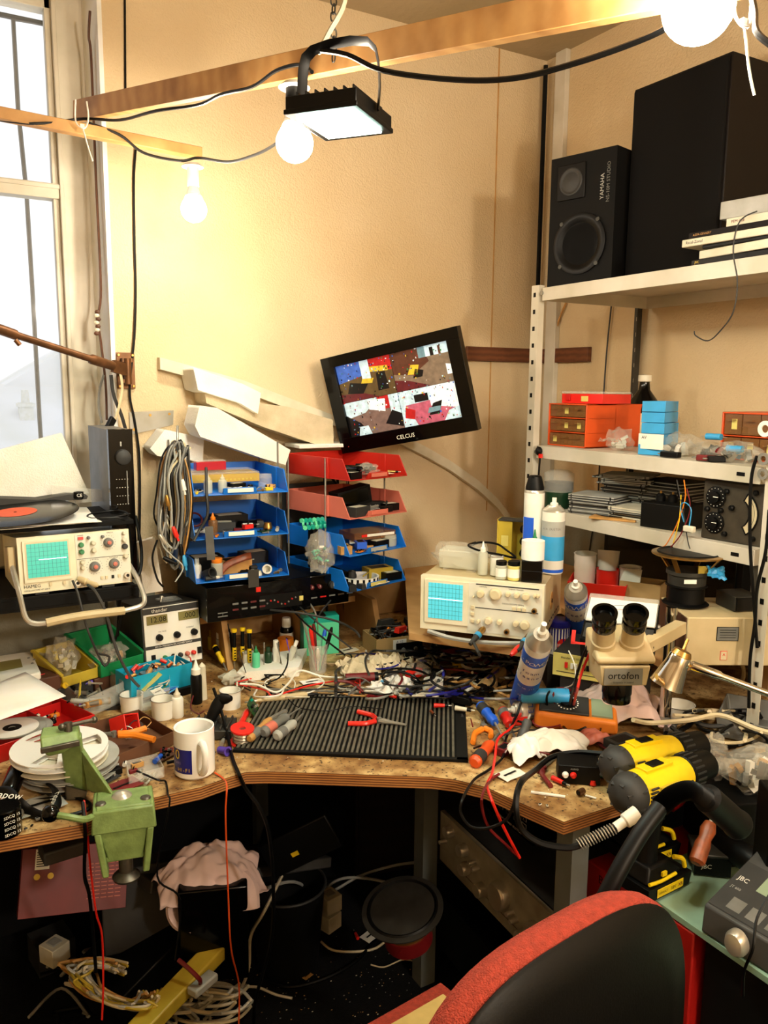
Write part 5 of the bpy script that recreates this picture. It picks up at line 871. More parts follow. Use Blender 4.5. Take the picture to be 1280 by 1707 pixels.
def can(label,loc,r,h,body,bands,cap,rx=0,ry=0,rz=0,txt=None,capk=0,grp=None):
    t = thing('spray_can',label,'spray can',loc,rz,grp,rx=rx,ry=ry);m = MB();m.lathe([(r*.95,0),(r,.003),(r,h*.82)],body,n=28)
    for z0,z1,mm in bands: m.lathe([(r+.0003,h*z0),(r+.0003,h*z1)],mm,n=28)
    for k,(s,sz,z,mm) in enumerate(txt or []):      # lettering wraps round the can
        cw = sz*.62;n = len(s)
        for i,ch in enumerate(s):
            if ch == ' ': continue
            a = (i-(n-1)/2)*cw/r;T0 = m.T;m.T = T0 @ Matrix.Rotation(a,4,'Z');m.text(ch,sz,mm,0,-r-.0004,h*z);m.T = T0
    m.build('body',t)
    m = MB();m.lathe([(r,h*.82),(r*.98,h*.84),(r*.6,h*.89),(r*.58,h*.9)],'silver',n=28);m.build('dome',t)
    m = MB()
    if capk == 0: m.lathe([(r*.35,h*.89),(r*.35,h*.93),(r*.2,h*.94),(r*.2,h),(0,h)],cap,n=16)
    else: m.lathe([(r*.92,h*.8),(r*.9,h*.88),(r*.62,h*.99),(r*.5,h),(0,h*.99)],cap,n=24);m.box(0,-r*.5,h*.98,r*.3,r*.3,h*.04,cap)
    m.build('nozzle',t);return t
t = can('tall white polish spray can with blue swirl and large black cap',onS(.26,.16),.027,.255,'white',[(.12,.55,'white')],'black',rz=-60,txt=[('PLATINUM',.02,.3,'royal')],capk=1)
m = MB();
for k in range(9): a = rad(-40+k*7);r_ = .0278;m.box(r_*math.sin(a),-r_*math.cos(a),.10+k*.002,.004,.003,.09-k*.004,'royal')
m.build('swirl_label',t)
can('pale blue and white spray can with gold shoulder and white nozzle beside the shelf post',onS(.315,.145),.030,.20,'white',[(.18,.5,'sky_blue'),(.02,.06,'royal'),(.5,.7,'light_grey')],'white',rz=-50,txt=[('AIR DUSTER',.008,.6,'grey')])
t = thing('junction_box','open beige electrical box with round parts behind the tall polish can','electrical box',onS(.20,.25),-50);m = MB();m.box(0,.025,.06,.10,.004,.12,'mustard');m.box(-.05,0,.06,.004,.05,.12,'mustard');m.box(0,0,.118,.10,.05,.004,'charcoal');m.box(-.03,-.02,.06,.04,.004,.12,'mustard');m.box(-.03,-.023,.06,.02,.001,.03,'pale_yellow');m.build('case',t,bevel=.001)
for k in range(3): m = MB();m.lathe([(.012,0),(.010,.015),(0,.016)],'black',.02,.0,.025+.034*k,14,'Y');m.build('socket',t)
cable('black cable loop lying on the milky bag on the beige oscilloscope',[onS(.10,.12,.06),onS(.13,.10,.075),onS(.17,.12,.07),onS(.20,.10,.06),onS(.23,.08,.045),onS(.19,.07,.052),onS(.14,.06,.06),onS(.10,.09,.066),onS(.11,.13,.068)],.003,'black')
# ================================================================ ribbed mat and tools on it
c0,c1,c2,c3 = D(388,1255,0),D(780,1272,0),D(785,1168,0),D(455,1160,0)
ux = (c1-c0);wid = ux.length;ux.normalize();uy = Vector((-ux.y,ux.x,0));dep = ((c2-c1).length+(c3-c0).length)/2;yaw = math.degrees(math.atan2(ux.y,ux.x))
t = thing('ribbed_mat','black ribbed rubber mat lying in the middle of the worktop','mat',(c0.x,c0.y,T+.0005),yaw)
m = MB();m.box(wid/2,dep/2,.002,wid,dep,.003,'black_matt');m.box(wid/2,.006,.004,wid,.012,.006,'rubber');m.box(wid/2,dep-.006,.004,wid,.012,.006,'rubber');m.box(wid-.012,dep/2,.004,.024,dep,.006,'rubber');m.build('base',t)
m = MB();nr = 44
for k in range(nr): m.box(.008+k*(wid-.04)/(nr-1),dep/2,.0055,(wid-.04)/nr*.48,dep-.02,.006,'rib')
m.build('ribs',t)
ZM = T+.0095
m = MB();m.box(.2,dep+.012,.01,.40,.004,.004,'silver');one(m,'steel_rule','thin steel rod lying along the back edge of the ribbed mat','rod',(c0.x,c0.y,T),yaw)
def M3(x,y,dz=0): return PZ(x,y,ZM+dz)
def pliers(label,a1,a2,piv,tip,z,mm,rh=.006,jaw='steel'):
    t = thing('pliers',label,'pliers',(0,0,0));f = lambda p,dz=0: PZ(p[0],p[1],z+dz)
    P0 = f(piv,rh);P1 = f(tip,rh*.8)
    for p in (a1,a2):
        e = f(p,rh);mid = P0.lerp(e,.5)+(e-P0).cross(Vector((0,0,1))).normalized()*(.009 if p is a1 else -.009)
        m = MB();m.tube([P0.lerp(e,.12),P0.lerp(mid,.6),mid,e],rh,mm,8,5,flat=.8);m.build('handle',t)
    for s in (-1,1):
        o_ = (P1-P0).cross(Vector((0,0,1))).normalized()*s;m = MB();m.turned(P0+o_*.002,P1+o_*.003,[(.006,0),(.006,.2),(.003,.5),(.0012,1)],jaw,8);m.build('jaw',t)
    m = MB();m.cyl(P0-Vector((0,0,.006)),P0+Vector((0,0,.007)),.006,jaw);m.build('pivot',t)
    return t
pliers('red handled long nose pliers lying open on the ribbed mat',(596,1186),(580,1206),(632,1201),(677,1208),ZM,'bright_red')
def driver(label,a,b,c,r,mm,band=None,blade='steel',z0=None,rb=.0022,nm='screwdriver',cat='screwdriver'):
    """handle from a to b, blade to c (points)"""
    t = thing(nm,label,cat,(0,0,0));a,b,c = Vector(a),Vector(b),Vector(c)
    m = MB();m.turned(a,b,[(r*.6,0),(r,.06),(r,.45),(r*.78,.62),(r,.82),(r*.7,1)],mm,12);m.build('handle',t)
    if band: m = MB();m.turned(a.lerp(b,.12),a.lerp(b,.42),[(r*1.03,0),(r*1.03,1)],band,12);m.build('grip_band',t)
    m = MB();m.turned(b,c,[(rb,0),(rb,.9),(rb*.5,1)],blade,8);m.build('blade',t)
    return t
driver('wooden handled soldering tool lying on the edge of the ribbed mat',M3(415,1232,.012),M3(450,1200,.012),M3(478,1185,.012),.0105,'tan','grey',rb=.007)
driver('grey and red handled cutter lying on the ribbed mat beside the wooden tool',M3(438,1222,.012),M3(478,1195,.012),M3(500,1180,.006),.0135,'grey','pink_red',rb=.002)
driver('grey handled driver with round end lying on the ribbed mat',M3(460,1228,.012),M3(490,1205,.012),M3(505,1190,.006),.0125,'light_grey','grey',rb=.003)
cable('thin black wire curling over the back of the ribbed mat',[M3(480,1165,.02),M3(500,1180,.006),M3(545,1185,.004),M3(585,1178,.006),M3(640,1182,.005)],.0012,'black')
# ================================================================ storage and clutter on the far left
m = MB();z9 = T+.09;p = [PZ(x,y,z9+.012) for x,y in ((-40,1098),(52,1085),(68,1120),(-40,1150))];p2 = [v-Vector((0,0,.02)) for v in p]
t = thing('thermostat','white electronic timer with amber display lying beside the yellow bin','timer',(0,0,0));m.hexa([tuple(v) for v in (p2[3],p2[2],p2[1],p2[0],p[3],p[2],p[1],p[0])],'white');m.build('case',t,bevel=.004)
q = [PZ(x,y,z9+.0128) for x,y in ((-30,1125),(38,1112),(34,1098),(-30,1108))];m = MB();m.add([tuple(v) for v in q],[(0,1,2,3)],'lcd');m.build('display',t)
for x,y in ((48,1097),(57,1100),(54,1106)): v = PZ(x,y,z9+.013);m = MB();m.lathe([(.004,0),(.003,.002),(0,.002)],'grey',v.x,v.y,v.z,10);m.build('button',t)
m = MB();m.box(0,0,.042,.22,.16,.084,'brown');one(m,'brown_box','brown wooden box under the timer beside the yellow bin','box',D(30,1180,0)+Vector((-.02,.02,0)),8,bevel=.003)
def bin_(label,pxc,pyc,z,w,d,h,mm,rz):
    c = PZ(pxc,pyc,z);t = thing('storage_bin',label,'storage bin',c,rz);th = .003
    m = MB();m.box(0,0,th/2,w,d,th,mm);m.hexa([(-w/2,d/2-th,0),(w/2,d/2-th,0),(w/2,d/2,0),(-w/2,d/2,0),(-w/2,d/2-th,h),(w/2,d/2-th,h),(w/2,d/2,h),(-w/2,d/2,h)],mm)
    for s in (-1,1): x = s*(w/2-th/2);a,b = x-th/2,x+th/2;m.hexa([(a,-d/2,0),(b,-d/2,0),(b,d/2,0),(a,d/2,0),(a,-d/2,h*.45),(b,-d/2,h*.45),(b,d/2,h),(a,d/2,h)],mm)
    m.box(0,-d/2+th/2,h*.2,w,th,h*.4,mm);m.box(0,d/2,h-.003,w+.008,.008,.006,mm)
    for s in (-1,1): m.beam((s*w/2,-d/2,h*.45),(s*w/2,d/2,h),.008,.006,mm)
    m.build('body',t,bevel=.001);return c
c = bin_('green plastic storage bin holding bags of parts beside the power supply',176,1108,T+.05,.13,.17,.085,'green',20);bag('clear bag of grey parts inside the green bin',c+Vector((.01,-.01,.01)),.09,.1,.05,20,seed=41,fill=(12,.02,['grey','silver','tan','light_grey']));bag('clear bag of small shiny parts at the open front of the green bin',c+Vector((-.02,-.06,.01)),.07,.06,.045,20,seed=43,fill=(12,.015,['silver','white','grey']))
m = MB();m.box(0,0,.025,.16,.16,.048,'brown');one(m,'brown_crate','low brown crate raising the green bin off the worktop','crate',(c.x,c.y,T),20,bevel=.002)
c = bin_('yellow plastic storage bin holding a bag of clear parts',110,1128,T+.05,.10,.14,.07,'mustard',22);bag('clear bag of cream parts standing up in the yellow bin',c+Vector((-.005,0,.01)),.075,.09,.095,22,seed=45,fill=(20,.02,['cream','frost','pale_yellow','white']))
m = MB();m.box(0,0,.025,.12,.13,.048,'charcoal');one(m,'dark_crate','low dark box raising the yellow bin off the worktop','box',(c.x,c.y,T),22,bevel=.002)
# cyan box of components
c = D(262,1163,0);t = thing('component_tray','bright cyan cardboard box full of red and black connectors','box',(c.x,c.y+.02,T+.02),14);m = MB();m.tray(0,0,0,.175,.085,.06,.002,'cyan');m.build('box_body',t)
rr = random.Random(8);pool = ['bright_red','red','black','charcoal','tan','silver','copper','dark_red','brass','offwhite']
cc = Vector((c.x,c.y+.02,T+.02))
for i in range(22):
    mm = pool[i % 10];u,v = rr.uniform(-.08,.08),rr.uniform(-.032,.032)
    bit('plug' if i % 2 else 'capacitor','small %s connector heaped in the bright cyan box' % CN[mm],cc+Vector((u,v+u*.24,.052)),rr.uniform(0,180),rr.uniform(.02,.032),mm,'connectors in the cyan box: '+CN[mm],m2='silver',ry=rr.uniform(-40,40))
m = MB();m.box(0,0,.01,.20,.11,.02,'dark_brown');one(m,'dark_board','dark board under the cyan box','board',(c.x,c.y+.02,T),14)
# clear plastic box with fuses, pens and clips
def pbox(label,corners,z,h,mm='clear',nm='clear_box',cat='box'):
    P_ = [PZ(x,y,z) for x,y in corners];t = thing(nm,label,cat,(0,0,0));m = MB();vs = [tuple(p) for p in P_];e = [tuple(p+Vector((0,0,h))) for p in P_]
    c = sum(P_,Vector())/4;I = [tuple(p+(c-p).normalized()*.003+Vector((0,0,h))) for p in P_];J = [tuple(p+(c-p).normalized()*.003+Vector((0,0,.003))) for p in P_]
    fs = [(3,2,1,0),(12,13,14,15)]
    for q in range(4): r = (q+1) % 4;fs += [(q,r,4+r,4+q),(4+q,4+r,8+r,8+q),(8+q,8+r,12+r,12+q)]
    m.add(vs+e+I+J,fs,mm);m.build('box_body',t);return t,c
t,c = pbox('long clear plastic box of pens and clips beside the sheet of paper',((140,1200),(208,1168),(150,1118),(80,1142)),T+.012,.05)
rr = random.Random(12);pl = ['black','charcoal','silver','steel','purple','light_grey','black','tan','brown','yellow']
for i in range(26):
    mm = pl[i % 10];k = ['pen','battery','screw','plug'][i % 4];a,b = rr.uniform(.15,.85),rr.uniform(.12,.88);p = PZ(80+(140-80)*a+(150-80)*b,1142+(1200-1142)*a+(1118-1142)*b,T+.02+.0012*i);bit(k,'%s %s jumbled in the long clear box of pens' % (CN[mm],k),p,rr.uniform(0,180),rr.uniform(.03,.06),mm,'%s %ss in the long clear box' % (CN[mm],k),ry=rr.uniform(-12,12),m2='silver')
bit('pen','pale yellow plastic stick poking out of the long clear box',PZ(133,1155,T+.06),75,.08,'mustard',m2='yellow',ry=-30)
m = MB();m.box(0,0,.005,.22,.19,.01,'charcoal');one(m,'base_board','dark grey board under the long clear box','board',(c.x-.01,c.y+.0,T),-20)
t,c = pbox('clear tub of coloured wires and diodes in front of the cyan box',((236,1185),(284,1178),(284,1140),(234,1150)),T+.012,.05)
rr = random.Random(15)
for i,mm in enumerate(['royal','sky_blue','red','green','orange','yellow','white','black','purple','royal','dark_red','offwhite']):
    a = c+Vector((rr.uniform(-.03,.03),rr.uniform(-.02,.03),.012+.002*i));cable('%s wire offcut in the clear tub before the cyan box' % CN[mm],[a,a+Vector((rr.uniform(.01,.03),.01,.008)),a+Vector((.0,rr.uniform(.01,.03),.004)),a+Vector((-.02,.0,.006))],.0016,mm,'wire offcuts in the clear tub: '+CN[mm],name='wire_offcut')
bit('card','cream paper label standing in the clear tub of coloured wires',c+Vector((-.012,0,.045)),10,.06,'pale_yellow',ry=-35);bit('card','white paper label lying in the clear tub of coloured wires',c+Vector((.0,-.02,.02)),30,.035,'white',rx=30)
m = MB();m.box(0,0,.005,.10,.08,.01,'offwhite');one(m,'pale_board','pale block under the clear tub of coloured wires','block',(c.x,c.y,T),10)
tub('ribbed white plastic pot left of the clear tub of wires',D(220,1185,0),.028,.045,'white',ribs=6);tub('ribbed white pot standing in front of the clear tub',D(272,1195,0),.028,.048,'white',ribs=6);bottle('tall white conical nozzle bottle beside the ribbed white pot',D(296,1195,0),.015,.075,'white','offwhite');bottle('small black bottle with long white nozzle behind the mug',D(328,1172,0),.0145,.115,'black','white',capr=.012)
m = MB();m.lathe([(.012,0),(.009,.09),(0,.1)],'offwhite',n=14);one(m,'nozzle_cap','spare white nozzle standing behind the small black bottle','nozzle',D(338,1165,0))
tub('short wide white plastic pot beside the soldering iron holder',D(384,1178,0),.027,.045,'white',taper=.96);tub('white plastic pot standing among the cables behind the mat',D(722,1160,0),.026,.045,'white',taper=.96)
# red case with discs and the sheet of paper
t = thing('red_case','open red plastic case with a shallow lid and compartments','case',D(70,1250,0)+Vector((-.06,.09,0)),20);m = MB();m.tray(0,0,0,.32,.20,.04,.003,'red');m.box(.07,0,.02,.003,.19,.036,'red');m.box(0,.05,.018,.31,.003,.03,'red');m.build('base',t,bevel=.001)
m = MB();m.hexa([(-.16,.10,.038),(.16,.10,.038),(.16,.104,.038),(-.16,.104,.038),(-.16,.13,.085),(.16,.13,.085),(.16,.134,.085),(-.16,.134,.085)],'red');m.build('lid',t)
q = PZ(30,1212,T+.045)
for i in range(3): t = thing('compact_disc',['pale printed disc lying topmost on the red case','plain disc under the printed disc on the red case','lowest disc on the red case'][i],'disc',q+Vector((-.012+.013*i,.0+.003*i,-.003*i)),15);m = MB();m.lathe([(.0075,0),(.06,0),(.06,.0012),(.02,.0012),(.0075,.0012),(.0075,0)],'cd',n=40);m.build('disc',t);m = MB();m.lathe([(.017,.0016),(.056,.0016)],'paper' if i == 0 else 'light_grey',n=40);m.build('label',t);m = MB();m.lathe([(.0076,.0018),(.02,.0018)],'black',n=24);m.build('hub',t)
P_ = [PZ(x,y,z) for x,y,z in ((-60,1162,T+.10),(42,1120,T+.125),(110,1160,T+.10),(-60,1222,T+.085))];m = MB();vs = [];N = 8
for j in range(N+1):
    for i in range(N+1): a,b = i/N,j/N;p = P_[3].lerp(P_[2],a).lerp(P_[0].lerp(P_[1],a),b);vs.append(tuple(p+Vector((0,0,.008*math.sin(a*3)*math.sin(b*3)))))
fs = [(j*9+i,j*9+i+1,j*9+i+10,j*9+i+9) for j in range(8) for i in range(8)];m.add(vs,fs,'paper');o = m.build('paper_sheet');o.modifiers.new('t','SOLIDIFY').thickness = .0008;tag(o,'blank white sheet of paper lying over the red case and timer','paper')
m = MB();m.box(0,0,.042,.14,.10,.082,'charcoal');one(m,'dark_box','dark box hidden under the sheet of paper','box',D(20,1215,0)+Vector((-.03,.1,0)),10)
scatter(TM(*PZ(75,1205,T+.006),20),'in the compartment of the red case',[('plug','white',0,0,.01,20,.03),('fuse','silver',.02,-.01,.005,60,.03),('capacitor','offwhite',-.015,.012,.012,30,.025),('switch','orange',.03,.01,.003,0,.022),('knob','black',.01,-.02,.003,0,.016)])
# tape reels
def reel(label,c,r,mm,i,z,win,txt=False,rx=0,ry=0):
    t = thing('tape_reel',label,'tape reel',(c.x,c.y,z),25*i,rx=rx,ry=ry)
    def flange(z0,nm):
        m = MB();n = 48
        if not win: m.lathe([(.012,z0),(r,z0),(r,z0+.0018),(.012,z0+.0018),(.012,z0)],mm,n=n)
        else:      # flange with three wedge windows
            for k in range(3):
                a0,a1 = 120*k,120*k+120;arc = [rad(a0+(a1-a0)*j/16) for j in range(17)];ro = [(r*math.cos(a),r*math.sin(a)) for a in arc];rq = [(r*.86*math.cos(a),r*.86*math.sin(a)) for a in reversed(arc)]
                for j in range(16):
                    a,b = arc[j],arc[j+1];solid = j >= 5
                    for ra,rb in ([(r*.86,r),(.012,r*.86)] if solid else [(r*.86,r),(.012,r*.36)]):
                        m.hexa([(ra*math.cos(a),ra*math.sin(a),z0),(rb*math.cos(a),rb*math.sin(a),z0),(rb*math.cos(b),rb*math.sin(b),z0),(ra*math.cos(b),ra*math.sin(b),z0)]+[(ra*math.cos(a),ra*math.sin(a),z0+.0018),(rb*math.cos(a),rb*math.sin(a),z0+.0018),(rb*math.cos(b),rb*math.sin(b),z0+.0018),(ra*math.cos(b),ra*math.sin(b),z0+.0018)],mm)
        m.build(nm,t)
    flange(0,'flange');flange(.0115,'flange');m = MB();m.lathe([(r*.32,.0018),(r*.32,.0115)],mm,n=30);m.build('hub',t)
    if txt: m = MB();m.lathe([(r*.8,.002),(r*.8,.0113)],'pink_red',n=40);m.build('tape_pack',t)
cr = D(108,1298,0)
reel('lowest grey tape reel at the bottom of the pile beside the vise',cr+Vector((.012,.01,0)),.098,'light_grey',1,T+.012,False,True)
reel('second lowest tape reel with printed edge in the pile by the vise',cr+Vector((.014,.012,0)),.098,'light_grey',2,T+.027,False,True)
reel('cream tape reel third in the pile beside the vise',cr+Vector((-.004,.002,0)),.092,'offwhite',3,T+.043,False)
reel('topmost white tape reel with wedge shaped windows beside the vise',cr+Vector((-.006,.004,0)),.095,'white_gloss',4,T+.059,True,ry=-2)
m = MB();m.box(0,0,.005,.13,.12,.01,'charcoal');one(m,'dark_plate','dark plate under the pile of tape reels','plate',(cr.x,cr.y,T),20)
m = MB();m.tray(0,0,0,.046,.046,.05,.003,'bright_red');one(m,'red_cup','square red plastic cup lying tipped behind the orange pliers','cup',D(196,1222,0)+Vector((0,0,.012)),30,rx=65,ry=15,bevel=.003)
# brown tray with orange pliers
t,c = pbox('brown wooden tray holding orange handled pliers and wire',((195,1282),(292,1240),(232,1202),(140,1228)),T+.002,.03,'tray_brown','wooden_tray','tray')
pliers('orange handled side cutters lying in the brown tray',(243,1214),(257,1233),(190,1224),(166,1222),T+.03,'orange',.0075)
for k,(x,y,mm,lb) in enumerate([(225,1222,'charcoal','twist of dark wire in the brown tray'),(210,1232,'silver','twist of bright wire in the brown tray near the red cup'),(240,1216,'tan','twist of copper coloured wire in the brown tray')]): a = PZ(x,y,T+.01);cable(lb,[a,a+Vector((.02,.01,.012)),a+Vector((.005,.025,.02)),a+Vector((-.015,.01,.006)),a+Vector((.01,-.01,.003))],.0012,mm,name='wire')
# mug
t = thing('mug','white mug with a navy and yellow printed panel on the worktop edge','mug',PZ(325,1286,T+.001),-30);m = MB();r = .042;hm = .102
m.lathe([(r*.92,0),(r,.004),(r,hm),(r-.002,hm+.001),(r-.0045,hm-.002),(r-.005,.006),(0,.006)],'white_gloss',n=40);m.build('body',t)
m = MB();m.tube([(r-.003,0,hm*.78),(r+.013,0,hm*.80),(r+.024,0,hm*.66),(r+.023,0,hm*.38),(r+.008,0,hm*.17),(r-.003,0,hm*.16)],.0075,'white_gloss',10,6,flat=.8);o = m.build('handle',t);o.rotation_euler = (0,0,rad(-58))
m = MB();n = 14;vs = []
for k in range(n+1): a = rad(-232+k*70/n+82-4);vs += [((r+.0004)*math.cos(a),(r+.0004)*math.sin(a),.014),((r+.0004)*math.cos(a),(r+.0004)*math.sin(a),.066)]
m.add(vs,[(2*k,2*k+2,2*k+3,2*k+1) for k in range(n)],'navy')
for i,ch in enumerate('40'): T0 = m.T;m.T = Matrix.Rotation(rad(-36+i*24-27),4,'Z');m.text(ch,.030,'yellow',0,-r-.0006,.053);m.T = T0
for i,ch in enumerate('YEARS'): m.T = Matrix.Rotation(rad(-44+i*6-10),4,'Z');m.text(ch,.008,'lilac',0,-r-.0006,.036)
for i,ch in enumerate('A, HI-FI'): m.T = Matrix.Rotation(rad(-58+i*8),4,'Z');m.text(ch,.011,'yellow',0,-r-.0006,.022)
m.T = Matrix();m.build('print',t)
# solder spool, soldering iron stand and friends
t = thing('solder_spool','red spool of solder standing beside the ribbed mat','spool',PZ(403,1238,T+.001),0,rx=8)
m = MB();m.lathe([(.012,0),(.027,0),(.027,.004),(.012,.004)],'bright_red',n=28);m.lathe([(.012,.034),(.027,.034),(.027,.038),(.008,.038),(.008,.034)],'bright_red',n=28);m.build('reel',t)
m = MB();m.lathe([(.019,.004),(.021,.008),(.019,.012),(.021,.016),(.019,.02),(.021,.024),(.019,.028),(.02,.034)],'silver',n=24);m.build('solder',t)
t = thing('iron_stand','dark metal soldering iron stand with a black plug holder behind the mug','soldering stand',D(355,1222,0),-30);m = MB();m.box(0,0,.012,.10,.08,.022,'dark_steel')
for k in range(6): m.box(-.04+k*.016,0,.026,.005,.075,.008,'dark_steel')
m.build('base',t,bevel=.002);m = MB();m.turned((-.01,0,.025),(.02,.01,.085),[(.010,0),(.014,.4),(.015,.7),(.012,1)],'rubber',14);m.build('holder',t);m = MB();m.turned((.02,.01,.08),(.045,.0,.086),[(.014,0),(.012,.5),(.006,1)],'black',12);m.build('plug_head',t)
cable('heavy black cable running from the iron stand over the worktop edge to the floor',[PZ(356,1148,T+.09),PZ(367,1180,T+.06),PZ(378,1220,T+.02),PZ(388,1265,T+.006),PZ(398,1290,T+.006),PZ(408,1312,T-.03),(.60,1.52,.68),(.63,1.58,.4),(.60,1.62,.2),(.62,1.68,.05)],.0042,'black')
driver('red handled insulated cutter lying beside the solder spool',D(398,1215,.012),D(412,1185,.012),D(418,1172,.012),.008,'bright_red',rb=.004);tub('clear purple glue cap lying beside the mug',D(366,1250,.006),.009,.03,'clear_purple',rx=80,rz=20,nm='purple_cap',cat='cap')
bit('circuit_board','green circuit board with round terminals behind the solder spool',D(420,1178,.02),60,.06,'pcb',rx=60,m2='teal')
# soldering iron at the back of the mat
t = thing('soldering_iron','cream handled soldering iron lying along the back of the ribbed mat','soldering iron',(0,0,0));m = MB();m.turned(D(428,1168,.012),D(512,1158,.014),[(.004,0),(.006,.25),(.008,.5),(.009,.95),(.006,1)],'beige',12);m.build('handle',t);m = MB();m.turned(D(408,1171,.012),D(428,1168,.012),[(.002,0),(.004,1)],'steel',8);m.build('tip',t);m = MB();m.turned(D(512,1158,.014),D(530,1156,.014),[(.006,0),(.003,1)],'black',8);m.build('strain_relief',t)
# white foam tray with bottles and screwdrivers
P_ = [(394,1138),(498,1128),(512,1095),(420,1108)];m = MB();pp = [D(x,y,0) for x,y in P_];m.prism([(p.x,p.y) for p in pp],T+.001,T+.028,'foam_white');one(m,'foam_block','white foam block with bottles and drivers pushed into it','foam block',bevel=.008,seg=3)
F_ = T+.028
def FP(x,y): return PZ(x,y,F_)
for px,py,lb in ((391,1118,'yellow and black precision screwdriver standing behind the foam block, furthest from the green bottle'),(404,1116,'pale capped yellow and black precision screwdriver, middle one'),(416,1122,'yellow and black precision screwdriver nearest the green bottle')):
    b = PZ(px,py,T);lb = {391: 'yellow and black precision screwdriver furthest from the green bottle',404: 'taller yellow capped precision screwdriver between two others',416: 'yellow and black precision screwdriver nearest the green bottle'}[px]
    t = thing('precision_screwdriver',lb,'screwdriver',b,0,'yellow and black precision screwdrivers',rx=RND.uniform(-8,4),ry=RND.uniform(-4,4));m = MB();m.lathe([(.0012,0),(.0012,.03)],'steel',n=8);m.build('blade',t);m = MB();m.lathe([(.004,.03),(.0065,.034),(.0065,.07)],'yellow',n=12)
    for k in range(4): m.box(0,-.0066,.038+.008*k,.006,.0006,.0035,'black')
    m.build('grip',t);m = MB();m.lathe([(.0055,.07),(.0055,.115)],'black',n=12);m.build('shaft',t);m = MB();m.lathe([(.0075,.115),(.0085,.118),(.0085,.124),(0,.126)],'yellow',n=12);m.build('cap',t)
driver('short yellow and black screwdriver leaning against the wooden divider',PZ(357,1076,T+.06),PZ(372,1105,T+.02),PZ(378,1118,T+.005),.008,'yellow','black')
bottle('small clear bottle with green nozzle cap on the white foam block',FP(427,1112),.011,.062,'mint','green');bottle('small olive glass bottle on the white foam block',FP(447,1104),.0115,.045,'dark_green','dark_green',nozzle=False);tub('white cylinder pot standing behind the green capped bottle',PZ(414,1112,T+.01),.016,.045,'white',taper=1)
bottle('slim white capped tube standing on the white foam block',FP(460,1102),.010,.062,'white','white',nozzle=False,capr=.008);bottle('white capped tube leaning at the end of the foam block',FP(482,1100),.010,.06,'frost','white',nozzle=False,ry=25)
jar('glass jar with white lid standing against the wooden divider',PZ(372,1092,T+.02),.02,.07,'frost','white');bottle('yellow tube standing in the corner of the riser shelf',PZ(353,1082,T+.02),.012,.06,'mustard','yellow',nozzle=False);bottle('black conical nozzle bottle behind the precision screwdrivers',PZ(381,1088,T+.02),.011,.09,'black','black')
for i,(x,y,x2,y2,mm,lb) in enumerate([(440,1108,444,1075,'steel','thin steel probe standing in the foam block beside the olive bottle'),(470,1108,462,1068,'steel','thin steel probe leaning in the foam block beside the white tube'),(468,1106,466,1070,'dark_steel','dark steel needle file standing in the foam block'),(430,1110,420,1085,'steel','thin steel pick leaning in the foam block'),(410,1122,398,1090,'dark_steel','dark steel pick leaning among the precision screwdrivers'),(485,1100,478,1070,'purple','purple ended probe standing in the foam block')]):
    a = FP(x,y);m = MB();b = a+Vector(((x2-x)*.0013,.01,.062));m.cyl(a,b,.0012,mm,n=6);m.cyl(a.lerp(b,.75),b,.002,mm,n=8);one(m,'steel_probe',lb,'probe')
bag('clump of clear glue coated bag at the end of the foam block',D(385,1140,0),.06,.05,.035,seed=51,mm='frost')
# medicine bottle, tumbler of tools, teal box
q = PZ(485,1092,T);bottle('dark medicine bottle with white cap behind the tool tumbler',(q.x+.02,q.y+.08,T),.021,.095,'black_gloss','white',nozzle=False,capr=.014,band='white')
t = thing('tumbler','clear plastic tumbler full of small tools before the teal box','tumbler',D(530,1120,0));tc_ = D(530,1120,0);m = MB();m.lathe([(.024,0),(.029,.085),(.0275,.085),(.0225,.003),(0,.003)],'clear',n=26);m.build('cup',t)
for k,(dx,dy,ln,mm,hm_,lb) in enumerate([(-.01,0,.14,'bright_red','black','red topped tool standing in the clear tumbler'),(.012,.005,.12,'royal','royal','blue handled tool standing in the clear tumbler'),(.0,.012,.135,'dark_red','dark_red','dark red handled tool in the clear tumbler'),(.016,-.005,.13,'black','black','black handled tool leaning in the clear tumbler'),(-.015,.01,.15,'steel','steel','steel tweezers leaning out of the clear tumbler'),(-.018,-.004,.15,'silver','silver','long bright steel pick in the clear tumbler'),(.004,-.01,.11,'mint','mint','mint green handled pick in the clear tumbler'),(-.006,-.012,.08,'white','white','white plastic tube inside the clear tumbler')]):
    a = tc_+Vector((dx*.5,dy*.5,.006));b = tc_+Vector((dx*2.4,dy*2.4,ln));m = MB();m.turned(a,b,[(.002,0),(.002,.45),(.005 if mm not in ('steel','silver') else .002,.5),(.006 if mm not in ('steel','silver') else .0016,.9),(.003,1)],mm,10);one(m,'hand_tool',lb,'tool')
t = thing('tool_box','teal cardboard box with a black band behind the tumbler','box',PZ(537,1098,T)+Vector((.02,.06,0)),-12);m = MB();m.box(0,0,.06,.11,.05,.12,'teal');m.box(0,0,.121,.03,.052,.003,'black');m.box(-.03,-.001,.1215,.03,.03,.001,'mint');m.box(.0,-.026,.05,.108,.001,.1,'mint');m.build('box_body',t,bevel=.002)
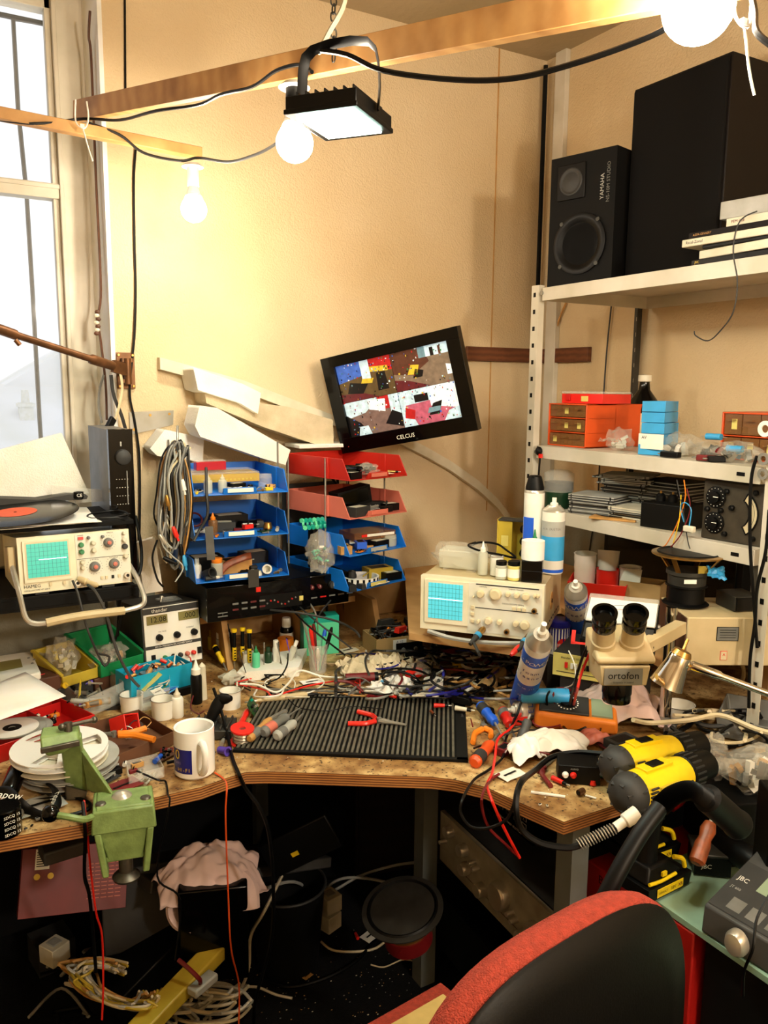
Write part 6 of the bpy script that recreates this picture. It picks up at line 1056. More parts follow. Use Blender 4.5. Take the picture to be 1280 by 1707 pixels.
# cardboard box of cables
t = thing('cardboard_box','open cardboard box with printed label full of black cables','cardboard box',D(662,1088,0)+Vector((.0,.04,0)),-6);m = MB();m.tray(0,0,0,.145,.11,.055,.002,'card');m.box(.005,-.056,.03,.045,.001,.034,'paper');m.text('A  YZ',.009,'navy',.005,-.0568,.04);m.build('box_body',t,bevel=.001)
rr = random.Random(20);bc = D(662,1088,0)+Vector((.0,.04,0))
for i in range(16):
    mm = ['black','charcoal','black','dark_grey','light_grey','black','charcoal','orange'][i % 8];P_ = [bc+Vector((rr.uniform(-.06,.06),rr.uniform(-.04,.05),.04+rr.uniform(0,.035))) for _ in range(5)]
    cable('%s cable coiled in the open cardboard box' % CN[mm],P_,rr.choice([.0025,.0035,.004]),mm,'cables in the cardboard box: '+CN[mm])
bit('adapter','red and dark blue plug lying on the cables in the cardboard box',bc+Vector((.02,-.03,.062)),20,.05,'bright_red',m2='black');bit('adapter','black power plug on top of the cables in the cardboard box',bc+Vector((.06,.0,.075)),70,.05,'black');bit('adapter','black plug lying at the back of the cardboard box',bc+Vector((.0,.03,.07)),10,.06,'charcoal')
# ================================================================ green bench vise on the worktop edge
vz = PZ(206,1350,T+.02);t = thing('bench_vise','green cast iron bench vise clamped to the worktop edge','vise',(vz.x,vz.y,0),-12)
o = Vector((vz.x,vz.y,0));IR = Matrix.Rotation(rad(12),3,'Z')
def V(x,y,D_): return IR @ (PD(x,y,D_)-o)
m = MB();zt = T+.035;m.hexa([(-.058,-.03,T-.008),(.058,-.03,T-.008),(.058,.06,T-.008),(-.058,.06,T-.008),(-.054,-.026,zt),(.054,-.026,zt),(.054,.056,zt),(-.054,.056,zt)],'vise');m.box(0,.014,zt,.096,.07,.006,'vise')
for x in (-.04,.04): m.cyl((x,.0,zt),(x,.0,zt+.006),.010,'bare_iron')
m.build('base',t,bevel=.003)
m = MB();m.hexa([(-.03,-.02,.74),(.03,-.02,.74),(.03,.0,.74),(-.03,.0,.74),(-.046,-.024,T-.006),(.046,-.024,T-.006),(.046,.01,T-.006),(-.046,.01,T-.006)],'vise');m.box(0,-.005,.745,.07,.03,.012,'vise')
for q in (-1,1): x,X2 = q*.036,q*.047;m.hexa([(x-.006,-.03,.715),(x+.006,-.03,.715),(x+.006,.0,.715),(x-.006,.0,.715),(X2-.006,-.03,T-.006),(X2+.006,-.03,T-.006),(X2+.006,.01,T-.006),(X2-.006,.01,T-.006)],'vise')
m.build('clamp_bracket',t,bevel=.003)
m = MB();m.lathe([(.024,.695),(.026,.70),(.02,.706),(.013,.71),(.013,.745)],'bare_iron',0,-.005,0,20);m.build('clamp_screw',t)
m = MB();a,b,c_,d_ = V(100,1235,1.56),V(135,1228,1.56),V(146,1322,1.62),V(108,1308,1.62);k = V(170,1338,1.60);w_ = Vector((.0,.028,0))
m.hexa([tuple(v) for v in (d_,c_,c_+w_,d_+w_,a,b,b+w_,a+w_)],'vise');e1,e2,e3 = V(135,1250,1.575),V(192,1330,1.55),V(146,1318,1.6)
m.hexa([tuple(v) for v in (e3,e2-Vector((0,0,.012)),e2-Vector((0,0,.012))+w_*.6,e3+w_,e1,e2,e2+w_*.6,e1+w_)],'vise');m.build('fixed_jaw',t,bevel=.004)
m = MB();a,b,c_,d_ = V(66,1228,1.52),V(130,1220,1.56),V(133,1238,1.55),V(68,1252,1.51);m.hexa([tuple(v) for v in (d_,c_,c_+w_*1.6,d_+w_*1.6,a,b,b+w_*1.6,a+w_*1.6)],'vise');m.hexa([tuple(v) for v in (V(80,1262,1.53),V(106,1256,1.55),V(106,1256,1.57)+w_,V(80,1262,1.55)+w_,V(68,1250,1.515),V(133,1238,1.555),V(133,1238,1.575)+w_,V(68,1250,1.535)+w_)],'vise');m.build('moving_jaw',t,bevel=.004)
m = MB();m.beam(V(68,1252,1.505),V(132,1238,1.545),.008,.010,'bare_iron');m.build('jaw_face',t,bevel=.001)
m = MB();m.cyl(V(114,1228,1.56),V(113,1204,1.56),.008,'bare_iron');m.build('screw_head',t)
m = MB();m.cyl(V(103,1212,1.55),V(157,1200,1.60),.0042,'bare_iron');m.ball(*V(157,1200,1.6),.007,.007,.007,'bare_iron');m.ball(*V(103,1212,1.55),.007,.007,.007,'bare_iron');m.build('tommy_bar',t)
m = MB();m.hexa([tuple(v) for v in (V(110,1335,1.60),V(142,1332,1.6),V(142,1332,1.63),V(110,1335,1.63),V(108,1308,1.61),V(146,1318,1.61),V(146,1318,1.64),V(108,1308,1.64))],'bare_iron');m.build('swivel',t,bevel=.003)
m = MB();s_ = V(203,1330,1.55);m.ball(s_.x,s_.y,s_.z-.004,.022,.022,.018,'silver',20,10);m.build('ball_joint',t)
m = MB();m.tube([V(152,1362,1.48),V(140,1366,1.45),V(115,1362,1.44),V(90,1358,1.44)],.006,'vise',8);m.build('lever',t)
m = MB();q = V(84,1356,1.44);m.ball(q.x,q.y,q.z,.0155,.0155,.0155,'black_gloss',18,10);m.build('lever_knob',t)
cable('red lead clamped under the vise and hanging to the floor',[PZ(140,1335,T+.03),PZ(143,1368,T+.012),PD(146,1390,1.53),PD(150,1440,1.55),PD(160,1520,1.6),PD(170,1560,1.65),PD(172,1640,1.7),PD(170,1700,1.7)],.0022,'bright_red')
cable('black lead hanging beside the red one under the vise',[PZ(138,1338,T+.03),PZ(141,1370,T+.012),PD(142,1400,1.53),PD(141,1460,1.58),PD(150,1500,1.6),PD(160,1620,1.68)],.0038,'black')
cable('thin orange red wire from under the mug hanging over the worktop edge',[PZ(358,1288,T+.005),PZ(372,1298,T+.003),PD(378,1310,1.62),PD(376,1350,1.62),PD(377,1400,1.64),PD(380,1480,1.68),PD(385,1580,1.72),PD(398,1640,1.8),PD(398,1707,1.8)],.0018,'orange_red')
cable('thin black wire hanging over the worktop edge beside the vise',[PZ(228,1285,T+.02),PZ(262,1300,T+.02),PZ(276,1303,T+.004),PZ(280,1325,T+.004),PD(282,1345,1.58),PD(262,1460,1.62),PD(300,1500,1.66),PD(292,1600,1.75)],.002,'black')
# beside the vise
m = MB();m.turned(PZ(14,1322,T+.025),PZ(36,1268,T+.05),[(.016,0),(.018,.05),(.018,.7),(.0155,.75),(.0155,1)],'black_gloss',20);one(m,'black_tube','glossy black tube lying against the tape reels','tube')
t = thing('can','black can with rows of white printing on the worktop corner','can',PZ(8,1388,T),0);m = MB();m.lathe([(.029,0),(.030,.002),(.030,.05),(.028,.052),(0,.052)],'black_gloss',n=28)
for k in range(4): T0 = Matrix();m.T = Matrix.Rotation(rad(22),4,'Z');m.text('SDCQ 15',.0075,'white',0,-.0308,.043-.011*k);m.T = T0
m.build('body',t)
t = thing('neck_strap','black and white lettered fabric strap looped in front of the tape reels','strap',(0,0,0));m = MB();m.tube([D(-20,1325,.03),D(10,1318,.035),D(30,1335,.03),D(50,1352,.012),D(75,1360,.01),D(95,1340,.02),D(92,1318,.03),D(82,1308,.03)],.009,'black',8,6,flat=.35);m.build('strap_body',t)
for s,x,y,z,a in (('rapow',14,1326,.052,-38),('rapow',92,1332,.04,-110)): q = D(x,y,z);m = MB();m.text(s,.022,'white',q.x,q.y,q.z,rx=25,rz=a);m.build('lettering',t)
bit('card','pale grey sheet lying beside the strap and the vise',D(60,1345,.004),10,.10,'light_grey');cable('black cable looped under the vise on the worktop',dp((40,1355),(60,1362),(100,1362),(140,1352),(150,1340),(120,1330),(60,1335),(30,1345)),.004,'black')
bit('motor','small glass and metal bulb cap beside the black can',D(33,1362),70,.03,'steel',m2='brass');bit('component_box','tiny grey block on the worktop edge by the lever knob',D(64,1366),10,.011,'grey');bit('component_box','tiny black chip on the worktop edge beside the black can',D(26,1383),40,.006,'black');bit('component_box','tiny black chip in the middle of the worktop edge',D(43,1382),20,.006,'charcoal');bit('component_box','tiny black chip nearest the grey block',D(53,1377),60,.006,'black')
t,c = pbox('small clear box of glass fuses between the brown tray and the vise',((215,1312),(274,1295),(262,1272),(210,1285)),T+.001,.022)
for i,(x,y) in enumerate(((238,1302),(247,1298),(256,1294),(246,1306),(232,1290))): bit('fuse','glass fuse lying in the small clear box by the vise',D(x,y,.004),50,.024,'silver','glass fuses in the clear box')
bit('component_box','wooden block standing at the end of the brown tray',D(228,1278),10,.026,'tan');bit('switch','small red part in the clear box of fuses',D(222,1288,.01),10,.018,'dark_red')
for i,(k,mm,x,y,rz,L,lb) in enumerate([('circuit_board','brown',272,1262,30,.05,'brown circuit board lying against the mug'),('battery','royal',264,1268,50,.035,'blue and green battery beside the mug'),('circuit_board','dark_red',282,1252,-20,.04,'dark red circuit board behind the mug'),('plug','black',290,1272,0,.03,'black plug lying behind the mug handle side'),('component_box','black',190,1290,10,.03,'black component between the tape reels and the clear box'),('circuit_board','charcoal',178,1300,30,.05,'dark circuit board beside the pile of tape reels'),('card','dark_red',205,1312,18,.07,'dark red printed card strip lying behind the vise'),('component_box','silver',172,1288,40,.025,'silver component beside the tape reels'),('capacitor','white',208,1276,70,.022,'white capacitor between the reels and the brown tray'),('motor','grey',350,1262,10,.03,'grey round part lying behind the mug handle'),('card','pale_yellow',368,1215,80,.04,'pale yellow card strip beside the iron stand'),('plug','silver',372,1238,60,.04,'silver connector lying beside the iron stand'),('component_box','tan',352,1195,10,.03,'tan rubber block behind the iron stand')]): bit(k,lb,D(x,y),rz,L,mm)
cable('yellow topped dry wire twist in front of the riser shelf',dp((340,1185,.02),(330,1190,.03),(318,1180,.02),(322,1160,.03)),.002,'maroon')
# ================================================================ tangle of cables behind the mat
def tangle(x0,y0,x1,y1,n,cols,lab,seed,rr_=(.002,.0045),up_=.035,L=1.0):
    rr = random.Random(seed)
    for i in range(n):
        mm = cols[i % len(cols)];x,y = rr.uniform(x0,x1),rr.uniform(y0,y1);a = rr.uniform(0,6.28);P_ = [];tr = rr.uniform(-.9,.9)
        for k in range(rr.randint(5,9)):
            P_.append(D(x,y,.005+rr.uniform(0,up_)));x += 26*L*math.cos(a);y += 11*L*math.sin(a);a += tr+rr.uniform(-.4,.4);x = min(max(x,x0),x1);y = min(max(y,y0),y1)
        cable('%s cable in %s' % (CN[mm],lab),P_,rr.uniform(*rr_),mm,'%s cables in %s' % (CN[mm],lab))
tangle(560,1090,880,1160,44,['black','charcoal','light_grey','black','tan','black','white','navy','grey','dark_red','offwhite'],'the tangle behind the ribbed mat',5)
tangle(720,1055,900,1130,26,['black','charcoal','black','offwhite','black','grey'],'the tangle under the beige oscilloscope',9,L=.9,up_=.05)
tangle(395,1125,600,1162,12,['black','white','charcoal','bright_red','offwhite'],'the tangle before the foam block',14,rr_=(.0015,.003),up_=.02)
tangle(790,1190,1000,1260,12,['black','charcoal','dark_red','black'],'the tangle around the orange multimeter',17,rr_=(.0015,.003),up_=.025,L=.8)
tangle(1110,1185,1280,1260,18,['black','cream','charcoal','black','grey'],'the tangle beside the lamp post',19,rr_=(.003,.006),up_=.05)
tangle(610,1085,860,1165,20,['black','navy','black','light_grey','charcoal'],'the loops piled between the mat and the oscilloscope',41,rr_=(.0026,.004),up_=.07,L=1.35)
cable('black lead drooping from the riser shelf across the foam block',[PZ(400,1003,rz_),PZ(440,1015,rz_),PZ(500,1022,rz_+.0),PZ(560,1035,.96),PZ(590,1050,.92),PZ(600,1062,.9)],.0035,'charcoal')
for i,(a,b,c,lb) in enumerate([((468,995),(510,1040),(575,1092),'black lead falling from the hifi separates past the tumbler'),((480,992),(520,1030),(585,1080),'dark lead falling from the hifi separates onto the teal box'),((500,985),(525,1020),(530,1055),'grey probe wire falling from the hifi separates into the tumbler'),((565,985),(535,1020),(520,1045),'dark lead arching from the riser shelf end to the tumbler')]): cable(lb,[PZ(a[0],a[1],rz_),PZ(b[0],b[1],.97),PZ(c[0],c[1],.88)],.0025,['black','charcoal','silver','charcoal'][i])
cable('long thin black wire looping over the front of the foam block',[D(480,1090,.06),D(478,1110,.05),D(465,1130,.02),D(440,1142,.006),D(480,1150,.01),D(520,1140,.01),D(560,1145,.01),D(640,1150,.008)],.0022,'black')
cable('red test lead crossing the worktop before the foam block',dp((392,1140,.02),(440,1150,.02),(455,1160,.02),(490,1150,.02),(520,1142,.015),(560,1135,.01)),.0024,'bright_red');cable('white cable arching before the foam block',dp((400,1140,.03),(430,1142,.03),(460,1154,.02),(480,1140,.02),(500,1118,.03),(540,1128,.01),(600,1130,.01)),.003,'white')
for i,(x,y,rz,L,mm,k,lb) in enumerate([(618,1139,-24,.07,'bright_red','pen',0),(603,1138,-20,.09,'dark_red','battery','dark red cylindrical handle lying behind the ribbed mat'),(660,1165,-60,.035,'bright_red','plug','red phono plug lying on the back edge of the mat'),(672,1163,-50,.035,'yellow','plug','yellow phono plug lying on the back edge of the mat'),(692,1158,-50,.04,'purple','plug','purple phono plug lying on the back edge of the mat'),(738,1180,-30,.045,'bright_red','plug','red banana plug lying on the ribbed mat'),(775,1187,-50,.05,'offwhite','plug','cream round plug lying on the corner of the ribbed mat'),(722,1192,-100,.03,'copper','plug','copper ended plug lying on the ribbed mat'),(764,1112,-20,.032,'yellow','component_box','yellow cable connector in the tangle under the oscilloscope'),(722,1152,-40,.06,'black','adapter','black mains plug on the tangle beside the white pot'),(770,1172,-60,.055,'black','adapter','black mains plug on the back corner of the mat'),(700,1082,-70,.05,'dark_red','plug','dark red clip in the tangle below the oscilloscope'),(745,1090,0,.05,'dark_red','component_box','dark red box under the cables below the oscilloscope'),(815,1110,-10,.06,'dark_red','component_box','dark red box beside the paper bag'),(640,1148,10,.03,'sky_blue','knob','pale blue cap lying behind the mat'),(595,1152,0,.05,'white','card','white card lying before the foam block'),(520,1138,0,.06,'paper','card','white paper square beside the foam block'),(580,1085,10,.06,'offwhite','card','crumpled pale paper before the teal box'),(786,1205,60,.05,'dark_red','pen','dark red pen at the corner of the mat'),(815,1195,20,.03,'black','knob','small black knob beside the mat corner'),(476,1085,0,.06,'orange','knob','orange knob on the white foam block'),(800,1148,0,.05,'offwhite','component_box','pale block half hidden below the paper bag'),(690,1128,20,.05,'bright_red','switch','red clip lying in the tangle behind the white pot')]):
    if lb: bit(k,lb,D(x,y,.012 if x > 640 else .003),rz,L,mm)
m = MB();m.box(0,0,.003,.085,.06,.006,'black');m.box(0,0,.02,.085,.003,.04,'black')
for x in (-.02,.02): m.lathe([(.006,.0),(.006,.004)],'grey',x,-.002,.02,12,'Y')
one(m,'metal_bracket','black slotted metal bracket standing behind the white papers','bracket',D(682,1092,.01),-10)
m = MB();m.sheet(0,0,.006,.22,.10,'foam_cream',22,12,.03,7,3,rough=.5,edge=.02);one(m,'crumpled_cloth','cream crumpled polishing cloth lying before the cardboard box','cloth',D(625,1118,.003),-10)
m = MB();m.sheet(0,0,.01,.12,.09,'paper',14,12,.015,8,9,rough=.5,edge=.006);one(m,'crumpled_tissue','white crumpled tissue beside the dark red handle','tissue',D(655,1150,.003),20)
bag('empty clear plastic bag lying over the cables behind the white pot',D(710,1118,.02),.11,.08,.02,30,seed=61)
t = thing('paper_bag','crumpled brown paper tube beside the tilted cleaner can','paper bag',(0,0,0));m = MB();a,b = D(805,1150,.022),D(838,1118,.03);m.turned(a,b,[(.020,0),(.022,.2),(.019,.5),(.022,.8),(.012,1)],'card',9);m.turned(a,b,[(.019,-.001),(.017,.3),(0,.31)],'dark_brown',9);m.build('paper',t)
# ================================================================ right side of the worktop
def lean_can(label,base,top,r,txt,bands,z0=T,both=0,capk=0,cap='white',rollz=0,sz=.02):
    a,b = Vector(base),Vector(top);d = b-a;h = d.length;t = can(label,(0,0,0),r,h,'white',bands,cap,txt=txt,capk=capk)
    q = d.to_track_quat('Z','Y');view = Vector((0,0,H))-a;loc = q.inverted() @ view;ang = math.atan2(loc.x,-loc.y);t.rotation_mode = 'QUATERNION';t.rotation_quaternion = q @ Euler((0,0,ang+rad(rollz))).to_quaternion();t.location = a;return t
BN = [(.10,.44,'royal'),(.65,.76,'royal')]
lean_can('white and blue foam cleaner can leaning against the function generator',D(866,1180,.002),PD(907,1040,1.74),.030,[('G-POWER',.02,.69,'white'),('foam',.017,.585,'navy'),('cleaner',.017,.53,'navy'),('EN NE JIS',.008,.4,'white'),('I ST P9 C1',.008,.3,'white'),('R CR FS H',.008,.2,'white')],BN)
lean_can('white and blue freezer spray can standing between the red basket and the meter',PZ(962,1058,.93),PZ(960,950,1.16)-Vector((.0,.0,.03)),.030,[('POWER',.024,.69,'white'),('freezer',.019,.56,'navy'),('spray',.017,.46,'navy')],BN)
m = MB();m.box(0,0,.0,.09,.09,.115,'charcoal');one(m,'dark_carton','dark carton under the freezer spray can','carton',(PZ(962,1058,.93).x,PZ(962,1058,.93).y,.868),-40)
lean_can('white and blue spray can lying on its side behind the orange multimeter',D(952,1176,.03),D(846,1184,.03),.028,[('JELT',.02,.7,'royal')],[(.5,.74,'light_grey'),(.1,.3,'royal')],cap='white')
m = MB();m.turned(D(948,1160,.078),D(868,1160,.074),[(.0165,0),(.018,.03),(.018,.97),(.0165,1)],'sky_blue',20);one(m,'blue_tube','sky blue cylinder lying on top of the horizontal spray can','tube')
t = thing('polish_tin','round metal polish tin with purple lid and blue sunburst label','tin',PZ(930,1087,T+.09));r,h = .029,.095;m = MB();m.lathe([(r,0),(r,h*.8)],'white',n=32)
for k in range(22): a = rad(k*16.4);m.at(0,0,0,rz=k*16.4);m.hexa([(-.0008,-r-.0006,.008),(.0008,-r-.0006,.008),(.0008,-r+.001,.008),(-.0008,-r+.001,.008),(-.0026,-r-.0006,h*.78),(.0026,-r-.0006,h*.78),(.0026,-r+.001,h*.78),(-.0026,-r+.001,h*.78)],'navy')
m.at(0,0,0,rz=-18);m.lathe([(.017,0),(.017,.0012),(0,.0012)],'bright_red',0,-r+.001,.03,20,'Y');m.text('BRASSO',.010,'white',0,-r-.0012,.03);m.T = Matrix();m.build('body',t)
m = MB();m.lathe([(r+.003,h*.8),(r+.004,h*.82),(r+.004,h*.98),(r,h),(0,h*.99)],'navy',n=32);m.build('lid',t);m = MB();m.box(0,0,.044,.07,.07,.088,'charcoal');q = PZ(930,1087,T+.09);one(m,'dark_block','dark block under the polish tin','block',(q.x,q.y,T),-30);q = PZ(985,1132,.895);m = MB();m.box(.02,.08,.042,.2,.15,.084,'charcoal');one(m,'dark_carton','dark carton under the function generator','carton',(q.x,q.y,T),-58)
# red basket with cups and rolls
q = PZ(985,995,.968);t = thing('red_basket','red plastic basket holding white cups and rolls on the riser shelf','basket',(q.x-.03,q.y-.06,.967),-50);m = MB();m.tray(0,0,0,.15,.11,.075,.003,'bright_red',flare=.012);m.build('basket',t,bevel=.002);bq = Vector((q.x-.03,q.y-.06,.967))
Rb = Matrix.Rotation(rad(-50),3,'Z')
for i,(x,y,z,rx,mm,lb) in enumerate([(-.045,.02,.035,4,'white','white ribbed cup standing at the end of the red basket'),(.022,.02,.045,-12,'white','white plastic cup tilted over a red one in the basket')]): tub(lb,bq+Rb @ Vector((x,y,z)),.033,.115,mm,rx=rx,rz=-50,nm='cup',cat='cup',ribs=8 if i == 0 else 0,taper=.9)
tub('red plastic cup under the tilted white cup in the basket',bq+Rb @ Vector((.025,.0,.03)),.034,.08,'bright_red',rz=-50,nm='cup',cat='cup')
tub('cream paper roll with hollow centre standing beside the red basket',bq+Rb @ Vector((.09,.01,.035)),.032,.085,'white',rz=-50,nm='paper_roll',cat='paper roll',taper=.96)
t = thing('open_carton','small open brown carton behind the analogue meter','carton',bq+Rb @ Vector((.13,-.01,.0)),-62);m = MB();m.tray(0,0,0,.12,.08,.085,.002,'card');m.hexa([(-.06,-.04,.083),(.0,-.04,.083),(.0,-.038,.083),(-.06,-.038,.083),(-.05,-.02,.12),(.0,-.02,.12),(.0,-.018,.12),(-.05,-.018,.12)],'frost');m.build('carton_body',t)
m = MB();m.tray(0,0,0,.05,.07,.065,.002,'orange_red');one(m,'red_tub','orange red square tub standing beside the beige oscilloscope','tub',PZ(905,1075,T+.06),-50,bevel=.003);m = MB();m.box(0,0,.029,.06,.06,.058,'dark_brown');one(m,'brown_block','dark brown block under the orange red tub','block',PZ(905,1075,T+.06)-Vector((0,0,.06)),-50)
# black analogue meter and function generator
q = PZ(1040,1108,.90);t = thing('function_generator','cream fronted function generator under the black analogue meter','function generator',PZ(985,1132,.895),-58);m = MB();m.box(0,.08,.03,.19,.18,.06,'charcoal');m.box(0,-.012,.03,.19,.006,.058,'pale_yellow');m.text('thandar TG101',.008,'charcoal',-.05,-.0158,.05);m.box(0,-.0155,.012,.17,.0006,.002,'charcoal');m.build('case',t,bevel=.002)
for x,mm in ((-.06,'bright_red'),(-.045,'white'),(-.035,'white'),(-.015,'black'),(-.005,'black')): m = MB();m.box(x,-.017,.032,.007,.006,.014,mm);m.build('push_button',t)
m = MB();m.lathe([(.02,0),(.02,.002)],'light_grey',.055,-.015,.032,24,'Y');knob(m,.055,-.017,.032,.011,.012,'black',n=18);m.build('dial',t)
t = thing('analogue_meter','black analogue multimeter with clear dial cover lying on the function generator','multimeter',PD(1034,1040,1.88),-52,rx=24);q = PD(1034,1040,1.88);m = MB();m.box(.01,.03,.022,.1,.08,.044,'black');one(m,'black_carton','black carton under the analogue meter on the riser shelf','carton',(q.x+.03,q.y+.03,.968),-52);m = MB();m.box(0,0,-.02,.16,.15,.055,'black');m.box(0,-.045,.0085,.15,.05,.003,'charcoal');m.box(-.03,-.045,.0102,.05,.03,.001,'light_grey');m.box(.03,-.045,.0102,.045,.03,.001,'sky_blue');m.build('case',t,bevel=.004)
m = MB();m.box(0,.028,.012,.152,.085,.003,'paper');m.tube([(-.055+.11*k/8,.025+.025*math.sin(k/8*math.pi),.0142) for k in range(9)],.0006,'charcoal',4,2);m.tube([(-.05+.10*k/8,.015+.02*math.sin(k/8*math.pi),.0142) for k in range(9)],.0005,'red',4,2);m.box(.01,.02,.0142,.001,.06,.0006,'black');m.build('dial_face',t)
m = MB();m.box(0,.028,.019,.158,.092,.012,'clear');m.build('dial_cover',t,bevel=.003)
for x in (-.05,0,.05): m = MB();m.lathe([(.014,.008),(.012,.016),(0,.017)],'black',x,-.062,0,16);m.build('knob',t)
m = MB();m.lathe([(.007,0),(.006,.005),(0,.006)],'steel',.081,.02,-.015,14,'X');m.build('stud',t)
m = MB();m.box(0,0,-.01,.012,.05,.003,'bright_red');m.box(.02,-.02,-.01,.05,.008,.003,'bright_red');one(m,'red_ribbon','folded red rubber strip draped on the corner of the black meter','ribbon',PD(955,1060,1.74),-50,rx=60);bpy.data.objects['red_ribbon'].scale = (.7,.6,1)
cable('red test lead falling from the black meter to the orange multimeter',[PD(998,1060,1.74),PD(985,1085,1.72),PD(970,1120,1.75),PD(962,1150,1.72),D(955,1180,.03)],.003,'bright_red');cable('black test lead falling from the black meter to the orange multimeter',[PD(990,1060,1.74),PD(975,1085,1.72),PD(963,1120,1.76),PD(955,1150,1.73),D(948,1180,.03)],.003,'black')
cable('thin white wire plugged into the function generator',[PD(948,1085,1.86),PD(958,1110,1.8),PD(955,1140,1.78),D(930,1150,.03),D(915,1165,.05)],.0014,'white')
# cream power unit, bare loudspeaker and small box on the riser
rt_ = .967;q = PZ(1141,1112,rt_);t = thing('power_unit','cream metal equipment case with rating plate on the riser shelf','equipment case',(q.x,q.y,rt_),-60)
m = MB();w_,d_,h_ = .20,.19,.118
t.rotation_euler = (0,0,rad(-30));m.box(w_/2,d_/2,h_/2+.004,w_,d_,h_,'beige');m.build('case',t,bevel=.003);m = MB();m.box(-.001,d_/2,h_/2+.004,.004,d_*.96,h_*.94,'brown');m.build('side_panel',t)
m = MB();m.box(w_*.48,-.001,h_*.70,.052,.001,.034,'black');m.box(w_*.48,-.0014,h_*.70,.049,.001,.031,'grey')
for k in range(4): m.box(w_*.48,-.0022,h_*.78-.006*k,.038,.0003,.0012,'black')
m.build('rating_plate',t);m = MB();m.box(w_*.45,-.001,h_*.25,.016,.001,.022,'bright_red');m.box(w_*.45,-.0014,h_*.25,.014,.001,.02,'cream');m.text('A',.010,'bright_red',w_*.45,-.0022,h_*.27);m.build('warning_label',t)
Rq = Matrix.Translation((q.x,q.y,rt_)) @ Matrix.Rotation(rad(-30),4,'Z')
t = thing('small_metal_box','small grey metal box with black end on the cream case','box',Rq @ Vector((.155,.09,h_+.006)),-20);m = MB();m.box(0,0,.018,.07,.08,.036,'dark_steel');m.build('case',t,bevel=.001);m = MB();m.box(.0,-.041,.018,.062,.004,.032,'black');m.build('end_panel',t)
t = thing('bare_loudspeaker','bare loudspeaker driver standing face up on its magnet on the cream case','loudspeaker driver',Rq @ Vector((.035,.115,h_+.006)),-30)
m = MB();m.lathe([(.052,0),(.056,.003),(.052,.006),(.044,.008),(.044,.045),(.05,.048),(.05,.052)],'black',n=36);m.build('magnet',t);m = MB();m.lathe([(.045,.052),(.046,.075),(.05,.078),(.05,.088)],'dark_steel',n=32);m.box(-.01,-.05,.068,.03,.001,.01,'paper');m.build('yoke',t)
m = MB();m.lathe([(.085,.125),(.087,.126),(.087,.129),(.074,.131),(.074,.128)],'brass',n=44)
for k in range(4): a = rad(45+90*k);m.beam((.047*math.cos(a),.047*math.sin(a),.085),(.080*math.cos(a),.080*math.sin(a),.126),.012,.003,'brass')
m.build('frame',t);m = MB();m.lathe([(.076,.130),(.072,.134),(.066,.129),(.03,.112),(.022,.118),(0,.122)],'black',n=40);m.build('cone',t);m = MB();m.box(.02,-.045,.097,.022,.004,.018,'mustard');m.build('terminal_strip',t)
m = MB();m.sheet(0,0,0,.045,.035,'sky_blue',8,8,.01,9,4,rough=.3);one(m,'blue_cloth','small blue cloth scrap hanging on the bare loudspeaker frame','cloth',Rq @ Vector((.085,.065,h_+.096)),-30,rx=40,ry=10)
# microscope on its boom
t = thing('microscope','cream stereo microscope head with two eyepieces on a boom','microscope',PD(1027,1168,1.70),-28);k = PD(1027,1168,1.70);t.scale = (.93,.93,.96)
m = MB();m.lathe([(.030,0),(.031,.002),(.031,.018),(.0325,.019),(.0325,.045),(.030,.05)],'black_gloss',n=30);m.build('objective',t)
m = MB();m.hexa([(-.05,-.045,.05),(.05,-.045,.05),(.055,.05,.05),(-.05,.05,.05),(-.055,-.05,.095),(.055,-.05,.095),(.06,.055,.095),(-.055,.055,.095)],'beige');m.build('zoom_body',t,bevel=.003)
m = MB();m.box(-.004,-.0495,.072,.084,.002,.036,'steel');m.text('ortofon',.022,'black',-.004,-.0512,.074);m.text('accuracy in sound',.0062,'charcoal',-.004,-.0512,.060);m.build('name_plate',t)
m = MB();m.hexa([(-.062,-.05,.098),(.066,-.05,.098),(.07,.06,.098),(-.06,.06,.098),(-.062,-.05,.112),(.066,-.05,.112),(.07,.06,.16),(-.06,.06,.15)],'beige');m.build('prism_housing',t,bevel=.006)
for s in (-1,1):
    a = Vector((s*.031-.004,.005,.112));b = a+Vector((s*.002-.012,-.045,.078));u = (b-a).normalized();m = MB();m.turned(a-u*.02,b-u*.02,[(.029,0),(.027,.6),(.024,.62),(.0235,1)],'beige',26);e = m.build('eye_tube',t)
    m = MB();m.turned(b-u*.022,b+u*.026,[(.022,0),(.026,.15),(.026,.5),(.024,.55),(.0275,.9),(.0275,1),(.021,1),(.018,.75)],'black_gloss',26);m.build('eyepiece',e);m = MB();m.turned(b+u*.006,b+u*.012,[(.0205,0),(.0205,.8),(.008,1),(0,1)],'white',22);m.build('lens',e)
px_ = PZ(1107,1212,T);m = MB();pl_ = Matrix.Rotation(rad(22),3,'Z') @ (Vector((px_.x,px_.y,0))-Vector((k.x,k.y,0)));m.beam((0.03,.05,.08),(pl_.x,pl_.y,.1),.03,.03,'beige');m.build('boom',t,bevel=.002)
t = thing('stand_post','chrome post standing on the worktop behind the steel lamp','post',(px_.x,px_.y,T));m = MB();m.cyl((0,0,.01),(0,0,.30),.0135,'chrome',n=24);m.build('pillar',t);m = MB();m.lathe([(.03,0),(.03,.008),(.016,.014),(.0135,.03)],'steel',n=24);m.build('foot',t)
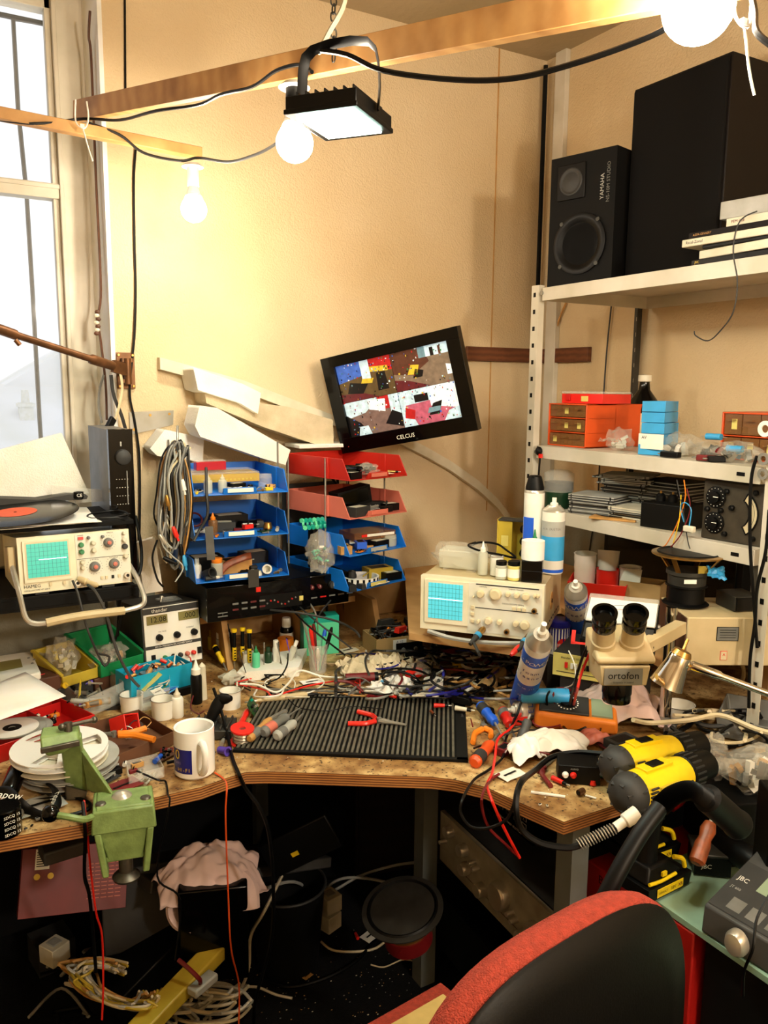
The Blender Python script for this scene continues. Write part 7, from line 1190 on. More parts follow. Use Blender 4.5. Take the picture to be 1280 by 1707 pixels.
# steel soldering fume lamp head with arm
t = thing('lamp_head','small polished steel lamp head on a long chrome arm','lamp',(0,0,0));a,b = PD(1110,1142,1.56),PD(1135,1092,1.55);m = MB();m.turned(b,a,[(.018,0),(.020,.05),(.022,.3),(.030,.9),(.032,1),(.030,.99),(.018,.3)],'chrome',26);m.build('reflector',t)
m = MB();m.cyl(b,PD(1146,1066,1.56),.003,'brass');m.build('switch_stalk',t);m = MB();m.turned(b+(b-a).normalized()*.012,b,[(.0,0),(.016,.2),(.020,1)],'brass',20);m.build('cap',t)
m = MB();m.turned(PD(1150,1108,1.56),PD(1330,1175,1.5),[(.005,0),(.009,.02),(.009,.28),(.0065,.3),(.0065,1)],'chrome',14);m.build('arm',t);m = MB();m.tube([PD(1094,1128,1.52),PD(1108,1138,1.54),PD(1128,1136,1.55),PD(1140,1108,1.555),PD(1152,1108,1.56)],.008,'brass',8,4,flat=.4);m.build('bracket',t)
# pink cloth, orange meter, tissue
def heap(label,c,sx,sy,h,mm,rz,seed,nm='cloth',cat='cloth',n=30):
    m = MB();vs = [];fs = [];rr = seed*3.1
    for j in range(n+1):
        for i in range(n+1):
            u,v = i/n*2-1,j/n*2-1;r_ = math.sqrt(u*u+v*v);e = 1+.28*noise.noise(Vector((math.atan2(v,u)*1.4,rr,0)));z = h*max(0,1-r_*r_*.75)+(.3 if nm == 'towel' else .55)*h*abs(noise.noise(Vector((u*2.3+rr,v*2.3,rr))))+.25*h*abs(noise.noise(Vector((u*6+rr,v*6,rr))));vs.append((u*sx/2*e,v*sy/2*e,max(.001,z)))
    W = n+1;fs = [(j*W+i,j*W+i+1,(j+1)*W+i+1,(j+1)*W+i) for j in range(n) for i in range(n)];m.add(vs,fs,mm);o = m.build(nm,ang=80);s = o.modifiers.new('t','SOLIDIFY');s.thickness = .002;s.offset = 1;s2 = o.modifiers.new('s','SUBSURF');s2.levels = s2.render_levels = 1
    return tag(place(o,c,rz),label,cat)
heap('pale pink cleaning cloth heaped under the microscope',D(1030,1195,.002)+Vector((0,.0,0)),.20,.17,.075,'pink_cloth',-30,4)
heap('white cloth crumpled in front of the orange multimeter',D(915,1248,.004),.17,.10,.035,'white_cloth',-30,7);heap('crumpled white tissue beside the red handled driver',D(872,1262,.002),.08,.07,.04,'paper',0,11,'tissue','tissue',16)
heap('pink and clear crumpled plastic bag before the orange multimeter',D(985,1238,.004),.08,.055,.025,'pink_red',-20,15,'plastic_bag','bag',14)
t = thing('multimeter','orange rubber cased digital multimeter lying on its side','multimeter',D(958,1214,.0)+Vector((.005,.01,.003)),-42);t.scale = (1.12,1.1,1.3);t.rotation_euler.x = rad(16);t.location.z += .014;m = MB();m.hexa([(-.085,-.042,0),(.09,-.042,0),(.09,.038,0),(-.085,.038,0),(-.08,-.04,.035),(.088,-.04,.028),(.088,.036,.028),(-.08,.036,.035)],'meter_orange');m.build('holster',t,bevel=.007,seg=3)
m = MB();m.hexa([(-.074,-.032,.034),(.03,-.032,.030),(.03,.03,.030),(-.074,.03,.034),(-.074,-.032,.039),(.03,-.032,.035),(.03,.03,.035),(-.074,.03,.039)],'charcoal');m.build('face',t,bevel=.002)
m = MB();m.lathe([(.017,.034),(.015,.042),(0,.042)],'black',-.015,0,0,24);m.beam((-.03,0,.044),(0,0,.044),.005,.006,'black_gloss');
for a in range(0,360,18): m.box(-.015+.022*math.cos(rad(a)),.022*math.sin(rad(a)),.0375,.003,.003,.0006,'white')
m.build('dial',t);m = MB();m.hexa([(.035,-.03,.03),(.078,-.03,.028),(.078,.028,.028),(.035,.028,.03),(.035,-.03,.034),(.078,-.03,.032),(.078,.028,.032),(.035,.028,.034)],'lcd_green');m.build('display',t)
c = D(952,1212,.0)
cable('short red lead looping out of the orange multimeter',[D(925,1176,.055),D(922,1158,.085),D(930,1148,.09),D(950,1150,.085),D(962,1165,.06),D(968,1180,.04)],.0035,'dark_red');cable('short black lead looping out of the orange multimeter',[D(912,1178,.055),D(912,1160,.085),D(922,1148,.09),D(940,1150,.08),D(954,1170,.04)],.003,'black')
# hand tools to the right of the mat
driver('blue and black handled screwdriver leaning over the corner of the mat',D(800,1175,.03),D(825,1205,.02),D(845,1240,.006),.0135,'royal','charcoal',rb=.003)
driver('red and grey handled screwdriver beside the blue one',D(838,1185,.02),D(850,1208,.015),D(860,1235,.006),.0145,'bright_red','grey',rb=.003);driver('orange and black handled screwdriver lying nearest the worktop edge',D(790,1272,.014),D(818,1240,.014),D(832,1222,.01),.0145,'orange_red','charcoal',rb=.003)
pliers('small pliers with yellow curved handles at the corner of the mat',(788,1238),(818,1228),(806,1212),(804,1200),T,'orange',.007);driver('grey handled knife standing up before the multimeter',D(868,1235,.01),D(880,1200,.05),D(884,1190,.06),.012,'dark_grey',rb=.003)
pliers('red handled pliers half under the white cloth',(918,1310),(895,1285),(905,1275),(930,1260),T,'dark_red',.006)
for i,(k,x,y,rz,L,mm,lb) in enumerate([('component_box',862,1205,-20,.05,'bright_red','red plastic block between the screwdriver and the multimeter'),('component_box',880,1190,-10,.04,'red','red part under the horizontal spray can'),('knob',858,1252,0,.024,'bright_red','red round cap lying on the crumpled tissue'),('component_box',840,1255,20,.04,'dark_red','dark red part beside the orange screwdriver'),('card',850,1292,10,.06,'white','white card lying at the worktop edge beside the tissue'),('plug',935,1308,-80,.045,'bright_red','red plug lying behind the white stick'),('motor',968,1325,10,.026,'bronze','open brass ring cap lying near the worktop corner'),('knob',988,1308,0,.014,'bright_red','small red knob beside the black input box'),('component_box',900,1342,10,.007,'white','tiny white pellet on the worktop edge, nearer the mat'),('component_box',912,1344,60,.007,'offwhite','tiny cream pellet on the worktop edge, nearer the corner'),('component_box',1035,1250,0,.07,'charcoal','dark flat case under the cloth beside the drills'),('plug',770,1195,60,.03,'charcoal','dark plug on the frame of the ribbed mat'),('circuit_board',1010,1290,30,.05,'pcb','green circuit board edge beside the drill'),('card',1015,1265,-30,.09,'cream','cream card lying under the black hose near the drills')]): bit(k,lb,D(x,y,.002),rz,L,mm)
m = MB();m.beam(D(885,1320,.003),D(942,1328,.003),.007,.0025,'white');one(m,'white_stick','white plastic stick lying on the worktop corner','stick');m = MB();m.cyl(D(976,1326,.003),D(994,1331,.003),.0022,'white');one(m,'white_peg','short white peg beside the brass ring cap','peg')
t = thing('input_box','small black box with white and red phono sockets','audio box',D(968,1300,.001)+Vector((.0,.01,0)),-38);m = MB();m.box(0,0,.02,.085,.06,.04,'black');m.text('AUDIO',.005,'light_grey',-.01,-.0305,.033);m.build('case',t,bevel=.002)
for x,mm in ((-.028,'white'),(-.012,'bright_red')): m = MB();m.lathe([(.007,0),(.0065,.003),(.004,.008),(0,.008)],mm,x,-.03,.02,14,'Y');m.build('socket',t)
m = MB();m.lathe([(.008,0),(.045,0),(.045,.0015),(.008,.0015),(.008,0)],'maroon',n=36);one(m,'grinding_disc','dark maroon disc lying under the drills','disc',D(1028,1240,.01),-20)
q = [PZ(1000,1410,.60)]
cable('thick black hose arching from the desk edge over the worktop',[D(1035,1258,.05),D(1000,1256,.045),D(960,1254,.04),D(920,1262,.035),D(890,1285,.035),PD(868,1305,1.5),PD(860,1340,1.46),PD(868,1380,1.46),PD(900,1405,1.46),PD(945,1413,1.46),PD(968,1408,1.46)],.006,'black',res=8)
t = thing('spring_cable','steel sprung cable relief with a white sleeve below the worktop corner','spring sleeve',(0,0,0));a,b = PD(965,1408,1.46),PD(1025,1380,1.46);m = MB();m.cyl(a,b,.006,'black')
N = 13;u = (b-a).normalized();s1 = u.orthogonal().normalized();s2 = u.cross(s1);m.tube([a.lerp(b,i/(N*6))+s1*.0095*math.cos(i*math.pi/3)+s2*.0095*math.sin(i*math.pi/3) for i in range(N*6)],.0013,'silver',5,1);m.build('spring',t);m = MB();m.turned(b,PD(1062,1355,1.47),[(.009,0),(.009,.4),(.013,.45),(.014,1)],'white',14);m.build('sleeve',t)
cable('red test lead hanging in a loop over the worktop edge to the silver amplifier',[D(868,1190,.03),D(850,1215,.025),D(830,1232,.02),D(825,1262,.015),D(820,1290,.01),D(812,1308,.012),PD(818,1330,1.55),PD(835,1370,1.56),PD(850,1400,1.58),PD(866,1430,1.6)],.003,'bright_red');cable('second red test lead hanging beside the first over the worktop edge',[D(832,1290,.008),D(815,1303,.008),PD(804,1325,1.56),PD(804,1350,1.56),PD(815,1380,1.57),PD(840,1405,1.58),PD(864,1428,1.6)],.0028,'dark_red')
cable('black test lead looping below the worktop edge',[D(895,1148,.1),D(872,1165,.07),D(862,1190,.04),D(855,1205,.03),D(842,1235,.01),D(838,1262,.01),D(815,1283,.006),D(790,1300,.01),PD(772,1330,1.58),PD(768,1355,1.57),PD(785,1378,1.56),PD(815,1380,1.55),PD(845,1365,1.54),PD(858,1335,1.53)],.003,'black',res=8)
# ================================================================ red drawer cabinet with mint top
CT = .66;cp = PZ(975,1418,CT);t = thing('filing_cabinet','red steel drawer cabinet lettered with its maker beside the rack','cabinet',(cp.x+.29,.70,0),-90);cy1 = 1.15;cw = .27
t.location = (cp.x+.29,cy1-cw/2,0)
m = MB();m.box(0,0,CT/2-.008,cw,.58,CT-.016,'cab_red');m.build('body',t,bevel=.003)
m = MB();m.box(0,0,CT/2-.008,.58,.56,CT-.018,'black_matt');one(m,'black_cabinet','black cabinet under the mint green board beside the red one','cabinet',(cp.x+.30,.58,0),-90,bevel=.003);m = MB();m.box(0,0,CT-.007,.76,.60,.012,'mint_metal');m.box(.12,-.26,CT-.0005,.05,.03,.001,'tan');one(m,'mint_board','mint green metal board lying on the red cabinet under the drills','board',(cp.x+.30,.67,0),-90,bevel=.001)
for k in range(5): m = MB();m.box(0,-.292,CT-.14-.11*k,.23,.006,.10,'cab_red');e = m.build('drawer',t,bevel=.002)
m = MB();m.text('BISLEY',.026,'black',-cw/2+.07,-.2905,CT-.04);m.build('lettering',t)
def drill(label,px,py,rz,loc=None):
    q = loc or PZ(px,py,CT+.002);t = thing('cordless_drill',label,'cordless drill',q,rz,'yellow and black cordless drills');t.scale = (1.08,1.08,1.08)
    m = MB();m.hexa([(-.045,-.04,0),(.065,-.04,0),(.065,.04,0),(-.045,.04,0),(-.048,-.042,.026),(.07,-.042,.026),(.07,.042,.026),(-.048,.042,.026)],'black');m.box(.01,-.0425,.013,.07,.001,.016,'drill_yellow');b_ = m.build('battery',t,bevel=.006,seg=3);m = MB();m.text('DEWALT',.006,'black',-.010,-.0436,.013);m.text('18V',.0095,'black',.016,-.0436,.013);m.text('XR',.0095,'dark_red',.036,-.0436,.013);m.build('lettering',b_)
    m = MB();m.hexa([(-.043,-.034,.027),(.06,-.034,.027),(.06,.034,.027),(-.043,.034,.027),(-.03,-.026,.055),(.025,-.026,.055),(.025,.026,.055),(-.03,.026,.055)],'black');m.build('battery_shoe',t,bevel=.005,seg=3)
    m = MB();m.tube([(.058,-.034,.034),(.05,-.034,.052),(.03,-.03,.06)],.0042,'drill_yellow',8,4);m.tube([(-.04,-.036,.032),(-.01,-.037,.030),(.03,-.037,.032)],.0032,'drill_yellow',8,4);m.box(.0,-.035,.040,.012,.004,.008,'drill_yellow');m.build('trim',t)
    m = MB();m.turned((-.008,0,.045),(.004,0,.165),[(.021,0),(.018,.25),(.019,.6),(.023,1)],'black',18);m.box(.024,0,.135,.012,.014,.03,'black');m.build('handle',t)
    z = .193
    m = MB();m.lathe([(.030,-.066),(.035,-.052),(.0365,-.01),(.0355,.035),(.0345,.06),(.031,.078)],'drill_yellow',0,0,z,26,'X');m.box(-.0,0,z+.033,.07,.026,.012,'drill_yellow');m.box(.0,0,z+.040,.03,.018,.003,'black');m.build('motor_housing',t,bevel=.001)
    m = MB();m.lathe([(0,-.092),(.020,-.090),(.031,-.082),(.0365,-.070),(.0372,-.060),(.036,-.052)],'charcoal',0,0,z,26,'X')
    for k in range(7): a = rad(k*51);m.beam((-.089,.021*math.cos(a),z+.021*math.sin(a)),(-.056,.0375*math.cos(a),z+.0375*math.sin(a)),.009,.005,'charcoal')
    m.build('rear_grip',t)
    m = MB()
    for k in range(5): m.box(-.040+0*k,-.0365,z-.010+.007*k,.018,.003,.003,'charcoal')
    m.box(.0,-.036,z+.004,.05,.004,.024,'mustard');m.text('DEWALT',.0095,'black',-.006,-.0385,z+.011);m.text('DCD776 18V',.004,'black',-.006,-.0385,z+.003);m.text('CE',.008,'black',.018,-.0385,z+.010);m.box(.06,-.034,z-.003,.012,.002,.016,'black');m.build('rating_label',t)
    m = MB();m.lathe([(.031,.078),(.033,.08),(.033,.108),(.028,.112),(.027,.15),(.018,.158),(.006,.16),(0,.15)],'black',0,0,z,26,'X')
    for k in range(20): a = rad(k*18);m.box(.094,.033*math.cos(a),z+.033*math.sin(a),.024,.003,.003,'charcoal')
    m.build('chuck',t)
    return t
drill('yellow and black cordless drill standing nearest on the mint cabinet top',1078,1474,3);q2 = PZ(1078,1474,CT+.002)+Vector((.065,.085,0));drill('yellow and black cordless drill standing behind the nearer one',0,0,-3,q2)
# fume hose arm
t = thing('hose_arm','black ribbed flexible extraction hose arm arching over the cabinet','hose',(0,0,0));P_ = [PD(985,1545,1.15),PD(1024,1465,1.16),PD(1064,1395,1.18),PD(1100,1345,1.2)];m = MB();m.tube(P_,.0125,'black',14,8);m.build('tube',t)
Q_ = smooth([PD(1100,1345,1.2),PD(1122,1326,1.21),PD(1152,1318,1.22),PD(1180,1336,1.24)],12);m = MB()
for i in range(len(Q_)-1): m.turned(Q_[i],Q_[i+1],[(.0118,0),(.0148,.5),(.0118,1)],'black',14)
m.build('ribbed_section',t);m = MB();m.turned(PD(1176,1328,1.24),PD(1230,1375,1.3),[(.014,0),(.022,.05),(.022,.9),(.024,.95),(.024,1),(.018,1),(.018,.9)],'black',20);m.build('nozzle',t)
# rework station, handle, magnet and bags on the right
t = thing('rework_station','dark grey soldering station with sloping display panel on the cabinet','soldering station',PZ(1168,1552,CT+.002),-86);t.scale = (.72,.80,.85);t.location = t.location-(Matrix.Rotation(rad(-86),3,'Z') @ Vector((-.065,-.072,0)));m = MB()
m.hexa([(-.09,-.09,0),(.12,-.09,0),(.12,.12,0),(-.09,.12,0),(-.09,-.085,.06),(.12,-.085,.06),(.12,.12,.125),(-.09,.12,.125)],'dark_grey');m.build('case',t,bevel=.004)
def SL(u,v): return (u,-.085+v*.205,.0615+v*.065)
m = MB();
def pan(u0,v0,u1,v1,mm,k=0): a,b,c,d = SL(u0,v0),SL(u1,v0),SL(u1,v1),SL(u0,v1);m.add([(p[0],p[1],p[2]+k) for p in (a,b,c,d)],[(0,1,2,3)],mm)
pan(-.085,.04,.115,.75,'charcoal',.0003);pan(-.02,.45,.08,.72,'lcd_green',.0008);
for u in (-.03,.02,.07): pan(u-.018,.10,u+.018,.26,'grey',.0008)
m.text('JBC',.018,'white',-.06,-.085+.5*.205,.0615+.5*.065+.0012,rx=17.6);m.text('JT 600',.010,'light_grey',-.06,-.085+.36*.205,.0615+.36*.065+.0012,rx=17.6);m.text('0FF',.018,'grey',.03,-.085+.6*.205,.0615+.6*.065+.0016,rx=17.6);m.build('control_panel',t)
m = MB();m.lathe([(.028,0),(.028,.012),(.022,.022),(.010,.024),(0,.024)],'silver',.01,-.09,.028,26,'Y');m.build('control_knob',t)
cable('thin black lead crossing the front of the rework station',[PD(1290,1480,1.12),PD(1262,1530,1.1),PD(1255,1580,1.08),PD(1240,1620,1.1),PD(1238,1660,1.15)],.0022,'black')
driver('varnished brown wooden handle lying on the mint cabinet top',PD(1160,1440,1.50),PD(1184,1372,1.54),PD(1192,1352,1.55),.015,'wood_handle',rb=.004,nm='file_handle',cat='tool handle')
t = thing('station_stand','black stand with an oval maker badge behind the rework station','stand',PZ(1178,1460,CT+.002)+Vector((.03,.02,0)),-40);m = MB();m.box(0,0,.02,.07,.07,.04,'black');m.box(0,0,.043,.075,.075,.006,'dark_steel');m.text('JBC',.013,'white',-.012,-.0356,.02);m.build('base',t,bevel=.002)
m = MB();m.box(0,0,.08,.08,.06,.16,'black');one(m,'black_holder','tall black iron holder at the frame edge behind the rework station','holder',PZ(1300,1445,CT+.08),-30,bevel=.004)
m = MB();m.turned(PZ(1192,1400,CT+.04),PZ(1262,1440,CT+.06),[(.022,0),(.026,.1),(.026,.9),(.02,1)],'black',18);one(m,'black_canister','thick black canister lying behind the wooden handle','canister')
m = MB()
for i in range(8): q = PZ(1160+i*4.5,1352+i*5,CT+.06);m.at(q.x,q.y,q.z,90 if i % 2 else 0,20,40);m.tube([(.005,0,0),(.003,.003,0),(-.003,.003,0),(-.005,0,0),(-.003,-.003,0),(.003,-.003,0)],.0009,'silver',5,2,closed=True)
one(m,'bead_chain','short bright chain hanging behind the drills','chain');m = MB();m.turned(PZ(1116,1345,CT+.06),PZ(1150,1312,CT+.09),[(.013,0),(.016,.3),(.014,1)],'red',14);one(m,'red_torch','dark red cylinder lying behind the nearer drill','tool')
bag('large crinkled clear plastic bag bulging at the frame edge',PZ(1262,1330,.80)+Vector((.02,.02,0)),.13,.10,.10,-20,seed=71,fill=(20,.03,['tan','grey','black','white']));bag('smaller clear plastic bag standing behind the drill chucks',PZ(1208,1318,.80)+Vector((.03,.06,0)),.08,.07,.09,20,seed=73,fill=(14,.02,['tan','brown','grey']))
m = MB();m.box(0,0,.068,.24,.16,.136,'black_matt');one(m,'dark_case','dark case on the cabinet under the clear plastic bags','case',PZ(1255,1325,.80).xy.to_3d()+Vector((.06,.03,CT+.003)),-20,bevel=.003)
m = MB();m.tray(0,0,0,.22,.16,.05,.004,'grey',flare=.01);one(m,'grey_tray','grey plastic tray of cables at the end of the worktop','tray',D(1290,1225,.004),-60,bevel=.003)
tub('white round pot lying beside the lamp post',D(1130,1192,.0),.04,.03,'white');cable('fat cream cable arching behind the lamp post',[D(1055,1200,.05),D(1085,1205,.03),D(1150,1200,.05),D(1200,1192,.06),D(1260,1215,.05),D(1300,1225,.05)],.006,'cream');cable('cream cable falling behind the cream equipment case',[PX(1225,1090,1.9),PX(1240,1120,1.95),PX(1225,1170,2.0),PX(1215,1200,2.0)],.006,'cream')
# ================================================================ under the worktop
m = MB();m.box(0,0,.37,2.4,.02,.74,'black_matt');one(m,'shade_board','added black board against the back wall standing in for shade below the worktop','board',(.78,WY-.03,0));m = MB();m.box(0,0,.37,.02,1.2,.74,'black_matt');one(m,'side_shade_board','added black board against the side wall standing in for shade behind the rack','board',(WX-.03,1.7,0))  # both boards are added to darken the space under the worktop like shade
def leg(x,y,z1,w=.045): m = MB();m.box(x,y,z1/2,w,w,z1,'rack_grey');return m
t = thing('equipment_rack','grey steel equipment rack under the right wing of the worktop','rack',(0,0,0))
for x,y,z1 in ((1.12,1.70,.78),(PX(955,1400,1.10).x,PX(955,1400,1.10).y,.78),(1.85,1.25,.78),(1.6,1.75,.78)): leg(x,y,z1).build('leg',t)
m = MB();m.beam((1.12,1.68,.765),(1.10,1.12,.765),.03,.03,'rack_grey');m.build('rail',t)
t = thing('leg_frame','steel legs holding the left wing of the worktop','legs',(0,0,0))
for x,y in ((-.6,1.65),(-.6,2.3),(.5,2.35),(.9,2.35)): leg(x,y,.782,.04).build('leg',t)
aa,bb = PX(722,1352,1.13),PX(935,1478,1.09);ang = math.degrees(math.atan2(bb.y-aa.y,bb.x-aa.x));L = (bb-aa).xy.length
t = thing('hifi_amplifier','silver fronted hifi amplifier with many knobs on the rack','amplifier',(aa.x+.03,aa.y,aa.z-.145),ang);w_,h_ = L,.14
m = MB();m.box(w_/2,.14,h_/2,w_,.26,h_,'dark_steel');m.box(w_/2,0,h_/2,w_,.012,h_,'amp_face');m.box(w_/2,-.0065,h_*.2,w_*.55,.001,.001,'black');m.build('case',t,bevel=.002)
for u,v,r in ((.11,.80,.016),(.24,.70,.017),(.26,.38,.017),(.40,.28,.018),(.55,.52,.034),(.80,.50,.020),(.73,.2,.019),(.33,.66,.006),(.36,.6,.006),(.64,.42,.006),(.67,.36,.006),(.06,.5,.006),(.87,.5,.006),(.86,.2,.008)): m = MB();m.lathe([(r,0),(r,.014),(r*.9,.02),(r*.86,.021),(0,.021)],'silver',w_*u,-.006,h_*v,26,'Y');m.build('knob',t)
m = MB();m.lathe([(.014,0),(.012,.008),(.008,.008),(.006,.001),(0,.001)],'black',w_*.95,-.006,h_*.2,18,'Y');m.build('headphone_socket',t)
cl = PD(870,1392,1.66);t = thing('speaker_selector','black stereo speaker selector box with white line buttons','selector box',(aa.x+.13,aa.y+.0,aa.z+.0),ang);m = MB();m.box(.14,.1,.036,.24,.18,.07,'black_gloss');m.text('ProLink',.013,'white',.05,.009,.058);m.text('PS-40',.009,'white',.10,.009,.044);m.text('STEREO SPEAKER SELECTOR',.0085,'white',.16,.009,.010)
for r in range(2):
    for c in range(4): x,z = .12+c*.034,.036-.0+(.018*r) ;m.box(x,.0095,z,.020,.0006,.011,'light_grey');m.box(x,.0090,z,.0175,.0006,.0085,'black')
for c in range(4): m.text('%d' % (c+1),.007,'white',.12+c*.034,.008,.054)
m.build('case',t,bevel=.002)
for z in (.40,): m = MB();m.box(w_/2,.15,-.16,w_,.3,.16,'black');o = one(m,'black_equipment','black equipment case below the silver amplifier on the rack','equipment',(aa.x+.03,aa.y,aa.z-.17),ang,bevel=.003)
bit('component_box','red plastic case lying at the foot of the rack',PZ(835,1640,.0),-60,.11,'dark_red')
def ub(nm,label,cat,px,py,dd,sx,sy,sz,mm,rz=0,rx=0,ry=0,z=None,bev=.004):
    q = PD(px,py,dd);
    if z is not None: q = PZ(px,py,z)
    m = MB();m.box(0,0,0,sx,sy,sz,mm);return one(m,nm,label,cat,q,rz,rx=rx,ry=ry,bevel=bev),q
t = thing('red_book_box','dark red packing box with barcode sticker and white print under the worktop','box',PD(125,1465,1.95),-6,rx=-25,ry=8);m = MB();m.box(0,.03,0,.24,.06,.15,'dark_red')
for r in range(10):
    for k in range(5): m.box(.035+k*.016,-.0008,.03-r*.0085,.012+.002*((r+k) % 2),.001,.0022,'pink_red')
m.build('box_body',t,bevel=.003);m = MB();m.box(-.075,-.0012,.05,.032,.001,.045,'white')
for k in range(7): m.box(-.075,-.002,.035+k*.005,.026,.0006,.0022,'black')
m.build('barcode_label',t);
for x in (-.085,-.055): m = MB();m.lathe([(.007,0),(.007,.001),(0,.001)],'yellow',x,-.0005,.012,16,'Y');m.build('sticker',t)
tw = heap('pinkish white towel draped over a black bin under the worktop',PD(345,1475,2.0),.26,.16,.09,'pink_cloth',-10,6,'towel','towel')
m = MB();m.tube([PD(300,1470,1.96),PD(290,1510,1.95),PD(298,1535,1.94),PD(322,1545,1.94)],.030,'pink_cloth',10,6,flat=.5);o = m.build('towel_end',tw);o.matrix_parent_inverse = tw.matrix_basis.inverted();m = MB();m.tube([PD(385,1460,1.97),PD(408,1480,1.95),PD(412,1515,1.94)],.03,'pink_cloth',10,6,flat=.5);o = m.build('towel_end',tw);o.matrix_parent_inverse = tw.matrix_basis.inverted()
ub('black_bin','black plastic case under the pink towel','bin',358,1525,2.0,.16,.16,.24,'black_gloss',-20);ub('dark_shelf','dark grey board spanning below the worktop','board',380,1440,2.25,.55,.22,.03,'dark_grey',8,rx=-12,ry=14);ub('dark_machine','dark appliance leaning under the worktop with a yellow sticker','appliance',505,1385,2.2,.2,.16,.10,'black',-30,ry=-28)
dm = bpy.data.objects['dark_machine'];m = MB();m.box(-.02,-.0805,-.01,.02,.001,.012,'yellow');m.build('sticker',dm)
ub('black_crate','black cloth covered box behind the coil of white flex','box',250,1600,2.08,.3,.2,.16,'black',20,ry=-20);ub('dark_cushion','dark grey padded case standing behind the red box','case',245,1500,2.1,.22,.1,.2,'charcoal',-10,rx=-15);ub('grey_adapter','grey transformer hanging under the worktop edge beside the vise','transformer',105,1413,1.75,.09,.06,.03,'dark_grey',5)
t = thing('waste_bin','round black waste bin standing on the carpet under the worktop','waste bin',PZ(485,1610,0)+Vector((0,.02,.0)),-10);m = MB();m.lathe([(.085,0),(.105,.24),(.109,.245),(.103,.243),(.082,.005),(0,.005)],'black_matt',n=32);m.build('body',t);m = MB();m.tube([(.107*math.cos(a/12*6.283),.107*math.sin(a/12*6.283),.243) for a in range(12)],.004,'charcoal',6,3,closed=True);m.build('rim',t)
t = thing('wooden_cabinet','dark varnished wooden cabinet standing against the back wall under the worktop','cabinet',(1.42,2.28,0),-12);m = MB();m.box(0,0,.34,.45,.25,.68,'dark_wood');m.build('carcass',t,bevel=.004)
for s in (-1,1): m = MB();m.box(s*.11,-.13,.33,.21,.012,.6,'dark_wood');m.box(s*.11,-.138,.48,.15,.004,.2,'dark_brown');m.build('door',t,bevel=.002)
t = thing('woofer','large bare woofer with red base lying tilted on the carpet beside the rack leg','loudspeaker driver',PD(672,1520,1.98),-30,rx=12,ry=-10);t.scale = (.8,.8,.8);m = MB();m.lathe([(.10,0),(.125,.012),(.125,.016),(.115,.018)],'dark_steel',n=36);m.build('frame',t);m = MB();m.lathe([(.112,.016),(.105,.022),(.095,.016),(.05,-.01),(.04,.004),(0,.012)],'black',n=36);m.build('cone',t);m = MB();m.lathe([(.075,-.002),(.05,.006),(0,.016)],'dark_grey',n=30);m.build('dust_cap',t);m = MB();m.lathe([(.07,-.06),(.07,-.025),(.05,-.02),(.1,0)],'brass',n=30);m.build('basket',t);m = MB();m.lathe([(.075,-.11),(.075,-.06)],'dark_red',n=30);m.build('magnet',t)
ub('foam_strip','long yellowish foam strip lying on the floor under the worktop','foam strip',300,1648,1.85,.26,.05,.035,'mustard',28,ry=-10);ub('paper_pack','pale packet beside the yellowish foam strip','packet',338,1640,1.85,.07,.03,.02,'light_grey',28);cable('red strap round the yellowish foam strip',[PD(297,1600,1.83),PD(315,1615,1.82),PD(332,1632,1.82),PD(334,1640,1.84)],.005,'dark_red')
def fl(x,y,z=.006): return PZ(x,y,z)
def plugblk(label,x,y,rz,z=0): q = PZ(x,y,z);m = MB();m.box(0,0,.025,.055,.055,.05,'offwhite');m.box(0,0,.052,.03,.03,.004,'light_grey');return one(m,'plug_adapter',label,'plug adapter',q,rz,bevel=.006)
plugblk('cream plug adapter under the wooden cabinet front, lowest one',548,1545,20);plugblk('cream plug adapter stacked on the lowest adapter',549,1515,10,.055);plugblk('round cornered cream plug adapter behind the waste bin',510,1480,-15,.08);plugblk('cream plug lying beside the coil of flex',92,1600,30,.1)
m = MB();m.box(0,0,.04,.1,.1,.08,'charcoal');one(m,'floor_box','dark box under the cream plug beside the coil of flex','box',PZ(92,1620,0)+Vector((0,.05,0)),10);m = MB();m.box(0,0,.035,.1,.1,.07,'black');one(m,'dark_floor_box','dark box behind the waste bin under a plug adapter','box',PZ(510,1515,0)+Vector((0,.05,0)),10)
FLX = [('white flex arching from the waste bin up to the woofer',[(445,1480,.25),(490,1470,.22),(540,1490,.05),(600,1460,.08),(660,1442,.1),(715,1436,.12)],.0045,'light_grey'),('white flex looping beside the plug adapters to the rack',[(530,1520,.03),(545,1480,.06),(580,1463,.1),(640,1470,.08),(680,1490,.06),(715,1494,.06)],.0045,'light_grey'),('cream flex curving over the carpet in front of the plug adapters',[(535,1570,.006),(560,1585,.006),(620,1583,.006),(660,1560,.006),(690,1590,.006)],.0035,'cream'),('white flex running down past the waste bin to the floor',[(470,1460,.3),(440,1520,.25),(418,1560,.15),(415,1610,.02),(400,1650,.006),(370,1672,.006),(340,1700,.006)],.0045,'offwhite'),('white flex end lying on the bare carpet',[(350,1690,.006),(390,1652,.006),(425,1645,.006),(460,1658,.006),(487,1664,.006)],.0035,'white'),('black cable curling over the carpet behind the chair',[(440,1630,.006),(480,1646,.006),(540,1632,.006),(590,1605,.006),(620,1575,.006),(650,1555,.006)],.0045,'black'),('thin cream wire scrap on the carpet beside the rack leg',[(618,1608,.006),(640,1612,.006),(670,1600,.006),(690,1602,.006)],.002,'cream'),('white flex loop in front of the foam strip',[(210,1690,.02),(230,1675,.02),(300,1670,.02),(345,1690,.02),(350,1706,.02)],.0045,'white'),('second white flex loop at the bottom of the picture',[(260,1705,.02),(280,1685,.02),(330,1680,.02),(370,1660,.01),(400,1640,.006)],.0045,'offwhite')]
for lb,P_,r,mm in FLX: cable(lb,[PZ(*p) for p in P_],r,mm)
rr = random.Random(33)
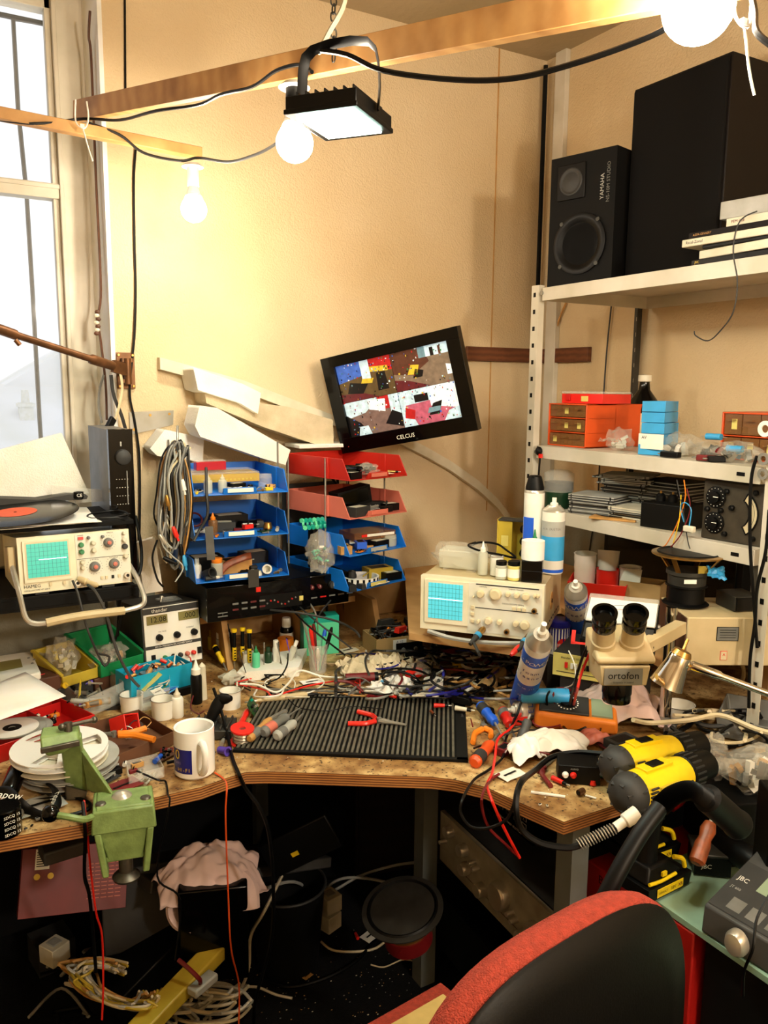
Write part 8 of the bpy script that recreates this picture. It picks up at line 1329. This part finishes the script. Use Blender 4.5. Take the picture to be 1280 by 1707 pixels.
for i in range(30):
    mm = ['cream','offwhite','mustard','light_grey','tan'][i % 5];cx,cy = 190+rr.uniform(-12,12),1640+rr.uniform(-8,8);P_ = [PZ(cx+rr.uniform(.6,1.15)*72*math.cos(a/9*6.283)+rr.uniform(-4,4),cy+30*math.sin(a/9*6.283)+rr.uniform(-5,5)+20*math.cos(a/9*6.283),.22+rr.uniform(0,.07)) for a in range(8)]
    cable('%s flex in the coil on the floor under the vise' % CN[mm],P_,.0032,mm,'%s flexes in the coil under the vise' % CN[mm])
for i in range(14):
    mm = ['offwhite','white','light_grey','cream'][i % 4];cx,cy,ra = rr.uniform(230,380),rr.uniform(1640,1700),rr.uniform(30,75);P_ = [PZ(cx+ra*math.cos(a/7*6.283),min(1712,cy+ra*.4*math.sin(a/7*6.283)),.03+.02*math.sin(a*2+i)+.006*(i % 5)) for a in range(rr.randint(5,8))];cable('%s flex loop on the floor beside the waste bin' % CN[mm],P_,.0042,mm,'%s flex loops on the floor beside the waste bin' % CN[mm])
for i in range(18):
    mm = ['black','offwhite','light_grey'][i % 3];x,y = rr.uniform(60,380),rr.uniform(1590,1700);P_ = [PZ(x+rr.uniform(-60,60),min(1710,y+rr.uniform(-30,30)),.01+rr.uniform(0,.05)) for _ in range(5)];cable('%s cable lying on the floor under the left wing' % CN[mm],P_,.004,mm,'%s cables on the floor under the left wing' % CN[mm])
bit('adapter','small black adapter lying beside the rack leg',PZ(690,1700,.0),60,.07,'black');bit('plug','dark red phono plug lying on the carpet near the woofer',PZ(593,1560,.003),80,.04,'bright_red');bit('card','white card with black spot lying on the carpet',PZ(618,1560,.003),20,.06,'white');bit('card','torn orange wrapper on the carpet before the waste bin',PZ(512,1628,.003),20,.03,'tan')
m = MB();rr = random.Random(2)
for i in range(160):
    q = PZ(rr.uniform(340,700),rr.uniform(1560,1700),.001);s_ = rr.uniform(.001,.004);m.box(q.x,q.y,.001,s_,s_*.6,.001,rr.choice(['grey','offwhite','tan']))
tag(m.build('floor_debris'),'tiny pale crumbs scattered over the dark carpet','debris',kind='stuff')
m = MB()
for i in range(420):
    q = PZ(rr.uniform(120,1010),rr.uniform(1130,1350),T+.0008)
    if q.y < 1.6-max(0,q.x-.6)*.75 or q.y > 2.3: 
        if not (.98 < q.x < 1.9 and q.y > 1.08): continue
    s_ = rr.uniform(.001,.0035);m.box(q.x,q.y,T+.0008,s_,s_*.6,.0012,rr.choice(['offwhite','charcoal','silver','brown','white','dark_brown']))
tag(m.build('solder_debris'),'tiny solder crumbs and wire snippets strewn over the worktop','debris',kind='stuff')
# ================================================================ office chair in the foreground
t = thing('office_chair','office chair with red fabric back and black plastic shell in the foreground','office chair',(.648,.662,0),7)
def se(hw,hh,n_,N,cz,y,bul=0,pinch=0):
    out = []
    for k in range(N):
        a = 2*math.pi*k/N;c,s = math.cos(a),math.sin(a);out.append((hw*math.copysign(abs(c)**(2/n_),c),y,cz+hh*math.copysign(abs(s)**(2/n_),s)))
    return out
def shellmesh(nm,rings,mm,sub=0):
    m = MB();N = len(rings[0]);vs = [p for r in rings for p in r];fs = []
    for j in range(len(rings)-1):
        for i in range(N): a,b = j*N+i,j*N+(i+1) % N;fs.append((a,a+N,b+N,b))
    m.add(vs,fs,mm);m.add(rings[0],[tuple(range(N))],mm);m.add(rings[-1],[tuple(range(N-1,-1,-1))],mm);o = m.build(nm,t,ang=60);return o
N = 64;cz = .712;hw,hh = .245,.262
shellmesh('backrest_cushion',[se(hw-.03,hh-.03,3.1,N,cz,.05),se(hw-.008,hh-.008,3.1,N,cz,.04),se(hw,hh,3.1,N,cz,.022),se(hw,hh,3.1,N,cz,.004),se(hw-.006,hh-.006,3.1,N,cz,-.006)],'chair_red')
shellmesh('backrest_shell',[se(hw-.008,hh-.008,3.1,N,cz,.0),se(hw-.002,hh-.002,3.1,N,cz,-.007),se(hw-.005,hh-.005,3.1,N,cz,-.013),se(hw-.05,hh-.05,2.9,N,cz,-.022),se(hw-.11,hh-.11,2.4,N,cz,-.032),se(.03,.04,2.2,N,cz,-.036)],'chair_shell')
m = MB();m.box(0,-.02,.46,.06,.02,.3,'black');m.box(0,.09,.40,.07,.26,.03,'black');m.build('back_bracket',t,bevel=.004)
m = MB();m.hexa([(-.23,.03,.43),(.23,.03,.43),(.21,.47,.43),(-.21,.47,.43),(-.24,.02,.49),(.24,.02,.49),(.22,.48,.49),(-.22,.48,.49)],'chair_red');m.box(0,.25,.4925,.40,.40,.006,'mesh_cream');m.build('seat',t,bevel=.02,seg=3)
m = MB();m.cyl((0,.24,.08),(0,.24,.43),.025,'black');m.build('gas_column',t)
for k in range(5): a = rad(72*k+20);m = MB();m.beam((0,.24,.09),(.27*math.cos(a),.24+.27*math.sin(a),.065),.04,.03,'black');lg = m.build('base_leg',t);m = MB();m.cyl((.27*math.cos(a)-.012,.24+.27*math.sin(a),.026),(.27*math.cos(a)+.012,.24+.27*math.sin(a),.026),.025,'black',n=16);m.build('caster',lg)
